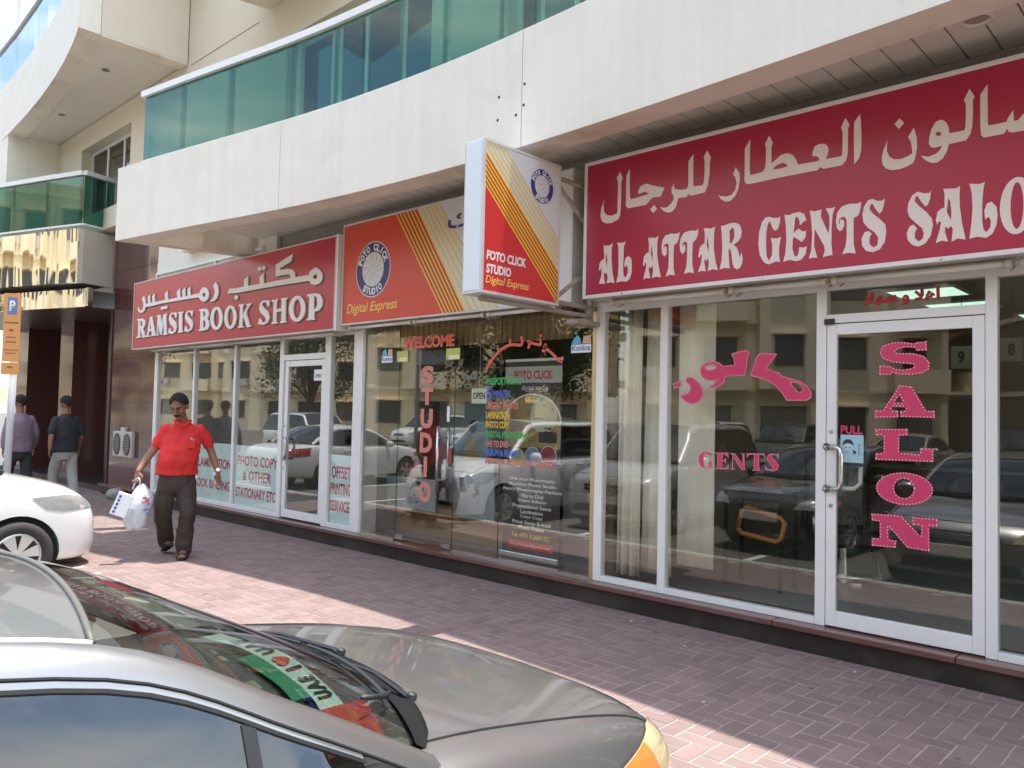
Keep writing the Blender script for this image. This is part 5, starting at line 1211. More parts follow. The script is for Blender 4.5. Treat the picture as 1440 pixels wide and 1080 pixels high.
hp.build("rim", mat("orange_plastic", (0.42, 0.19, 0.05), 0.5), hpo, smooth=True)
MB().tube([(-2.95, 0.5, 0.88), (-2.94, 0.52, 1.02), (-2.93, 0.6, 1.35)], 0.003, 5).build("cord", M_BLACK, hpo)
for xx, zz, s, lb in ((-2.10, 2.27, "9", "white card with a 9 high inside the salon door"), (-1.68, 2.33, "8", "white card with an 8 high inside the right salon window")):
    nc = thing("number_card", lb, "sign", (xx, 3.0, zz))
    box("card", mat("card_grey", (0.30, 0.30, 0.27), 0.6), xx - 0.09, xx + 0.09, 3.0, 3.012, zz - 0.11, zz + 0.11, nc)
    put_text(MB(), s, front(2.9995), xx - 0.03, xx + 0.03, zz - 0.06, zz + 0.06, 0.04, 0, 0.002).build("lettering", M_BLACK, nc)
    MB().tube([(xx, 3.006, zz + 0.11), (xx, 3.006, 2.90)], 0.003, 5).build("hanger", M_BLACK, nc)

# ------------------------------------------------------------------ signboards
M_CRIM = mat("crimson_sheet", (0.45, 0.030, 0.072), 0.32, noise=0.07, nscale=1.6)
M_RAMS = mat("raspberry_sheet", (0.46, 0.040, 0.066), 0.22, noise=0.05, nscale=1.5)
M_LET = mat("letter_cream", (0.84, 0.75, 0.71), 0.4)
M_LETW = mat("letter_white", (0.78, 0.76, 0.74), 0.4)
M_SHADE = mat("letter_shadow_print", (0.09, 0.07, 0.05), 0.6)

def signboard(name, label, x0, x1, z0, z1, yf, yb, m, fm, t=0.03):
    s = thing(name, label, "sign", ((x0 + x1) / 2, yb, z0))
    box("face", m, x0 + t, x1 - t, yf + 0.004, yf + 0.012, z0 + t, z1 - t, s)
    box("case", M_ALU_OLD, x0 + 0.004, x1 - 0.004, yf + 0.013, yb, z0 + 0.004, z1 - 0.004, s)
    for n, a, b, c, d in (("bottom", x0, x1, z0, z0 + t), ("top", x0, x1, z1 - t, z1), ("left", x0, x0 + t, z0 + t, z1 - t), ("right", x1 - t, x1, z0 + t, z1 - t)):
        box("frame_bar", fm, a, b, yf - 0.004, yf + 0.0128, c, d, s, bevel=0.003)
    return s

sa = signboard("salon_sign", "crimson AL ATTAR GENTS SALON signboard with cream English and Arabic letters", -4.155, 0.60, 2.605, 3.765, -0.32, -0.02, M_CRIM, M_ALU)
glyphs(MB(), "attar_arabic", front(-0.3162), 0.003).build("lettering", M_LET, sa)
glyphs(MB(), "attar_latin", front(-0.3162), 0.003).build("lettering", M_LET, sa)
for xx in (-3.75, -2.55, -1.4, -0.3):
    MB().lathe([(0.008, 0), (0.008, 0.004), (0, 0.005)], (xx, -0.3245, 2.62), (0, -1, 0), 8).build("screw", M_STEEL, sa)

M_RBORD = mat("sign_edge_red", (0.42, 0.05, 0.06), 0.4)
sb = signboard("bookshop_sign", "red RAMSIS BOOK SHOP signboard with raised white English and Arabic letters", -13.72, -7.835, 2.555, 3.675, -0.30, -0.10, M_RAMS, M_ALU_OLD, 0.018)
for key in ("ramsis_arabic", "ramsis_latin"):
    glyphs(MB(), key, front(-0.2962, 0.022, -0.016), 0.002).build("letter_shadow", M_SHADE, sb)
    glyphs(MB(), key, front(-0.2985), 0.016).build("lettering", M_LETW, sb)
box("end_cap", M_ALU, -7.834, -7.80, -0.30, -0.06, 2.55, 3.68, sb)

# long photo studio sign: red field, orange stripes, cream and white corner
M_ORED = mat("sign_orange_red", (0.63, 0.075, 0.042), 0.35)
M_OSTR = mat("sign_yellow", (0.85, 0.48, 0.07), 0.4)
M_BROWN = mat("sign_rust", (0.42, 0.07, 0.015), 0.4)
M_SCREAM = mat("sign_cream", (0.66, 0.60, 0.44), 0.4)
M_SGOLD = mat("sign_gold_line", (0.68, 0.50, 0.20), 0.4)
M_SWHITE = mat("sign_white", (0.66, 0.66, 0.66), 0.4)
M_NAVY = mat("sign_navy", (0.045, 0.042, 0.19), 0.4)
sc_ = signboard("studio_sign", "orange and cream FOTO CLICK studio signboard with a navy ring logo", -7.775, -4.33, 2.605, 3.785, -0.25, -0.02, M_SWHITE, M_ALU_OLD, 0.02)

def clip_para(x0t, x1t, x0b, x1b, zt, zb):
    return [(x0b, zb), (x1b, zb), (x1t, zt), (x0t, zt)]
ZT, ZB = 3.763, 2.627
MB().poly([[(-7.753, ZB), (-5.996, ZB), (-6.795, ZT), (-7.753, ZT)]], front(-0.2462), 0.001).build("red_field", M_ORED, sc_)
MB().poly([clip_para(-6.794, -6.443, -5.995, -5.683, ZT, ZB)], front(-0.2462), 0.001).build("rust_band", M_BROWN, sc_)
MB().poly([clip_para(-6.442, -6.10, -5.682, -5.223, ZT, ZB)], front(-0.2462), 0.001).build("cream_band", M_SCREAM, sc_)
mb, mb2 = MB(), MB()
for k in range(7):
    t = k / 6
    xt, xb = -6.795 + 0.352 * t, -5.996 + 0.313 * t
    mb.poly([clip_para(xt - 0.011, xt + 0.011, xb - 0.011, xb + 0.011, ZT, ZB)], front(-0.2473), 0.0006)
for k in range(5):
    t = (k + 1) / 5
    xt, xb = -6.443 + 0.342 * t, -5.683 + 0.46 * t
    mb2.poly([clip_para(xt - 0.012, xt + 0.012, xb - 0.012, xb + 0.012, ZT, ZB)], front(-0.2473), 0.0006)
mb.build("stripes", M_OSTR, sc_)
mb2.build("stripes", M_SGOLD, sc_)

def ring_logo(parent, mapf, cx, cz, r, depth0):
    """mapf(u, v, d): ring with the name set round it and an iris of curved blades in the middle"""
    def circ(rr, n=40):
        return [(cx + rr * math.cos(2 * math.pi * i / n), cz + rr * math.sin(2 * math.pi * i / n)) for i in range(n)]
    lg = MB().poly([circ(r)], lambda a, b, d: mapf(a, b, depth0 + d), 0.001).build("logo", M_SWHITE, parent)
    MB().poly([circ(r * 0.96), circ(r * 0.62)], lambda a, b, d: mapf(a, b, depth0 + 0.0011 + d), 0.001).build("ring", M_NAVY, lg)
    mb = MB()
    for k in range(10):
        a0 = 2 * math.pi * k / 10
        pts = [(cx + r * q * math.cos(a0 + q * 1.1), cz + r * q * math.sin(a0 + q * 1.1)) for q in (0.1, 0.25, 0.42, 0.6)]
        stroke(mb, pts, r * 0.016, lambda a, b, d: mapf(a, b, depth0 + 0.0012 + d), 0.0006, 3)
    mb.build("iris", mat("iris_grey", (0.30, 0.29, 0.28), 0.5), lg)
    mb = MB()
    for s, a0, a1, flip in (("FOTO CLICK", math.radians(158), math.radians(22), False), ("STUDIO", math.radians(236), math.radians(304), True)):
        for i, ch in enumerate(s):
            if ch == " ":
                continue
            t = a0 + (a1 - a0) * i / (len(s) - 1)
            ux, uz = math.cos(t), math.sin(t)
            px, pz = cx + r * 0.785 * ux, cz + r * 0.785 * uz
            if flip:
                rx, rz, nx, nz = -uz, ux, -ux, -uz
            else:
                rx, rz, nx, nz = uz, -ux, ux, uz
            w, h = r * (0.06 if ch == "I" else 0.19), r * 0.25
            put_text(mb, ch, lambda a, b, d: mapf(px + rx * a + nx * b, pz + rz * a + nz * b, depth0 + 0.0022 + d), -w / 2, w / 2, -h / 2, h / 2, 0.05, 0, 0.0008)
    mb.build("lettering", M_LETW, lg)
    return lg
ring_logo(sc_, lambda a, b, d: (a, -0.2474 - d, b), -7.19, 3.205, 0.315, 0.0)
M_GOLDT = mat("sign_gold_text", (0.85, 0.52, 0.12), 0.4)
put_text(MB(), "Digital Express", front(-0.2474), -7.67, -6.74, 2.705, 2.845, 0.012, 0.25, 0.001).build("lettering", M_GOLDT, sc_)
put_text(MB(), arab("\u0641\u0648\u062a\u0648 \u0643\u0644\u064a\u0643"), front(-0.2474), -5.96, -4.55, 3.42, 3.66, 0.02, 0, 0.001).build("lettering", M_NAVY, sc_)
put_text(MB(), arab("\u0627\u0633\u062a\u0648\u062f\u064a\u0648"), front(-0.2474), -5.4, -4.50, 2.95, 3.2, 0.02, 0, 0.001).build("lettering", M_NAVY, sc_)

# projecting studio sign on a steel bracket
hs = thing("projecting_sign", "double sided FOTO CLICK STUDIO box sign sticking out over the pavement on a steel bracket", "sign", (-4.24, -1.1, 2.5))
HX0, HX1, HY0, HY1, HZa, HZb = -4.345, -4.14, -1.535, -0.645, 2.51, 3.66
box("case", mat("sign_case", (0.70, 0.73, 0.76), 0.4, noise=0.05, stain=0.15), HX0 + 0.006, HX1 - 0.006, HY0, HY1, HZa, HZb, hs, bevel=0.004)
box("end_panel", mat("end_panel", (0.74, 0.79, 0.84), 0.4, noise=0.03), HX0 + 0.02, HX1 - 0.02, HY0 - 0.005, HY0 - 0.0005, HZa + 0.02, HZb - 0.02, hs)
for sx, hx in ((1, HX1), (-1, HX0)):
    # u runs from the street edge to the wall, as seen from +X; the far face is mirrored so it reads from its own side
    def hm(u, v, d, sx=sx, hx=hx):
        y = HY0 + 0.02 + u * (HY1 - HY0 - 0.04) if sx > 0 else HY1 - 0.02 - u * (HY1 - HY0 - 0.04)
        return (hx - sx * 0.0055 + sx * d, y, HZa + 0.02 + v * (HZb - HZa - 0.04))
    fc = MB().poly([[(0, 0), (1, 0), (1, 1), (0, 1)]], hm, 0.003).build("face", M_SWHITE, hs)
    L = lambda e: (lambda a, b, d: hm(a, b, 0.0031 + e + d))
    MB().poly([[(0, 0), (1, 0), (0, 0.71)]], L(0), 0.0008).build("red_field", mat("sign_scarlet", (0.62, 0.04, 0.04), 0.35), fc)
    MB().poly([[(0, 0.711), (1, 0.001), (1, 0.23), (0, 0.93)]], L(0), 0.0008).build("rust_band", M_BROWN, fc)
    MB().poly([[(0, 0.931), (1, 0.231), (1, 0.465), (0.26, 1), (0, 1)]], L(0), 0.0008).build("cream_band", M_SCREAM, fc)
    mb, mb2 = MB(), MB()
    for k in range(7):
        t = k / 6
        a, b = 0.71 + 0.22 * t, 0.0 + 0.23 * t
        mb.poly([[(0, a - .009), (0.992, b + 0.008 - .009), (0.992, b + 0.008 + .009), (0, a + .009)]], L(0.0009), 0.0006)
    for k in range(5):
        t = (k + 1) / 5
        a, b = 0.93 + 0.235 * t, 0.23 + 0.235 * t
        u0 = max(0.0, (a - 1.0) / (a - b))
        mb2.poly([[(u0, min(a, 1.0) - .009), (1, b - .009), (1, b + .009), (u0, min(a, 0.992) + .008)]], L(0.0009), 0.0006)
    mb.build("stripes", M_OSTR, fc)
    mb2.build("stripes", M_SGOLD, fc)
    ar = (HZb - HZa) / (HY1 - HY0)
    lmap = lambda a, b, d: L(0.0011)(a, b / ar, d)
    ring_logo(fc, lmap, 0.745, 0.818 * ar, 0.165, 0.0)
    put_text(MB(), "FOTO CLICK", L(0.0011), 0.035, 0.545, 0.208, 0.272, 0.04, 0.1, 0.001).build("lettering", M_LETW, fc)
    put_text(MB(), "STUDIO", L(0.0011), 0.035, 0.35, 0.118, 0.182, 0.04, 0.1, 0.001).build("lettering", M_LETW, fc)
    put_text(MB(), "Digital Express", L(0.0011), 0.03, 0.59, 0.035, 0.105, 0.012, 0.25, 0.001).build("lettering", M_GOLDT, fc)
    fr = MB()
    for a, b, c, d in ((0, 1, -0.018, 0.0), (0, 1, 1.0, 1.018), (-0.02, 0, -0.018, 1.018), (1.0, 1.02, -0.018, 1.018)):
        fr.poly([[(a, c), (b, c), (b, d), (a, d)]], hm, 0.007)
    fr.build("frame", M_ALU_OLD, hs)
br = MB()
for zz in (3.60, 2.56):
    br.tube([(-4.24, -0.645, zz), (-4.24, -0.02, zz)], 0.022, 8)
br.tube([(-4.24, -0.60, 3.56), (-4.24, -0.20, 3.30), (-4.24, -0.04, 3.26)], 0.020, 8)
br.tube([(-4.24, -0.62, 2.56), (-4.24, -0.30, 2.78), (-4.24, -0.04, 2.85)], 0.020, 8)
br.tube([(-4.24, -1.45, 2.485), (-4.24, -0.10, 2.485)], 0.020, 8)
br.box(-4.30, -4.18, -0.35, -0.02, 2.40, 2.44).box(-4.26, -4.22, -0.12, -0.08, 2.40, 3.70)
br.build("bracket", mat("rusty_steel", (0.40, 0.34, 0.28), 0.6, noise=0.3, nscale=15, stain=0.6, dark=(0.2, 0.1, 0.05)), hs)

# fluorescent battens under the signs
M_BATT = mat("batten_cream", (0.62, 0.56, 0.46), 0.5, noise=0.1)
def batten(x0, x1, y, z, label):
    t = thing("tube_light", label, "tube light", ((x0 + x1) / 2, y, z), group="unlit tube lights under the signboards")
    MB().tube([(x0 + 0.03, y, z), (x1 - 0.03, y, z)], 0.019, 10).build("tube", mat("tube_glass", (0.70, 0.68, 0.64), 0.25), t, smooth=True)
    box("housing", M_BATT, x0, x1, y + 0.03, y + 0.075, z - 0.006, z + 0.035, t)
    for x in (x0, x1 - 0.035):
        MB().lathe([(0.026, 0), (0.026, 0.035), (0.0, 0.036)], (x, y, z), (1, 0, 0), 12).build("holder", M_BATT, t)
        MB().tube([(x + .017, y, z), (x + .017, y + 0.08, z - 0.03), (x + .017, y + 0.17, z + 0.01)], 0.008, 6).build("clip", M_BATT, t)
_ORD = ("leftmost", "second", "third", "rightmost")
for lst, y, z, nm in ((((-3.95, -2.90), (-2.86, -2.14), (-2.10, -1.05), (-1.0, 0.05)), -0.20, 2.572, "crimson salon sign"), (((-7.66, -6.55), (-6.50, -5.45), (-5.40, -4.55)), -0.20, 2.575, "orange studio sign"),
                      (((-13.2, -12.05), (-12.0, -10.6), (-10.55, -9.2), (-9.15, -8.0)), -0.17, 2.535, "red book shop sign")):
    for k, (a, c) in enumerate(lst):
        batten(a, c, y, z, "%s of the tube lights fixed under the %s" % (_ORD[k] if k < len(lst) - 1 else "rightmost", nm))

# parking sign on its post by the kerb
pk = thing("parking_sign", "orange parking sign with a blue P on a grey post beside the white car", "sign post", (-11.45, -2.62, PZ))
MB().tube([(-11.47, -2.63, PZ), (-11.41, -2.60, 2.95)], 0.042, 16).build("post", mat("post_grey", (0.55, 0.57, 0.60), 0.4), pk, smooth=True)
_pd = Vector((0.83, -0.56, 0)).normalized()
_pu = Vector((0.56, 0.83, 0)).normalized()
def pm(a, b, d):
    c = Vector((-11.43, -2.63, 0)) + _pd * 0.05
    p = c + _pu * a + _pd * d
    return (p.x, p.y, b)
M_PORANGE = mat("sign_orange", (0.66, 0.30, 0.10), 0.5, noise=0.06, nscale=4)
MB().poly([[(-0.095, 2.14), (0.095, 2.14), (0.095, 3.0), (-0.095, 3.0)]], pm, 0.012).build("panel", M_PORANGE, pk)
MB().poly([[(-0.10, 1.98), (0.10, 1.98), (0.10, 2.13), (-0.10, 2.13)]], pm, 0.012).build("panel", M_PORANGE, pk)
MB().poly([[(-0.055, 2.73), (0.055, 2.73), (0.055, 2.95), (-0.055, 2.95)]], lambda a, b, d: pm(a, b, 0.0125 + d), 0.001).build("badge", mat("sign_blue", (0.12, 0.20, 0.45), 0.5), pk)
put_text(MB(), "P", lambda a, b, d: pm(a, b, 0.0136 + d), -0.033, 0.033, 2.78, 2.91, 0.03, 0, 0.001).build("lettering", M_WHITE, pk)
mb = MB()
for k, (z, w, h) in enumerate(((2.62, .16, .02), (2.52, .05, .03), (2.44, .1, .015), (2.38, .12, .015), (2.28, .16, .012), (2.24, .12, .012), (2.06, .06, .02))):
    mb.poly([[(-w / 2, z), (w / 2, z), (w / 2, z + h), (-w / 2, z + h)]], lambda a, b, d: pm(a, b, 0.0125 + d), 0.001)
mb.build("print", mat("sign_print", (0.20, 0.12, 0.07), 0.5), pk)
box("clamp", M_STEEL, -11.48, -11.36, -2.68, -2.55, 2.80, 2.84, pk)

# ------------------------------------------------------------------ cars (local frame: nose at y=0, body towards -y, road at z=0)
M_GREY = mat("grey_car_paint", (0.36, 0.357, 0.356), 0.34, 0.85, coat=1.0, noise=0.06, nscale=3, stain=0.14, dark=(0.42, 0.42, 0.42))
M_WHITEPAINT = mat("white_car_paint", (0.78, 0.78, 0.77), 0.3, 0.0, coat=1.0)
M_SILVER = mat("silver_car_paint", (0.52, 0.52, 0.50), 0.28, 0.5, coat=1.0)
M_DARKPAINT = mat("dark_car_paint", (0.055, 0.06, 0.066), 0.28, 0.4, coat=1.0)
M_TRIM = mat("car_trim", (0.016, 0.016, 0.018), 0.6)
M_TYRE = mat("tyre", (0.045, 0.042, 0.040), 0.85, noise=0.15, nscale=20)
M_RIM = mat("rim_silver", (0.62, 0.62, 0.62), 0.3, 0.7)
M_LENS = mat("headlamp_lens", (0.56, 0.47, 0.27), 0.12, coat=1.0, noise=0.3, nscale=22)
M_LENSW = mat("clear_lens", (0.42, 0.43, 0.43), 0.1, 0.4, coat=1.0, noise=0.45, nscale=14)
M_AMBER = mat("amber_lens", (0.75, 0.24, 0.05), 0.15, coat=1.0)
M_TAIL = mat("tail_lens", (0.35, 0.015, 0.015), 0.15, coat=1.0)
M_CABIN = mat("cabin_dark", (0.03, 0.03, 0.032), 0.8)
M_GAP = mat("panel_gap", (0.008, 0.008, 0.008), 0.9)

def catmull(P, sub):
    P = [Vector(p) for p in P]
    Q = []
    for i in range(len(P) - 1):
        p0, p1, p2, p3 = P[max(i - 1, 0)], P[i], P[i + 1], P[min(i + 2, len(P) - 1)]
        for k in range(sub):
            t = k / sub
            Q.append(0.5 * ((2 * p1) + (p2 - p0) * t + (2 * p0 - 5 * p1 + 4 * p2 - p3) * t * t + (3 * p1 - p0 - 3 * p2 + p3) * t ** 3))
    Q.append(P[-1])
    return Q

def shell_mesh(stations, wheels, wr):
    b = MB()
    rings = []
    for t, hw, zb, zs, zt in stations:
        h = [(0, zb), (.6 * hw, zb), (.93 * hw, zb + .02), (hw * .985, zb + .10), (hw, zb + (zs - zb) * .5), (hw * .99, zb + (zs - zb) * .8), (hw * .945, zs), (hw * .80, zs + (zt - zs) * .55), (hw * .45, zs + (zt - zs) * .92), (0, zt)]
        ring = [(x, -t, z) for x, z in h] + [(-x, -t, z) for x, z in h[-2:0:-1]]
        rings.append(ring)
    n = len(rings[0])
    vs = [p for r in rings for p in r]
    fs = []
    for i in range(len(rings) - 1):
        for k in range(n):
            k2 = (k + 1) % n
            fs.append((i * n + k, i * n + k2, (i + 1) * n + k2, (i + 1) * n + k))
    fs.append(tuple(range(n)))
    fs.append(tuple(reversed(range((len(rings) - 1) * n, len(rings) * n))))
    b.add(vs, fs)
    o = b.build("tmp_shell", M_GREY, local=True, recalc=True)
    s = o.modifiers.new("s", "SUBSURF")
    s.levels = s.render_levels = 2
    cut = []
    for sx, wy in wheels:
        c = MB()
        c.lathe([(wr, 0.0), (wr, 0.42)], (sx * 0.55, wy, wr - 0.055), (sx, 0, 0), 32)
        co = c.build("tmp_cut", M_GREY, local=True, recalc=True)
        bo = o.modifiers.new("b", "BOOLEAN")
        bo.object = co
        bo.operation = "DIFFERENCE"
        bo.solver = "EXACT"
        cut.append(co)
    dg = bpy.context.evaluated_depsgraph_get()
    me = bpy.data.meshes.new_from_object(o.evaluated_get(dg))
    for q in [o] + cut:
        bpy.data.objects.remove(q)
    me.polygons.foreach_set("use_smooth", [True] * len(me.polygons))
    bm = bmesh.new()
    bm.from_mesh(me)
    for e in bm.edges:
        if len(e.link_faces) == 2 and e.calc_face_angle(0) > 0.7:
            e.smooth = False
    bm.to_mesh(me)
    bvh = BVHTree.FromBMesh(bm)
    bm.free()
    return me, bvh

def drape(bvh, outline, o, a, bvec, d, off, rings=4, dense=6):
    """star-shaped outline projected onto the shell along d; returns MB"""
    o, a, bvec, d = Vector(o), Vector(a).normalized(), Vector(bvec).normalized(), Vector(d).normalized()
    pts = []
    for i in range(len(outline)):
        p, q = Vector(outline[i]), Vector(outline[(i + 1) % len(outline)])
        for k in range(dense):
            pts.append(p.lerp(q, k / dense))
    c = sum(pts, Vector((0, 0))) / len(pts)
    grid = []
    for r in range(rings + 1):
        s = r / rings
        row = []
        for p in pts:
            q = c.lerp(p, max(s, 0.001))
            w = o + a * q.x + bvec * q.y
            hit, nrm, _, _ = bvh.ray_cast(w - d * 3.0, d)
            row.append(hit - d * off if hit else w - d * 0.02)
        grid.append(row + row[:1])
    return MB().grid(grid)

def wheel(root, x, y, r, sx, spokes, paint=None):
    ax = (sx, 0, 0)
    w = MB().lathe([(r * .62, -.09), (r * .90, -.095), (r * .985, -.07), (r, -.03), (r, .03), (r * .985, .07), (r * .90, .095), (r * .66, .088), (r * .64, .07)], (x, y, r), ax, 40).build("wheel", M_TYRE, root, smooth=True, local=True)
    rm = MB()
    c = Vector((x, y, r))
    A = Vector(ax)
    rm.lathe([(r * .655, .066), (r * .66, .082), (r * .60, .085), (r * .57, .060), (r * .57, .02), (0, .02)], c, ax, 36)
    rm.lathe([(0.0, .06), (.055, .060), (.05, .085), (0.0, .088)], c, ax, 18)
    for k in range(spokes):
        t = 2 * math.pi * k / spokes + .2
        dr = Vector((0, math.cos(t), math.sin(t)))
        tg = A.cross(dr)
        i0, i1 = c + dr * .045 + A * .083, c + dr * r * .61 + A * .082
        w0, w1 = .022, r * .185
        vs = [i0 - tg * w0, i0 + tg * w0, i1 + tg * w1, i1 - tg * w1]
        vs += [p - A * .045 for p in vs]
        rm.add(vs, [(0, 1, 2, 3), (0, 4, 5, 1), (1, 5, 6, 2), (2, 6, 7, 3), (3, 7, 4, 0)])
    rm.build("rim", M_RIM, w, local=True, recalc=True)
    MB().lathe([(r * .56, .03), (0, .03)], c, ax, 24).build("brake_shadow", M_TRIM, w, local=True)
    return w

SEDAN = dict(
    st=[(0.0, .52, .30, .50, .56), (.05, .66, .23, .60, .70), (.17, .775, .20, .735, .815), (.40, .83, .20, .80, .875), (.80, .855, .20, .872, .93), (1.15, .865, .20, .93, .975), (1.6, .868, .20, .94, .965), (2.5, .87, .20, .95, .97), (3.3, .868, .20, .965, .985), (3.8, .85, .22, .965, 1.01), (4.25, .80, .28, .93, .995), (4.42, .72, .33, .82, .90), (4.48, .58, .38, .68, .76)],
    wheels=(.84, 3.42), wr=.305, A=(.712, 1.185, .935), H=(.600, 1.90, 1.305), RH=(.575, 3.02, 1.335), C=(.66, 3.72, 1.005), top=1.375, bulge=(.20, .07),
    belt=((.815, 1.42, .945), (.82, 2.4, .955), (.80, 3.45, .985)), pill=2.42, head="sedan")
MPV = dict(
    st=[(0.0, .52, .28, .52, .58), (.05, .66, .22, .66, .74), (.16, .78, .19, .80, .89), (.40, .825, .19, .89, .975), (.75, .835, .19, .97, 1.05), (1.0, .84, .19, 1.02, 1.085), (1.5, .845, .20, 1.03, 1.06), (2.4, .845, .20, 1.04, 1.06), (3.3, .84, .20, 1.05, 1.07), (3.9, .81, .24, 1.05, 1.08), (4.06, .74, .30, .98, 1.03), (4.12, .62, .36, .80, .90)],
    wheels=(.78, 3.30), wr=.315, A=(.70, .98, 1.07), H=(.60, 1.62, 1.60), RH=(.59, 3.55, 1.60), C=(.66, 4.00, 1.09), top=1.655, bulge=(.16, .06),
    belt=((.79, 1.30, 1.045), (.795, 2.4, 1.055), (.77, 3.80, 1.075)), pill=2.3, head="mpv")
SHELLS = {}

def car(name, label, kind, paint, loc, rz, spokes=7, lens=None, group=None):
    P = SEDAN if kind == "sedan" else MPV
    root = thing(name, label, "car", loc, rz, group)
    wl = [(s, -w) for w in P["wheels"] for s in (1, -1)]
    if kind not in SHELLS:
        SHELLS[kind] = shell_mesh(P["st"], wl, P["wr"] + .055)
    me, bvh = SHELLS[kind]
    me = me.copy()
    me.materials.clear()
    me.materials.append(paint)
    body = bpy.data.objects.new("body", me)
    COL.objects.link(body)
    body.parent = root
    for s, wy in wl:
        wheel(root, s * .755, wy, P["wr"], s, spokes)
        MB().lathe([(P["wr"] + .05, -.02), (P["wr"] + .05, .24)], (s * .53, wy, P["wr"]), (s, 0, 0), 24).build("wheel_well", M_GAP, root, local=True)
    A, H, RH, C = (Vector((p[0], -p[1], p[2])) for p in (P["A"], P["H"], P["RH"], P["C"]))
    mid = Vector(((H.x + RH.x) / 2 + .012, (H.y + RH.y) / 2, max(H.z, RH.z) + (.042 if kind == "sedan" else .018)))
    q = lambda p, s: Vector((p.x * s, p.y, p.z))
    bz = .016 if kind == "sedan" else .03
    m2 = RH.lerp(C, .5) + Vector((.01, 0, .035))
    top = catmull([A, A.lerp(H, .5) + Vector((.010, 0, bz)), H, mid, RH, m2, C], 6)
    scr, roof, rear = top[:13], top[12:25], top[24:]
    def patch(curve, y0, y1, z0, z1, inset=0.0, nu=17):
        g = []
        n = len(curve) - 1
        for i, p in enumerate(curve):
            t = i / n
            row = []
            for k in range(nu):
                u = -1 + 2 * k / (nu - 1)
                w = 1 - u * u
                row.append((p.x * u * (1 - inset), p.y + (y0 + (y1 - y0) * t) * w, p.z + (z0 + (z1 - z0) * t) * w))
            g.append(row)
        return MB().grid(g)
    crown = P["top"] - (H.z + .018)
    b0, b1 = P["bulge"]
    ws = patch(scr, b0, b1, .030, crown).build("windscreen", G_SCREEN, root, local=True, smooth=True)
    patch(roof, b1, -b1, crown, crown).build("roof", paint, root, local=True, smooth=True)
    patch(rear, -b1, -b0, crown, .02).build("rear_window", G_CAR, root, local=True, smooth=True)
    MB().tube([(p[0], p[1], p[2] + .003) for p in [(H.x * u, H.y + b1 * (1 - u * u), H.z + crown * (1 - u * u)) for u in [-1 + i / 10 for i in range(21)]]], .007, 6).build("screen_seal", mat("screen_seal", (0.10, 0.095, 0.085), 0.5), root, local=True, smooth=True)
    # side of the cabin: rail, door frame and windows
    bl = catmull([Vector((p[0], -p[1], p[2])) for p in P["belt"]], 8)
    for s in (1, -1):
        prof = []
        for i, p in enumerate(top):
            t = i / (len(top) - 1)
            lo = 1.0
            prof.append([q(p, s), q(p + Vector((.028, 0, .006)), s), q(p + Vector((.056, 0, -.012)), s), q(p + Vector((.074, 0, -.046)), s)])
        MB().grid(prof if s > 0 else [r[::-1] for r in prof]).build("roof_rail", paint, root, local=True, smooth=True)
        MB().tube([r[0] + Vector((0, 0, .002)) for r in prof[len(scr) - 1:len(scr) + len(roof) - 2]], .006, 6).build("roof_moulding", M_TRIM if kind != "sedan" else mat("pale_moulding", (0.5, 0.49, 0.46), 0.4), root, local=True)
        edge = [r[3] for r in prof]
        MB().tube(edge, .004, 5).build("door_seam", M_GAP, root, local=True)
        # glass from rail edge down to the belt
        def belt_at(y):
            pts = [bl[0]] + bl + [bl[-1]]
            for a, b in zip(bl, bl[1:]):
                if b.y <= y <= a.y:
                    t = (y - a.y) / (b.y - a.y)
                    return a.lerp(b, t)
            return bl[0] if y > bl[0].y else bl[-1]
        fr, gl = [], []
        for r in prof:
            e = r[3]
            bp = belt_at(e.y)
            bpt = Vector((bp.x * s, e.y, bp.z))
            if e.z - bpt.z < .035:
                continue
            dn = (bpt - e)
            f1 = e + dn.normalized() * .020
            gl.append([f1 + Vector((-.004 * s, 0, 0)), bpt + Vector((-.006 * s, 0, 0))])
            fr.append([e, e + dn.normalized() * .010 + Vector((.004 * s, 0, 0)), f1])
        MB().grid(fr).build("door_frame", paint, root, local=True, smooth=True)
        gl2 = [[g[0].lerp(g[1], k / 4) for k in range(5)] for g in gl]
        MB().grid(gl2).build("side_window", G_CAR, root, local=True, smooth=True)
        MB().tube([g[0] for g in gl], .007, 6).tube([g[1] for g in gl], .008, 6).build("window_seal", M_TRIM, root, local=True)
        # door pillars over the glass
        for yy in (-P["pill"], gl[4][0].y if kind == "sedan" else gl[3][0].y):
            g = min(gl, key=lambda g: abs(g[0].y - yy))
            dx = Vector((s * .004, 0, 0))
            w = .035 if yy == -P["pill"] else .014
            MB().grid([[g[0] + dx + Vector((0, -w, 0)), g[1] + dx + Vector((0, -w, 0))], [g[0] + dx + Vector((0, w, 0)), g[1] + dx + Vector((0, w, 0))]]).build("window_pillar", M_TRIM, root, local=True)
        # door shut lines, handles, mirror
        for yy in (-P["pill"], -(P["belt"][0][1] - .12), -(P["wheels"][1] - .42)):
            pts = []
            for k in range(10):
                z = .30 + (P["belt"][0][2] - .34) * k / 9
                hit, nrm, _, _ = bvh.ray_cast(Vector((s * 2, yy, z)), Vector((-s, 0, 0)))
                if hit:
                    pts.append(hit + Vector((s * .0005, 0, 0)))
            if len(pts) > 2:
                MB().tube(pts, .004, 5).build("door_gap", M_GAP, root, local=True)
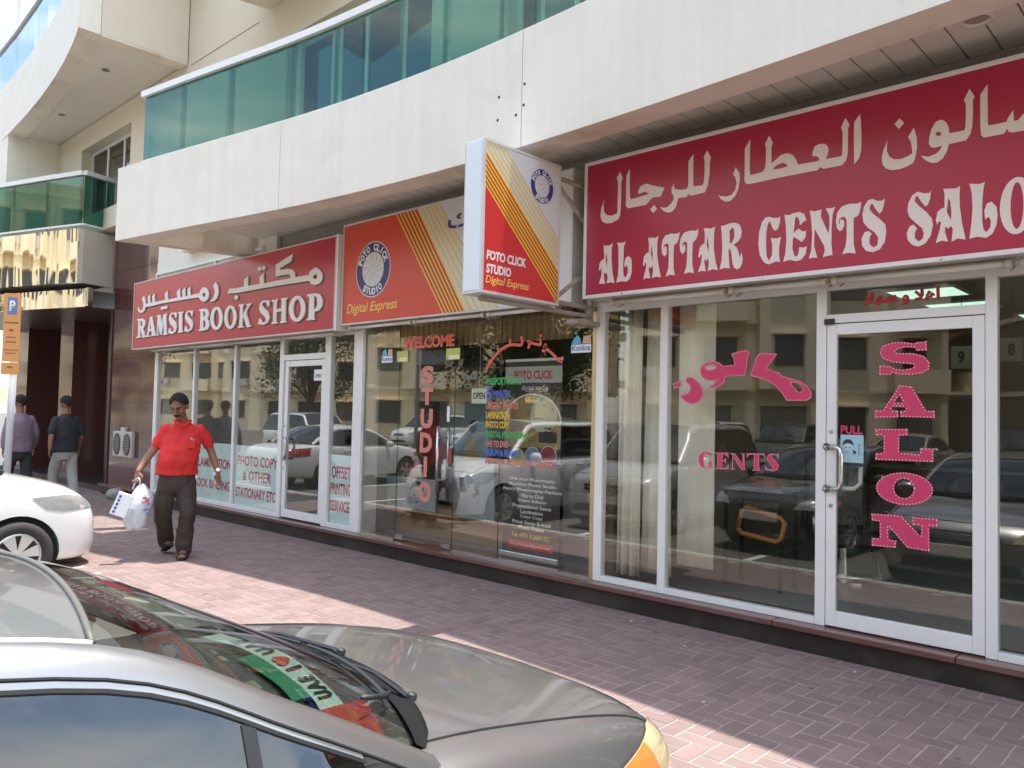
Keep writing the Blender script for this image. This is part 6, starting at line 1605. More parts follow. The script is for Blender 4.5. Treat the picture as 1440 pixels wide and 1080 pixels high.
        for yy in (-(P["pill"] - .16), -(P["wheels"][1] - .62)):
            hit, _, _, _ = bvh.ray_cast(Vector((s * 2, yy, P["belt"][0][2] - .12)), Vector((-s, 0, 0)))
            if hit:
                MB().tube([hit + Vector((0, -.09, 0)), hit + Vector((s * .03, -.06, 0)), hit + Vector((s * .03, .06, 0)), hit + Vector((0, .09, 0))], .013, 8).build("door_handle", paint, root, local=True, smooth=True)
        mx = P["belt"][0]
        mm = MB().lathe([(0, -.10), (.055, -.095), (.078, -.05), (.08, .02), (.06, .075), (.03, .095), (0, .10)], (0, 0, 0), (1, 0, 0), 16)
        mm.v = [(v_[0] * s + s * (mx[0] + .13), v_[1] * .85 - mx[1] - .12, v_[2] + mx[2] + .02) for v_ in mm.v]
        mo = mm.build("side_mirror", paint, root, local=True, smooth=True)
        MB().tube([(s * (mx[0] - .02), -mx[1] - .10, mx[2] - .01), (s * (mx[0] + .07), -mx[1] - .12, mx[2])], .022, 8).build("stalk", M_TRIM, mo, local=True)
        # lamps
        sd = Vector((-s * .55, -1, -.12))
        la = Vector((1, -.55 * s, 0))
        if P["head"] == "sedan":
            hl = drape(bvh, [(s * .40, .60), (s * .74, .60), (s * .96, .66), (s * 1.00, .745), (s * .78, .765), (s * .50, .70)], (0, 0, 0), la, (0, 0, 1), sd, .012).build("headlight", lens or M_LENS, root, local=True, smooth=True, recalc=True)
            drape(bvh, [(s * .84, .62), (s * .97, .665), (s * 1.01, .74), (s * .87, .755)], (0, 0, 0), la, (0, 0, 1), sd, .0145, 3).build("indicator", M_AMBER, hl, local=True, smooth=True, recalc=True)
        else:
            hl = drape(bvh, [(s * .60, .69), (s * .90, .70), (s * .985, .745), (s * 1.04, .865), (s * .84, .855), (s * .63, .78)], (0, 0, 0), la, (0, 0, 1), sd, .010).build("headlight", lens or M_LENSW, root, local=True, smooth=True, recalc=True)
        td = Vector((-s * .5, 1, 0))
        drape(bvh, [(s * .55, .72), (s * .98, .74), (s * .98, .92), (s * .60, .90)], (0, -4.4, 0), Vector((1, .5 * s, 0)), (0, 0, 1), td, .010).build("tail_light", M_TAIL, root, local=True, smooth=True, recalc=True)
    # front: grille, lower intake, plate, badge; rear plate
    fd = Vector((0, -1, 0))
    drape(bvh, [(-.38, .60), (.38, .60), (.34, .69), (-.34, .69)] if P["head"] == "sedan" else [(-.34, .62), (.34, .62), (.38, .72), (-.38, .72)], (0, 0, 0), (1, 0, 0), (0, 0, 1), fd, .006).build("grille", M_TRIM, root, local=True, recalc=True)
    drape(bvh, [(-.55, .30), (.55, .30), (.50, .42), (-.50, .42)], (0, 0, 0), (1, 0, 0), (0, 0, 1), fd, .006).build("intake", M_TRIM, root, local=True, recalc=True)
    MB().box(-.26, .26, .012, .030, .45, .56).build("number_plate", M_WHITE, root, local=True, bevel=.004)
    MB().box(-.26, .26, -P["st"][-1][0] - .05, -P["st"][-1][0] - .01, .62, .73).build("number_plate", M_WHITE, root, local=True, bevel=.004)
    gm = MB()
    for k in range(3):
        gm.tube([(-.33, .012 - .05, .622 + .025 * k), (0, .03, .622 + .025 * k), (.33, .012 - .05, .622 + .025 * k)], .005, 6)
    gm.build("grille_bar", M_RIM, root, local=True)
    # hood shut line
    for s in (1, -1):
        pts = []
        for k in range(14):
            y = -.22 - (P["A"][1] - .20) * k / 13
            hit, _, _, _ = bvh.ray_cast(Vector((s * (.70 - .03 * (k / 13)), y, 2)), Vector((0, 0, -1)))
            if hit:
                pts.append(hit + Vector((0, 0, .0008)))
        MB().tube(pts, .004, 5).build("hood_gap", M_GAP, root, local=True)
    pts = []
    for k in range(17):
        u = -1 + k / 8
        hit, _, _, _ = bvh.ray_cast(Vector((u * .70, -.14 - .10 * u * u, 2)), Vector((0, 0, -1)))
        if hit:
            pts.append(hit + Vector((0, 0, .0008)))
    MB().tube(pts, .004, 5).build("hood_gap", M_GAP, root, local=True)
    # cowl at the foot of the windscreen
    g = []
    for k in range(29):
        u = -1 + k / 14
        w = 1 - u * u
        yb = A.y + b0 * w
        tp = math.sqrt(max(0, 1 - u * u)) * .75 + .18 if abs(u) > .5 else .83
        row = []
        for dy, dz in ((-.02, .016), (.015, .004), (.04, .002), (.06, .003), (.072, .010)):
            yy = yb + (dy if dy < 0 else dy * tp)
            xx = u * (A.x - .015)
            hit, _, _, _ = bvh.ray_cast(Vector((xx, yy, 2)), Vector((0, 0, -1)))
            row.append(Vector((xx, yy, (hit.z if hit else A.z) + dz)))
        g.append(row)
    MB().grid(g).build("cowl", mat("cowl_black", (0.010, 0.010, 0.011), 0.9, spec=0.15), root, local=True, smooth=True)
    # cabin: dashboard, seats, steering wheel
    dz = A.z + .012
    MB().grid([[(x, A.y + b0 * (1 - (x / .7) ** 2) * .95 - dy, dz + h) for x in [-.68 + .17 * k for k in range(9)]] for dy, h in ((.01, -.02), (.12, .0), (.30, .012), (.42, 0), (.46, -.12), (.46, -.4))]).build("dashboard", M_CABIN, root, local=True, smooth=True)
    for s in (1, -1):
        st_ = MB()
        st_.obox((s * .37, -P["pill"] - .02, .86), (1, 0, 0), (0, 1, .2), (0, -.2, 1), .23, .07, .30)
        st_.obox((s * .37, -P["pill"] - .12, 1.20), (1, 0, 0), (0, 1, .2), (0, -.2, 1), .11, .045, .08)
        st_.obox((s * .37, -P["pill"] + .28, .58), (1, 0, 0), (0, 1, 0), (0, 0, 1), .24, .27, .07)
        st_.build("seat", mat("seat_cloth", (0.09, 0.085, 0.08), 0.9), root, local=True, bevel=.03)
    MB().tube([(-.37 + .17 * math.cos(a), A.y - .50 + .05 * math.sin(a), A.z + .02 + .17 * math.sin(a)) for a in [k * math.pi / 12 for k in range(25)]], .014, 8).build("steering_wheel", M_CABIN, root, local=True, smooth=True)
    # wipers: point on the screen at (u across, t up the screen)
    def scr_pt(u, t, off):
        p = A.lerp(H, t)
        w = 1 - u * u
        return Vector((u * p.x, p.y + (b0 + (b1 - b0) * t) * w + off * .5, p.z + (.030 + (crown - .030) * t) * w + off))
    for u0, u1, pv in ((-.80, -.12, -.02), (-.10, .66, .60)):
        wb = MB().tube([scr_pt(u0 + (u1 - u0) * k / 9, .035 + .02 * k / 9, .010) for k in range(10)], .006, 6).build("wiper_blade", M_BLACK, root, local=True)
        pt = scr_pt(pv, -.06, .015)
        MB().tube([pt, pt + Vector((-.02, -.01, .012)), scr_pt((u0 + u1) / 2 + .12, .015, .022), scr_pt((u0 + u1) / 2, .045, .014)], [.008, .008, .006, .004], 6).build("arm", M_BLACK, wb, local=True)
        MB().lathe([(.015, -.02), (.015, .012), (.010, .018), (0, .02)], pt, (0, .3, 1), 12).build("pivot", M_BLACK, wb, local=True)
    MB().tube([scr_pt(.64, .05, .02), scr_pt(.72, .10, .022), scr_pt(.79, .20, .018)], [.007, .008, .005], 6).build("wiper_hook", M_BLACK, root, local=True, smooth=True)
    return root, bvh

FG_LOC = (-2.15, -3.13, RZ)
fg, fg_bvh = car("parked_car", "grey silver sedan parked nose-in closest to the camera with a flag on its dashboard", "sedan", M_GREY, FG_LOC, 0.0, 5)
mp, _ = car("parked_car", "white hatchback parked nose-in at the left edge by the pavement", "mpv", M_WHITEPAINT, (-9.30, -2.50, RZ), 0.0, 7)
dk, _ = car("parked_car", "dark sedan parked just left of the near grey sedan, mirrored in the salon door", "sedan", M_DARKPAINT, (-4.72, -4.15, RZ), R(3), 5, lens=M_LENSW)
sv, _ = car("parked_car", "silver tall hatchback parked beyond the dark sedan, mirrored in the studio window", "mpv", M_SILVER, (-7.15, -4.05, RZ), R(-3), 5)
ws_ = copy_tree(dk)
def repaint(root, m):
    for c in root.children:
        for i, sl in enumerate(c.material_slots):
            if sl.material in (M_DARKPAINT, M_SILVER, M_WHITEPAINT, M_GREY):
                sl.link = "OBJECT"
                sl.material = m
repaint(ws_, M_WHITEPAINT)
ws_.location = (-16.3, -7.7, RZ)
ws_.rotation_euler = (0, 0, math.pi - R(8))
ws_["label"] = "white sedan parked tail-in left of the white hatchback, mirrored in the book shop glass"

# flag cloth lying on the dashboard of the near car
flag = thing("flag", "red green and white flag lettered I love U.A.E on the near car's dashboard", "flag", FG_LOC)
def dash(x, t):
    t = t + .05 * max(-1, x / .5)
    w = 1 - (x / .715) ** 2
    return (x, -(SEDAN["A"][1]) + .20 * w * .95 - t, SEDAN["A"][2] + .046 + .004 * math.sin(x * 9 + t * 20))
def cloth(x0, x1, t0, t1, dz=0.0):
    return MB().grid([[(dash(x0 + (x1 - x0) * i / 14, t0 + (t1 - t0) * j / 4)[0], dash(x0 + (x1 - x0) * i / 14, t0 + (t1 - t0) * j / 4)[1], dash(x0 + (x1 - x0) * i / 14, t0 + (t1 - t0) * j / 4)[2] + dz) for j in range(5)] for i in range(15)])
for nm, x0, x1, t0, t1, c in (("white_stripe", -.42, .42, .115, .185, (.44, .56, .51)), ("green_stripe", -.12, .32, .186, .24, (.035, .21, .11)), ("red_stripe", .42, .66, .05, .20, (.42, .035, .03))):
    cloth(x0, x1, t0, t1).build(nm, mat("flag_" + nm, c, 0.8), flag, local=True, smooth=True, recalc=True)
def fmap(a, b, d):     # lettering reads from in front of the car
    p = dash(-a, .135 - b)
    return (p[0], p[1], p[2] + .004 + d)
_fl = lambda a, b, d: (dash(-a, .150 + b)[0], dash(-a, .150 + b)[1], dash(-a, .150 + b)[2] + .004 + d)
for s, a0, a1, m in (("U.A.E", -.36, -.16, M_BLACK), ("I", -.09, -.07, M_BLACK), ("\u2665", -.04, .04, mat("flag_heart", (.55, .05, .04), 0.8)), ("U.A.E", .08, .28, M_BLACK)):
    put_text(MB(), s, _fl, a0, a1, -.024, .024, 0.03, 0, 0.001).build("lettering", m, flag, local=True)

# ------------------------------------------------------------------ people
M_SKIN = mat("brown_skin", (0.24, 0.115, 0.07), 0.55, noise=0.06, nscale=12)
M_HAIR = mat("black_hair", (0.028, 0.023, 0.021), 0.8, spec=0.2, noise=0.4, nscale=70, bump=0.9, bscale=220)

def ellipsoid(mb, c, r, rot=None, nu=14, nv=10):
    c = Vector(c)
    vs, fs = [], []
    for i in range(nv + 1):
        th = math.pi * i / nv
        for k in range(nu):
            ph = 2 * math.pi * k / nu
            p = Vector((r[0] * math.sin(th) * math.cos(ph), r[1] * math.sin(th) * math.sin(ph), r[2] * math.cos(th)))
            vs.append(c + (rot @ p if rot else p))
    for i in range(nv):
        for k in range(nu):
            k2 = (k + 1) % nu
            fs.append((i * nu + k, (i + 1) * nu + k, (i + 1) * nu + k2, i * nu + k2))
    return mb.add(vs, fs)

def limb(mb, pts, rs, seg=12):
    P = catmull(pts, 4)
    n = len(pts) - 1
    rr = []
    for i in range(len(P)):
        f = i / (len(P) - 1) * n
        k = min(int(f), n - 1)
        rr.append(rs[k] + (rs[k + 1] - rs[k]) * (f - k))
    mb.tube(P, rr, seg)
    ellipsoid(mb, P[0], (rr[0],) * 3, None, 10, 8)
    ellipsoid(mb, P[-1], (rr[-1],) * 3, None, 10, 8)
    return mb

def loft(mb, rings, seg=24):
    """rings: (centre, half width, half depth)"""
    vs, fs = [], []
    for c, a, b in rings:
        for k in range(seg):
            t = 2 * math.pi * k / seg
            ca, sa = math.cos(t), math.sin(t)
            e = 0.95
            vs.append((c[0] + a * math.copysign(abs(ca) ** e, ca), c[1] + b * math.copysign(abs(sa) ** e, sa), c[2]))
    for i in range(len(rings) - 1):
        for k in range(seg):
            k2 = (k + 1) % seg
            fs.append((i * seg + k, i * seg + k2, (i + 1) * seg + k2, (i + 1) * seg + k))
    fs.append(tuple(reversed(range(seg))))
    fs.append(tuple(range((len(rings) - 1) * seg, len(rings) * seg)))
    return mb.add(vs, fs)

def skinit(o, vox, it=6):
    m = o.modifiers.new("remesh", "REMESH")
    m.mode = "VOXEL"
    m.voxel_size = vox
    m.use_smooth_shade = True
    s = o.modifiers.new("smooth", "SMOOTH")
    s.factor = 0.5
    s.iterations = it
    return o

def folds(o, strength, size):
    """soft cloth creases"""
    tx = bpy.data.textures.new("cloth_folds", "CLOUDS")
    tx.noise_scale = size
    d = o.modifiers.new("folds", "DISPLACE")
    d.texture = tx
    d.strength = strength
    d.mid_level = 0.5
    d.texture_coords = "LOCAL"
    return o

def hand(mb, wrist, palm_dir, side_dir, curl=0.7, s=1.0, thumb=1):
    """palm plus five separate bent fingers; palm_dir runs wrist to knuckles, side_dir across towards the thumb"""
    w, pd, sd = Vector(wrist), Vector(palm_dir).normalized(), Vector(side_dir).normalized()
    nr = pd.cross(sd).normalized() * thumb
    rot = Matrix((sd, nr, pd)).transposed()
    ellipsoid(mb, w + pd * .045 * s, (.040 * s, .017 * s, .052 * s), rot, 12, 8)
    for k, (off, ln) in enumerate(((.030, .070), (.011, .078), (-.009, .072), (-.027, .056))):
        b = w + pd * .080 * s + sd * off * s
        d1 = (pd * math.cos(.4 * curl) + nr * math.sin(.4 * curl))
        d2 = (pd * math.cos(1.1 * curl) + nr * math.sin(1.1 * curl))
        d3 = (pd * math.cos(1.9 * curl) + nr * math.sin(1.9 * curl))
        p1 = b + d1 * ln * .45 * s
        p2 = p1 + d2 * ln * .32 * s
        p3 = p2 + d3 * ln * .25 * s
        limb(mb, [b - pd * .02 * s, b, p1, p2, p3], [.009 * s, .0092 * s, .0086 * s, .008 * s, .007 * s], 8)
    t0 = w + pd * .022 * s + sd * .030 * s
    limb(mb, [t0, t0 + (pd * .5 + sd * .8).normalized() * .035 * s, t0 + (pd * .5 + sd * .8).normalized() * .035 * s + (pd * .9 + nr * .3).normalized() * .035 * s], [.013 * s, .011 * s, .009 * s], 8)
    return mb

def head(root, body, c, pitch, yaw, hairy=True, face=True, scale=1.0):
    """adds skull, jaw, nose and ears to the body mesh; hair, brows, eyes and moustache as children"""
    rot = Matrix.Rotation(yaw, 3, "Z") @ Matrix.Rotation(pitch, 3, "X")
    c = Vector(c)
    P = lambda x, y, z: c + rot @ (Vector((x, y, z)) * scale)   # face looks along -y
    S = lambda *r: tuple(v * scale for v in r)
    ellipsoid(body, P(0, .012, .03), S(.076, .096, .098), rot, 20, 14)
    ellipsoid(body, P(0, -.022, -.045), S(.060, .068, .072), rot, 18, 12)
    ellipsoid(body, P(0, -.060, -.092), S(.030, .025, .022), rot)
    limb(body, [P(0, -.082, .030), P(0, -.100, -.002), P(0, -.108, -.022)], [.009 * scale, .012 * scale, .016 * scale], 8)
    for s in (1, -1):
        ellipsoid(body, P(s * .012, -.098, -.026), S(.010, .012, .009), rot, 8, 6)
        ellipsoid(body, P(s * .078, .015, .000), S(.012, .022, .034), rot, 10, 8)
        ellipsoid(body, P(s * .042, -.062, -.012), S(.026, .022, .022), rot)
    ellipsoid(body, P(0, -.080, .042), S(.050, .014, .010), rot)
    if face:
        fm = MB()
        for s in (1, -1):
            limb(fm, [P(s * .014, -.094, .040), P(s * .034, -.090, .044), P(s * .054, -.074, .036)], [.004, .005, .0035], 6)
        fm.build("eyebrows", M_HAIR, root, local=True, smooth=True)
        em = MB()
        for s in (1, -1):
            ellipsoid(em, P(s * .031, -.084, .020), S(.013, .008, .006), rot, 10, 8)
        em.build("eyes", mat("eye_dark", (0.03, 0.025, 0.02), 0.2), root, local=True, smooth=True)
        mm = MB()
        limb(mm, [P(-.036, -.082, -.058), P(-.018, -.096, -.046), P(0, -.101, -.044), P(.018, -.096, -.046), P(.036, -.082, -.058)], [.005, .010, .010, .010, .005], 8)
        mm.build("moustache", M_HAIR, root, local=True, smooth=True)
        lm = MB()
        limb(lm, [P(-.022, -.086, -.070), P(0, -.093, -.070), P(.022, -.086, -.070)], [.004, .007, .004], 8)
        lm.build("lips", mat("lips", (0.20, 0.075, 0.06), 0.5), root, local=True, smooth=True)
    g = []
    nu, nv = 32, 9
    for k in range(nu + 1):
        ph = 2 * math.pi * k / nu
        fr = max(0.0, -math.sin(ph)) ** 1.5          # 1 at the forehead
        sd_ = abs(math.cos(ph))
        thm = math.radians(132 - 92 * fr - 40 * sd_ * (1 - fr) + 3 * math.sin(9 * ph))
        row = []
        for i in range(nv + 1):
            th = thm * i / nv
            w = 1.0 + .035 * math.sin(7 * ph + 5 * th) * math.sin(th) + .02 * math.sin(13 * ph)
            e = .0045 * (1 - .8 * (i / nv) ** 3)
            row.append(P((.077 + e) * w * math.sin(th) * math.cos(ph), .012 + (.097 + e) * w * math.sin(th) * math.sin(ph), .032 + (.099 + e) * math.cos(th)))
        g.append(row)
    ho = MB().grid(g).build("hair", M_HAIR, root, local=True, smooth=True)
    sl = ho.modifiers.new("thickness", "SOLIDIFY")
    sl.thickness = .014
    sl.offset = -1
    return ho

def sandal(root, c, ang, m, pitch=0.0):
    """open sandal: sole, heel strap, two straps over the toes; the foot belongs to the body"""
    rot = Matrix.Rotation(ang, 3, "Z") @ Matrix.Rotation(pitch, 3, "X")
    c = Vector(c)
    P = lambda x, y, z: c + rot @ Vector((x, y, z))
    out = [(.036, .09), (.044, .0), (.050, -.09), (.044, -.15), (.02, -.175), (-.02, -.17), (-.042, -.14), (-.048, -.08), (-.038, .0), (-.034, .09), (0, .11)]
    sb_ = MB().poly([out[::-1]], lambda a, b, d: tuple(P(a, b, d)), .024)
    so = sb_.build("sandal", m, root, local=True)
    for y in (-.10, -.05):
        MB().tube([P(-.050, y, .015), P(-.040, y, .052), P(0, y, .068), P(.040, y, .054), P(.052, y, .015)], .011, 6).build("strap", m, so, local=True, smooth=True)
    MB().tube([P(-.040, -.02, .02), P(-.040, .06, .07), P(0, .10, .075), P(.040, .06, .07), P(.042, -.02, .02)], .008, 6).build("strap", m, so, local=True, smooth=True)
    return so

def foot(mb, ankle, c, ang, pitch=0.0):
    rot = Matrix.Rotation(ang, 3, "Z") @ Matrix.Rotation(pitch, 3, "X")
    c = Vector(c)
    P = lambda x, y, z: c + rot @ Vector((x, y, z))
    limb(mb, [ankle, P(0, .06, .06), P(0, .0, .055), P(0, -.08, .042)], [.042, .040, .040, .036], 10)
    for k in range(5):
        x = -.034 + .017 * k
        limb(mb, [P(x * .8, -.09, .038), P(x, -.148 + .006 * abs(k - 1.5), .032)], [.013, .010], 6)

# man in the red polo shirt: local x = across the picture, local -y = towards the camera
man = thing("person", "man in a red polo shirt carrying a white plastic bag and looking down", "person", (-8.46, -1.80, PZ), R(65.9))
bm_ = MB()
loft(bm_, [((0, .0, .80), .13, .08), ((0, .0, .88), .15, .10), ((.01, -.01, 1.0), .175, .13), ((.03, 0, 1.2), .17, .11), ((.045, .01, 1.33), .15, .08), ((.045, .0, 1.42), .06, .06)])
limb(bm_, [(.045, .0, 1.36), (.03, -.03, 1.46), (.01, -.055, 1.53)], [.062, .056, .056])
limb(bm_, [(-.125, .0, 1.345), (-.212, .035, 1.185), (-.300, -.01, 1.05), (-.372, -.10, .925)], [.046, .046, .040, .029])
limb(bm_, [(.212, .0, 1.345), (.305, .045, 1.19), (.355, .03, 1.06), (.408, -.07, .905)], [.046, .046, .040, .029])
for hip, kn, an in (((-.085, 0, .86), (-.125, .02, .48), (-.085, .27, .14)), ((.085, 0, .86), (.115, -.10, .48), (.085, -.05, .09))):
    limb(bm_, [hip, kn, an], [.070, .050, .040])
hand(bm_, (-.378, -.105, .915), (-.08, -.10, -1), (.75, -.6, 0), 1.5, 1.0, 1)
hand(bm_, (.410, -.075, .895), (.06, -.12, -1), (-.7, -.7, 0), .75, 1.0, -1)
foot(bm_, (.085, -.05, .10), (.085, -.10, .0), R(-6))
foot(bm_, (-.085, .27, .15), (-.085, .24, .045), R(14), R(-22))
head(man, bm_, (-.005, -.095, 1.600), R(29), R(-24), scale=1.05)
skinit(bm_.build("body", M_SKIN, man, local=True), .0065, 3)
M_RED = mat("red_cotton", (0.62, 0.030, 0.028), 0.85, noise=0.05, nscale=20, bump=0.15, bscale=300)
sh = MB()
loft(sh, [((-.003, .0, .875), .222, .140), ((-.003, -.005, .93), .212, .145), ((.0, -.03, 1.04), .205, .160), ((.015, -.025, 1.14), .198, .150), ((.035, -.01, 1.25), .195, .130), ((.042, .0, 1.32), .190, .112), ((.043, .0, 1.38), .160, .10), ((.04, -.005, 1.425), .095, .085), ((.035, -.02, 1.45), .070, .075)])
limb(sh, [(-.120, .0, 1.355), (-.172, .02, 1.28), (-.207, .034, 1.20)], [.066, .062, .062])
limb(sh, [(.208, .0, 1.355), (.262, .025, 1.28), (.302, .042, 1.20)], [.066, .062, .062])
so_ = sh.build("polo_shirt", M_RED, man, local=True)
skinit(so_, .009, 4)
folds(so_, .030, .09)
MB().tube([(-.03, .03, 1.455), (-.045, -.045, 1.455), (-.01, -.105, 1.43), (.03, -.135, 1.385)], [.012, .014, .016, .012], 8).tube([(.10, .03, 1.455), (.115, -.045, 1.455), (.085, -.10, 1.43), (.035, -.135, 1.385)], [.012, .014, .016, .012], 8).tube([(-.03, .03, 1.455), (.035, .06, 1.465), (.10, .03, 1.455)], .013, 8).build("collar", M_RED, man, local=True, smooth=True)
MB().box(.085, .165, -.168, -.163, 1.165, 1.25).build("pocket", M_RED, man, local=True, bevel=.002)
lgm = MB()
for k in range(5):
    lgm.box(.115 + .008 * k, .121 + .008 * k, -.157, -.152, 1.262 - .006 * k, 1.285 - .006 * k)
lgm.build("chest_emblem", mat("emblem_thread", (0.45, 0.42, 0.50), 0.8), man, local=True)
M_TROU = mat("dark_brown_trousers", (0.048, 0.036, 0.029), 0.85, noise=0.08, nscale=10)
tr = MB()
loft(tr, [((0, .0, .93), .175, .125), ((0, .0, .86), .178, .13), ((0, .0, .76), .172, .125), ((0, .0, .69), .13, .10)])
limb(tr, [(-.085, .0, .80), (-.120, .0, .60), (-.130, .03, .47), (-.105, .17, .28), (-.088, .255, .135)], [.105, .100, .088, .085, .084])
limb(tr, [(.085, .0, .80), (.105, -.06, .60), (.118, -.09, .47), (.100, -.06, .27), (.090, -.045, .085)], [.105, .098, .088, .084, .082])
to_ = tr.build("trousers", M_TROU, man, local=True)
skinit(to_, .010, 4)
folds(to_, .036, .10)
M_SAND = mat("black_leather", (0.018, 0.014, 0.013), 0.45)
sandal(man, (.085, -.10, .0), R(-6), M_SAND)
sandal(man, (-.085, .24, .045), R(14), M_SAND, R(-22))
wt = MB()
wt.tube([(.398 + .036 * math.cos(a), -.052 + .036 * math.sin(a), .932 + .012 * math.cos(a)) for a in [k * math.pi / 8 for k in range(17)]], .007, 6)
wo = wt.build("wristwatch", M_STEEL, man, local=True, smooth=True)
MB().lathe([(.019, 0), (.019, .009), (0, .01)], (.405, -.088, .932), (.1, -1, .1), 14).build("dial", M_STEEL, wo, local=True)
MB().tube([(.0, -.02, 1.455), (.01, -.08, 1.43), (.035, -.11, 1.395), (.06, -.085, 1.43), (.075, -.02, 1.455)], .004, 6).build("necklace", mat("gold", (0.75, 0.50, 0.12), 0.25, 1.0), man, local=True, smooth=True)

def man_pt(x, y, z):
    a = R(65.9)
    return Vector((-8.46 + x * math.cos(a) - y * math.sin(a), -1.80 + x * math.sin(a) + y * math.cos(a), PZ + z))
# plastic bag hanging from his hand, with a carton poking out of it
M_BAG = mat("white_film_bag", (0.60, 0.655, 0.73), 0.35, noise=0.06, nscale=14)
bg = thing("plastic_bag", "crumpled white plastic carrier bag with blue and red print hanging from the man's hand", "bag", man_pt(-.42, -.15, 0), R(65.9))
bb = MB()
rngs = []
for i, (z, a, b) in enumerate(((.325, .05, .04), (.34, .085, .065), (.42, .115, .085), (.55, .132, .095), (.66, .120, .085), (.735, .070, .05), (.79, .025, .025))):
    ring = []
    for k in range(28):
        t = 2 * math.pi * k / 28
        w = 1 + .09 * math.sin(5 * t + i * 1.7) + .07 * math.sin(9 * t - i * 2.3) + rnd.uniform(-.05, .05)
        ring.append((.025 + .07 * (z - .33) / .4 + a * w * math.cos(t) + .02 * math.sin(i * 2.0), b * w * math.sin(t), z + .012 * math.sin(3 * t + i)))
    rngs.append(ring + ring[:1])
bb.grid(rngs)
bb.add([p for p in rngs[0][:-1]], [tuple(reversed(range(28)))])
bo = bb.build("sack", M_BAG, bg, local=True, smooth=False)
ss = bo.modifiers.new("round", "SUBSURF")
ss.levels = ss.render_levels = 1
MB().tube([(.0, .02, .74), (.03, .0, .84), (.05, -.0, .86), (.07, .0, .82), (.06, -.02, .74)], .008, 6).build("handle", M_BAG, bg, local=True, smooth=True)
sp = MB()
for k, (ax, az, w, h, c) in enumerate(((.12, .66, .035, .022, 1), (.145, .635, .03, .035, 1), (.115, .615, .045, .014, 1), (.16, .60, .02, .02, 0), (.14, .54, .05, .018, 0), (.155, .50, .035, .025, 0))):
    yy = -.115 + .35 * max(0, ax - .10) - .0015 * k
    sp.use(c).obox((ax, yy, az), (.93, .35, .1), (-.35, .93, 0), (0, 0, 1), w / 2, .004, h / 2)
sp.build("print", [mat("bag_blue", (0.10, 0.16, 0.45), 0.5), mat("bag_red", (0.55, 0.08, 0.10), 0.5)], bg, local=True)
cx = thing("carton", "small white carton with blue marks tilted against the front of the carrier bag", "box", man_pt(-.52, -.20, 0), R(65.9))
ax_, ay_, az_ = Vector((.93, 0, -.36)).normalized(), Vector((0, 1, 0)), Vector((.36, 0, .93)).normalized()
cc = Vector((.015, -.09, .600))
MB().obox(cc, ax_, ay_, az_, .074, .040, .115).build("case", mat("carton_white", (0.80, 0.82, 0.84), 0.5), cx, local=True, bevel=.003)
mk = MB()
for k in range(5):
    mk.obox(cc + ay_ * -.0412 + ax_ * -.045 + az_ * (-.085 + .04 * k), ax_, ay_, az_, .012, .0008, .014)
mk.build("print", mat("carton_blue", (0.08, 0.12, 0.45), 0.5), cx, local=True)
MB().obox(cc + ax_ * .0756, ax_, ay_, az_, .0006, .042, .12).build("side_flap", mat("carton_side", (0.50, 0.51, 0.55), 0.6), cx, local=True)

def walker(label, loc, rz, shirt, trous, long_sleeve, hs=1.0):
    """someone walking away from us, seen from behind (local -y is their front)"""
    t = thing("person", label, "person", loc, rz)
    b = MB()
    loft(b, [((0, 0, .74), .14, .10), ((0, 0, .9), .15, .10), ((0, 0, 1.15), .15, .09), ((0, 0, 1.32), .13, .07), ((0, 0, 1.42), .06, .06)])
    limb(b, [(0, 0, 1.38), (0, -.01, 1.47), (0, -.02, 1.53)], [.06, .055, .055])
    for s in (1, -1):
        sw = s * .10
        limb(b, [(s * .155, 0, 1.34), (s * .238, .03 + sw * .3, 1.12), (s * .26, -.02 + sw, .90)], [.044, .042, .030])
        hand(b, (s * .262, -.03 + sw, .885), (0, -.1, -1), (-s * .3, -1, 0), .6, 1.0, s)
        limb(b, [(s * .09, 0, .86), (s * .10, -.05 - sw, .48), (s * .10, .03 - 1.6 * sw, .09)], [.085, .055, .042])
        limb(b, [(s * .10, .03 - 1.6 * sw, .06), (s * .11, -.13 - 1.6 * sw, .04)], [.042, .036])
    head(t, b, (0, -.03, 1.60), R(6), 0, face=False)
    skinit(b.build("body", M_SKIN, t, local=True), .009, 3)
    m = MB()
    loft(m, [((0, 0, .84), .195, .135), ((0, 0, 1.0), .19, .13), ((0, 0, 1.2), .195, .13), ((0, 0, 1.32), .19, .115), ((0, 0, 1.39), .13, .09), ((0, -.01, 1.45), .068, .068)])
    for s in (1, -1):
        sw = s * .10
        if long_sleeve:
            limb(m, [(s * .155, 0, 1.352), (s * .236, .03 + sw * .3, 1.12), (s * .26, -.015 + sw, .93)], [.066, .058, .044])
        else:
            limb(m, [(s * .155, 0, 1.352), (s * .232, .022 + sw * .2, 1.16)], [.066, .066])
    o = m.build("shirt", shirt, t, local=True)
    folds(skinit(o, .012, 4), .02, .12)
    m = MB()
    loft(m, [((0, 0, .95), .165, .115), ((0, 0, .82), .172, .125), ((0, 0, .72), .14, .10)])
    for s in (1, -1):
        sw = s * .10
        limb(m, [(s * .09, 0, .80), (s * .10, -.05 - sw, .48), (s * .10, .03 - 1.6 * sw, .10)], [.098, .080, .072])
    o = m.build("trousers", trous, t, local=True)
    folds(skinit(o, .012, 4), .022, .12)
    for s in (1, -1):
        sw = s * .10
        q = MB()
        loft(q, [((s * .105, -.045 - 1.6 * sw, .0), .052, .145), ((s * .105, -.045 - 1.6 * sw, .045), .054, .145), ((s * .105, -.01 - 1.6 * sw, .085), .046, .09)])
        q.build("shoe", M_SAND, t, local=True, smooth=True)
    return t
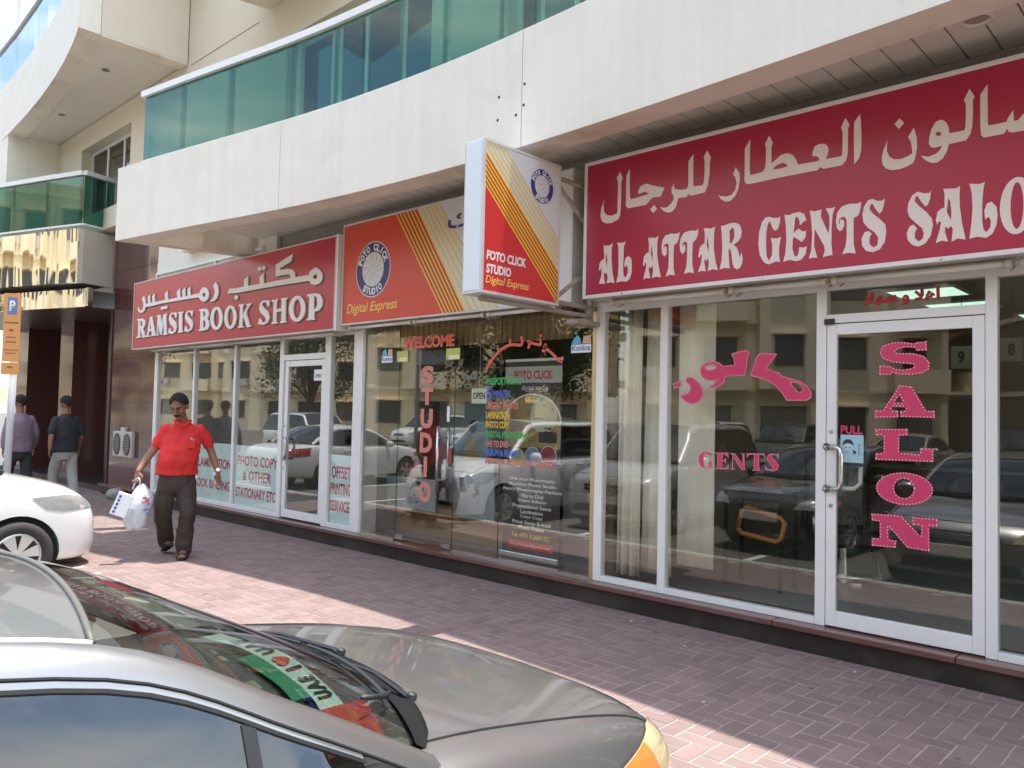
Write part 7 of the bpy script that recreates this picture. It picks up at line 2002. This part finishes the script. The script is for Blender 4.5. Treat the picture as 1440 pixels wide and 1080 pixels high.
walker("man in a lilac long sleeved shirt walking away behind the parking sign", (-14.35, -1.72, PZ), R(-82), mat("lilac_cotton", (0.20, 0.148, 0.20), 0.85), mat("black_trousers", (0.03, 0.028, 0.03), 0.85), True)
walker("man in a dark t-shirt and pale grey trousers walking away past the entrance", (-13.95, -1.18, PZ), R(-84), mat("black_cotton", (0.022, 0.024, 0.028), 0.85), mat("pale_trousers", (0.34, 0.33, 0.315), 0.85), False)

# ------------------------------------------------------------------ the other side of the street (what the shop glass, steel and car paint mirror)
M_SAND_W = mat("sand_render", (0.80, 0.65, 0.41), 0.85, noise=0.06, nscale=1.2, streak=0.06)
M_SAND_P = mat("pale_sand_render", (0.84, 0.72, 0.50), 0.85, noise=0.06, nscale=1.2, streak=0.06)
M_WFR = mat("bronze_frame", (0.16, 0.13, 0.10), 0.5)
M_WGL = mat("far_window", (0.04, 0.05, 0.055), 0.12)
M_WBL = mat("blind_window", (0.22, 0.20, 0.16), 0.3)
M_AC = mat("ac_unit", (0.52, 0.50, 0.46), 0.6)

def far_block(label, x0, x1, y0, y1, h, m, floors, cols_f, cols_s, step=None):
    """apartment block: facade towards the street is the y1 face, the sunlit flank is the x1 face"""
    t = thing("street_building", label, "building", ((x0 + x1) / 2, (y0 + y1) / 2, RZ), R(-34))
    box("wall", m, x0, x1, y0, y1, RZ, h, t)
    box("parapet", m, x0 - .15, x1 + .15, y0 - .15, y1 + .15, h + .002, h + .7, t)
    fh = h / floors
    for f in range(1, floors):
        z = RZ + f * fh
        box("string_course", M_SAND_P, x0 - .06, x1 + .06, y0, y1 + .06, z - .1, z + .1, t)
    rb = random.Random(label)
    bays = {}
    for n, face in ((cols_f, "f"), (cols_s, "s")):
        L = (x1 - x0) if face == "f" else (y1 - y0)
        for c in range(n):
            bays[(face, c)] = 0.0
            if (c + n) % 3 == 1:
                bays[(face, c)] = 1.3
                a_, b_ = (c + .06) / n * L, (c + .94) / n * L
                if face == "f":
                    box("bay", m, x0 + a_, x0 + b_, y1 + .065, y1 + 1.3, RZ + fh, h - .4, t)
                else:
                    box("bay", m, x1 + .065, x1 + 1.3, y0 + a_, y0 + b_, RZ + fh, h - .4, t)
            elif (c + n) % 3 == 0:
                for f in range(1, floors):
                    a_, b_ = (c + .1) / n * L, (c + .9) / n * L
                    zz = RZ + f * fh
                    for d0, d1, za, zb in ((.065, 1.1, zz - .08, zz + .08), (.98, 1.1, zz + .081, zz + .95)):
                        if face == "f":
                            box("balcony", M_SAND_P, x0 + a_, x0 + b_, y1 + d0, y1 + d1, za, zb, t)
                        else:
                            box("balcony", M_SAND_P, x1 + d0, x1 + d1, y0 + a_, y0 + b_, za, zb, t)
    for f in range(floors):
        z = RZ + f * fh + fh * .34
        for n, face in ((cols_f, "f"), (cols_s, "s")):
            L = (x1 - x0) if face == "f" else (y1 - y0)
            for c in range(n):
                p = (c + .5) / n * L
                e = bays[(face, c)] if f > 0 else 0.0
                w = .62 if e else rb.choice((.5, .75, .75, 1.0))
                wb, pb, sb_ = MB(), MB(), MB()
                def put(mb, a, b, d0, d1, za, zb):
                    if face == "f":
                        mb.box(x0 + p + a, x0 + p + b, y1 + d0 + e, y1 + d1 + e, za, zb)
                    else:
                        mb.box(x1 + d0 + e, x1 + d1 + e, y0 + p + a, y0 + p + b, za, zb)
                put(wb, -w, w, .003, .05, z - .05, z)
                put(wb, -w, w, .003, .05, z + 1.25, z + 1.30)
                for a in (-w, -.025, w - .05):
                    put(wb, a, a + .05, .004, .05, z, z + 1.25)
                win = wb.build("window", M_WFR, t)
                put(pb, -w + .05, w - .05, .004, .02, z, z + 1.25)
                pb.build("pane", rb.choice((M_WGL, M_WGL, M_WBL)), win)
                put(sb_, -w - .12, w + .12, .003, .4, z + 1.34, z + 1.42)
                sb_.build("sunshade", m, win)
                if rb.random() < .55 and f > 0:
                    ab = MB()
                    q = rb.choice((-.45, 0, .45))
                    put(ab, q - .33, q + .33, .06, .5, z - .62, z - .12)
                    ab.build("air_conditioner", M_AC, t)
    return t
far_block("sand coloured apartment block far left across the car park", -86, -68, -42, -26, 13.5, M_SAND_W, 4, 6, 5)
far_block("pale apartment block second from the left across the car park", -66, -51, -42, -28, 12.5, M_SAND_P, 4, 5, 5)
far_block("sand coloured apartment block behind the street tree", -46, -32, -42, -27, 13, M_SAND_W, 4, 5, 5)
far_block("pale apartment block straight across from the salon", -27, -13, -43, -28, 12.5, M_SAND_P, 4, 5, 5)
far_block("dark brown building right across from the salon", -8, 10, -44, -27, 15, mat("brown_render", (0.26, 0.20, 0.13), 0.85, noise=0.1), 5, 3, 3)
far_block("tall sand coloured block at the right end of the street", 16, 36, -46, -28, 20, M_SAND_W, 6, 6, 5)
far_block("pale block closing the street far to the left", -130, -100, -40, -12, 22, M_SAND_P, 6, 7, 6)

M_BARK = mat("bark", (0.12, 0.085, 0.06), 0.9, noise=0.3, nscale=10)
M_LEAF = mat("leaf_green", (0.055, 0.085, 0.025), 0.6, rand=0.45)
def tree(label, x, y, h, r, n, seed):
    rr = random.Random(seed)
    t = thing("street_tree", label, "tree", (x, y, RZ))
    tb = MB().tube([(x, y, RZ), (x + .1, y, RZ + h * .2), (x + .05, y + .1, RZ + h * .4)], [.22, .17, .13], 10)
    tips = []
    for k in range(9):
        a = k * 2.4
        e = Vector((x + math.cos(a) * r * .6, y + math.sin(a) * r * .6, RZ + h * (.55 + .35 * rr.random())))
        tb.tube([(x + .05, y + .1, RZ + h * (.28 + .012 * k)), ((x + e.x) / 2, (y + e.y) / 2, e.z - h * .08), e], [.09, .06, .025], 7)
        tips.append(e)
    tb.build("trunk", M_BARK, t, smooth=True)
    lf = MB()
    cl = []
    for k in range(38):
        u, v = rr.uniform(-1, 1), rr.uniform(0, 2 * math.pi)
        q = rr.random() ** .4
        s = math.sqrt(1 - u * u)
        cl.append((Vector((x + r * q * s * math.cos(v), y + r * q * s * math.sin(v), RZ + h * .66 + h * .32 * q * u)), rr.uniform(.5, .95) * r * .36))
    for k in range(n):
        c, cr = cl[rr.randrange(len(cl))]
        d = Vector((rr.gauss(0, .5), rr.gauss(0, .5), rr.gauss(0, .4))) * cr
        p = c + d
        a = Vector((rr.uniform(-1, 1), rr.uniform(-1, 1), rr.uniform(-.7, .7))).normalized()
        b = a.orthogonal().normalized()
        s = rr.uniform(.05, .10)
        lf.add([p - a * s - b * s * .4, p + a * .1 * s - b * s * .6, p + a * s, p + a * .1 * s + b * s * .6], [(0, 1, 2, 3)], rr.random())
    o = lf.build("crown", M_LEAF, t)
    o["kind"] = "stuff"
    return t
tree("broad dark green street tree mirrored in the studio window", -19.5, -15.6, 7.5, 3.4, 20000, 3)
tree("smaller green street tree near the far left of the car park", -33, -15.5, 6.0, 2.6, 5000, 5)
tree("green street tree opposite the granite entrance", -52, -14, 6.5, 3.0, 4500, 8)
tree("green street tree to the right across the road", 4, -19, 7.0, 3.0, 4500, 11)

# cars parked across the lane, mirrored in the glass
far = [(-29.5, -18.0, mp, M_WHITEPAINT, "white hatchback parked across the lane, leftmost of the far row"), (-25.6, -18.2, dk, M_WHITEPAINT, "white sedan parked across the lane beside a grey hatchback"), (-22.4, -18.1, sv, M_GREY, "grey tall hatchback parked across the lane behind the tree"),
       (-17.0, -18.0, dk, M_WHITEPAINT, "white sedan parked across the lane right of the tree"), (-14.3, -18.2, mp, M_WHITEPAINT, "white hatchback parked across the lane mirrored beside the GENTS lettering"), (-11.0, -17.6, sv, M_DARKPAINT, "dark tall hatchback parked across the lane mirrored behind the GENTS lettering"),
       (-7.8, -18.1, dk, M_SILVER, "silver sedan parked across the lane mirrored in the salon door"), (-4.6, -18.0, mp, M_DARKPAINT, "dark hatchback parked across the lane mirrored in the salon's right window")]
for x, y, src, pm_, lb in far:
    c = copy_tree(src)
    repaint(c, pm_)
    c.location = (x, y, RZ)
    c.rotation_euler = (0, 0, R(rnd.uniform(-4, 4)))
    c["label"] = lb
pv = copy_tree(sv)
repaint(pv, M_WHITEPAINT)
pv.location = (-21.5, -9.5, RZ)
pv.rotation_euler = (0, 0, R(-90))
pv["label"] = "white tall hatchback driving along the lane behind the parked cars"

# fire hydrant by the kerb, mirrored in the book shop door
hy = thing("fire_hydrant", "grey fire hydrant by the kerb mirrored in the book shop door", "fire hydrant", (-13.6, -3.0 + 0.6, PZ))
_hm = mat("hydrant_grey", (0.34, 0.36, 0.36), 0.5, noise=0.1)
MB().lathe([(0, 0), (.16, 0), (.16, .04), (.095, .05), (.09, .50), (.12, .52), (.12, .56), (.10, .58), (.08, .66), (.03, .70), (.03, .74), (0, .74)], (-13.6, -2.4, PZ), (0, 0, 1), 20).build("barrel", _hm, hy, smooth=False)
for dx, dy in ((1, 0), (-1, 0), (0, -1)):
    MB().lathe([(0, .06), (.055, .06), (.055, .15), (.065, .15), (.065, .19), (0, .19)], (-13.6, -2.4, PZ + .42), (dx, dy, 0), 14).build("outlet", _hm, hy)
lp = thing("street_lamp", "tall grey street lamp across the road", "street lamp", (-24.0, -14.5, RZ))
MB().tube([(-24, -14.5, RZ), (-24, -14.5, 7.2), (-23.9, -14.3, 7.8), (-23.6, -13.6, 8.1), (-23.2, -12.7, 8.15)], [.09, .06, .05, .045, .04], 10).build("pole", mat("post_grey", (0.55, 0.57, 0.60), 0.4), lp, smooth=True)
MB().obox((-23.1, -12.4, 8.15), (.35, .94, 0), (-.94, .35, 0), (0, 0, 1), .35, .12, .06).build("lamp_head", M_ALU_OLD, lp, bevel=.02)

# ------------------------------------------------------------------ herringbone pavers: the 300 that show largest as single bricks, the rest joined
BW, BL, GAP = 0.105, 0.210, 0.0048
CAMP = Vector((0, -5.5767, 1.6196))
def seen(x, y):
    d = Vector((x, y, PZ)) - CAMP
    z = d.dot(_f)
    if z < 0.5:
        return 0
    px, py = 720 + 1116.4 * d.dot(_r) / z, 540 - 1116.4 * d.dot(_u) / z
    if not (-20 < px < 1460 and py < 1100):
        return 0
    # bricks hidden behind the near car's bonnet and cabin do not count
    if px < 880 and py > 905 + (px - 480) * 0.27 and px > 350:
        return 0
    if px <= 350 and py > 795 + px * 0.28:
        return 0
    return 1.0 / (z * z) * (CAMP.z - PZ) / z
bricks = []
nx, ny = int(16.8 / BW), int(2.72 / BW)
X0, Y0 = -15.5, KERB_Y + 0.012
for i in range(nx):
    for j in range(ny + 1):
        d = (i - j) % 4
        x, y = X0 + i * BW, Y0 + j * BW
        if d == 0:
            r = [x, x + BL, y, y + BW]
        elif d == 3:
            r = [x, x + BW, y, y + BL]
        else:
            continue
        r[3] = min(r[3], -0.102)
        if r[3] - r[2] < 0.02:
            continue
        bricks.append((seen((r[0] + r[1]) / 2, (r[2] + r[3]) / 2), r))
bricks.sort(key=lambda q: -q[0])
def brick_mesh(name, lx, ly):
    b = MB()
    g, c, h = GAP, 0.0025, 0.008
    x0, x1, y0, y1 = -lx / 2 + g, lx / 2 - g, -ly / 2 + g, ly / 2 - g
    v = [(x0, y0, -h), (x1, y0, -h), (x1, y1, -h), (x0, y1, -h), (x0, y0, -c), (x1, y0, -c), (x1, y1, -c), (x0, y1, -c), (x0 + c, y0 + c, 0), (x1 - c, y0 + c, 0), (x1 - c, y1 - c, 0), (x0 + c, y1 - c, 0)]
    f = [(8, 9, 10, 11)] + [(a, (a + 1) % 4, (a + 1) % 4 + 4, a + 4) for a in range(4)] + [(a + 4, (a + 1) % 4 + 4, (a + 1) % 4 + 8, a + 8) for a in range(4)]
    return b.add(v, f)
_proto = {}
rest = MB()
pvl = wloc(pavement)
for k, (s, r) in enumerate(bricks):
    lx, ly = round(r[1] - r[0], 4), round(r[3] - r[2], 4)
    cx, cy = (r[0] + r[1]) / 2, (r[2] + r[3]) / 2
    dz = rnd.uniform(-0.0015, 0.0012)
    if k < 300 and s > 0:
        if (lx, ly) not in _proto:
            o = brick_mesh("brick", lx, ly).build("brick", M_BRICK, pavement, local=True)
            _proto[(lx, ly)] = o
        else:
            o = _proto[(lx, ly)].copy()
            COL.objects.link(o)
        o.location = Vector((cx, cy, PZ + dz)) - pvl
        o.rotation_euler = (rnd.uniform(-.006, .006), rnd.uniform(-.006, .006), rnd.uniform(-.006, .006))
    else:
        m = brick_mesh("brick", lx, ly)
        rest.add([(p[0] + cx, p[1] + cy, p[2] + PZ + dz) for p in m.v], m.f, rnd.random() + .001)
ro = rest.build("brick_paving", M_BRICK, pavement)
ro["kind"] = "stuff"
# distant paving at both ends, past where single bricks can be told apart
box("paving", M_BRICK, -45, X0 - 0.01, KERB_Y, 0.3, PZ - 0.009, PZ - 0.001, pavement)
box("paving", M_BRICK, X0 + nx * BW + BW + .01, 14, KERB_Y, -0.11, PZ - 0.009, PZ - 0.001, pavement)

# grey stone and scraps of litter
sn = MB()
ellipsoid(sn, (-14.35, -0.22, PZ + .07), (.20, .15, .11), None, 14, 9)
sn.v = [(p[0] + .02 * math.sin(p[2] * 60), p[1] + .015 * math.sin(p[0] * 31), max(p[2], PZ)) for p in sn.v]
tag(sn.build("stone", mat("grey_stone", (0.33, 0.32, 0.31), 0.85, noise=0.2, nscale=20), smooth=True), "grey rounded stone lying at the foot of the maroon granite wall", "stone")
lt = MB()
for x, y, s in ((-2.95, -0.62, .025), (-3.6, -0.33, .018), (-5.2, -0.5, .02), (-1.9, -0.30, .022), (-6.6, -1.1, .02), (-2.3, -1.5, .018), (-7.9, -0.7, .022)):
    a = rnd.uniform(0, 3)
    lt.obox((x, y, PZ + .004), (math.cos(a), math.sin(a), .1), (-math.sin(a), math.cos(a), .2), (0, 0, 1), s * .5, s * .3, .002)
tag(lt.build("litter", mat("scrap_paper", (0.50, 0.48, 0.44), 0.8)), "small pale paper scraps scattered along the paving", "litter", kind="stuff")
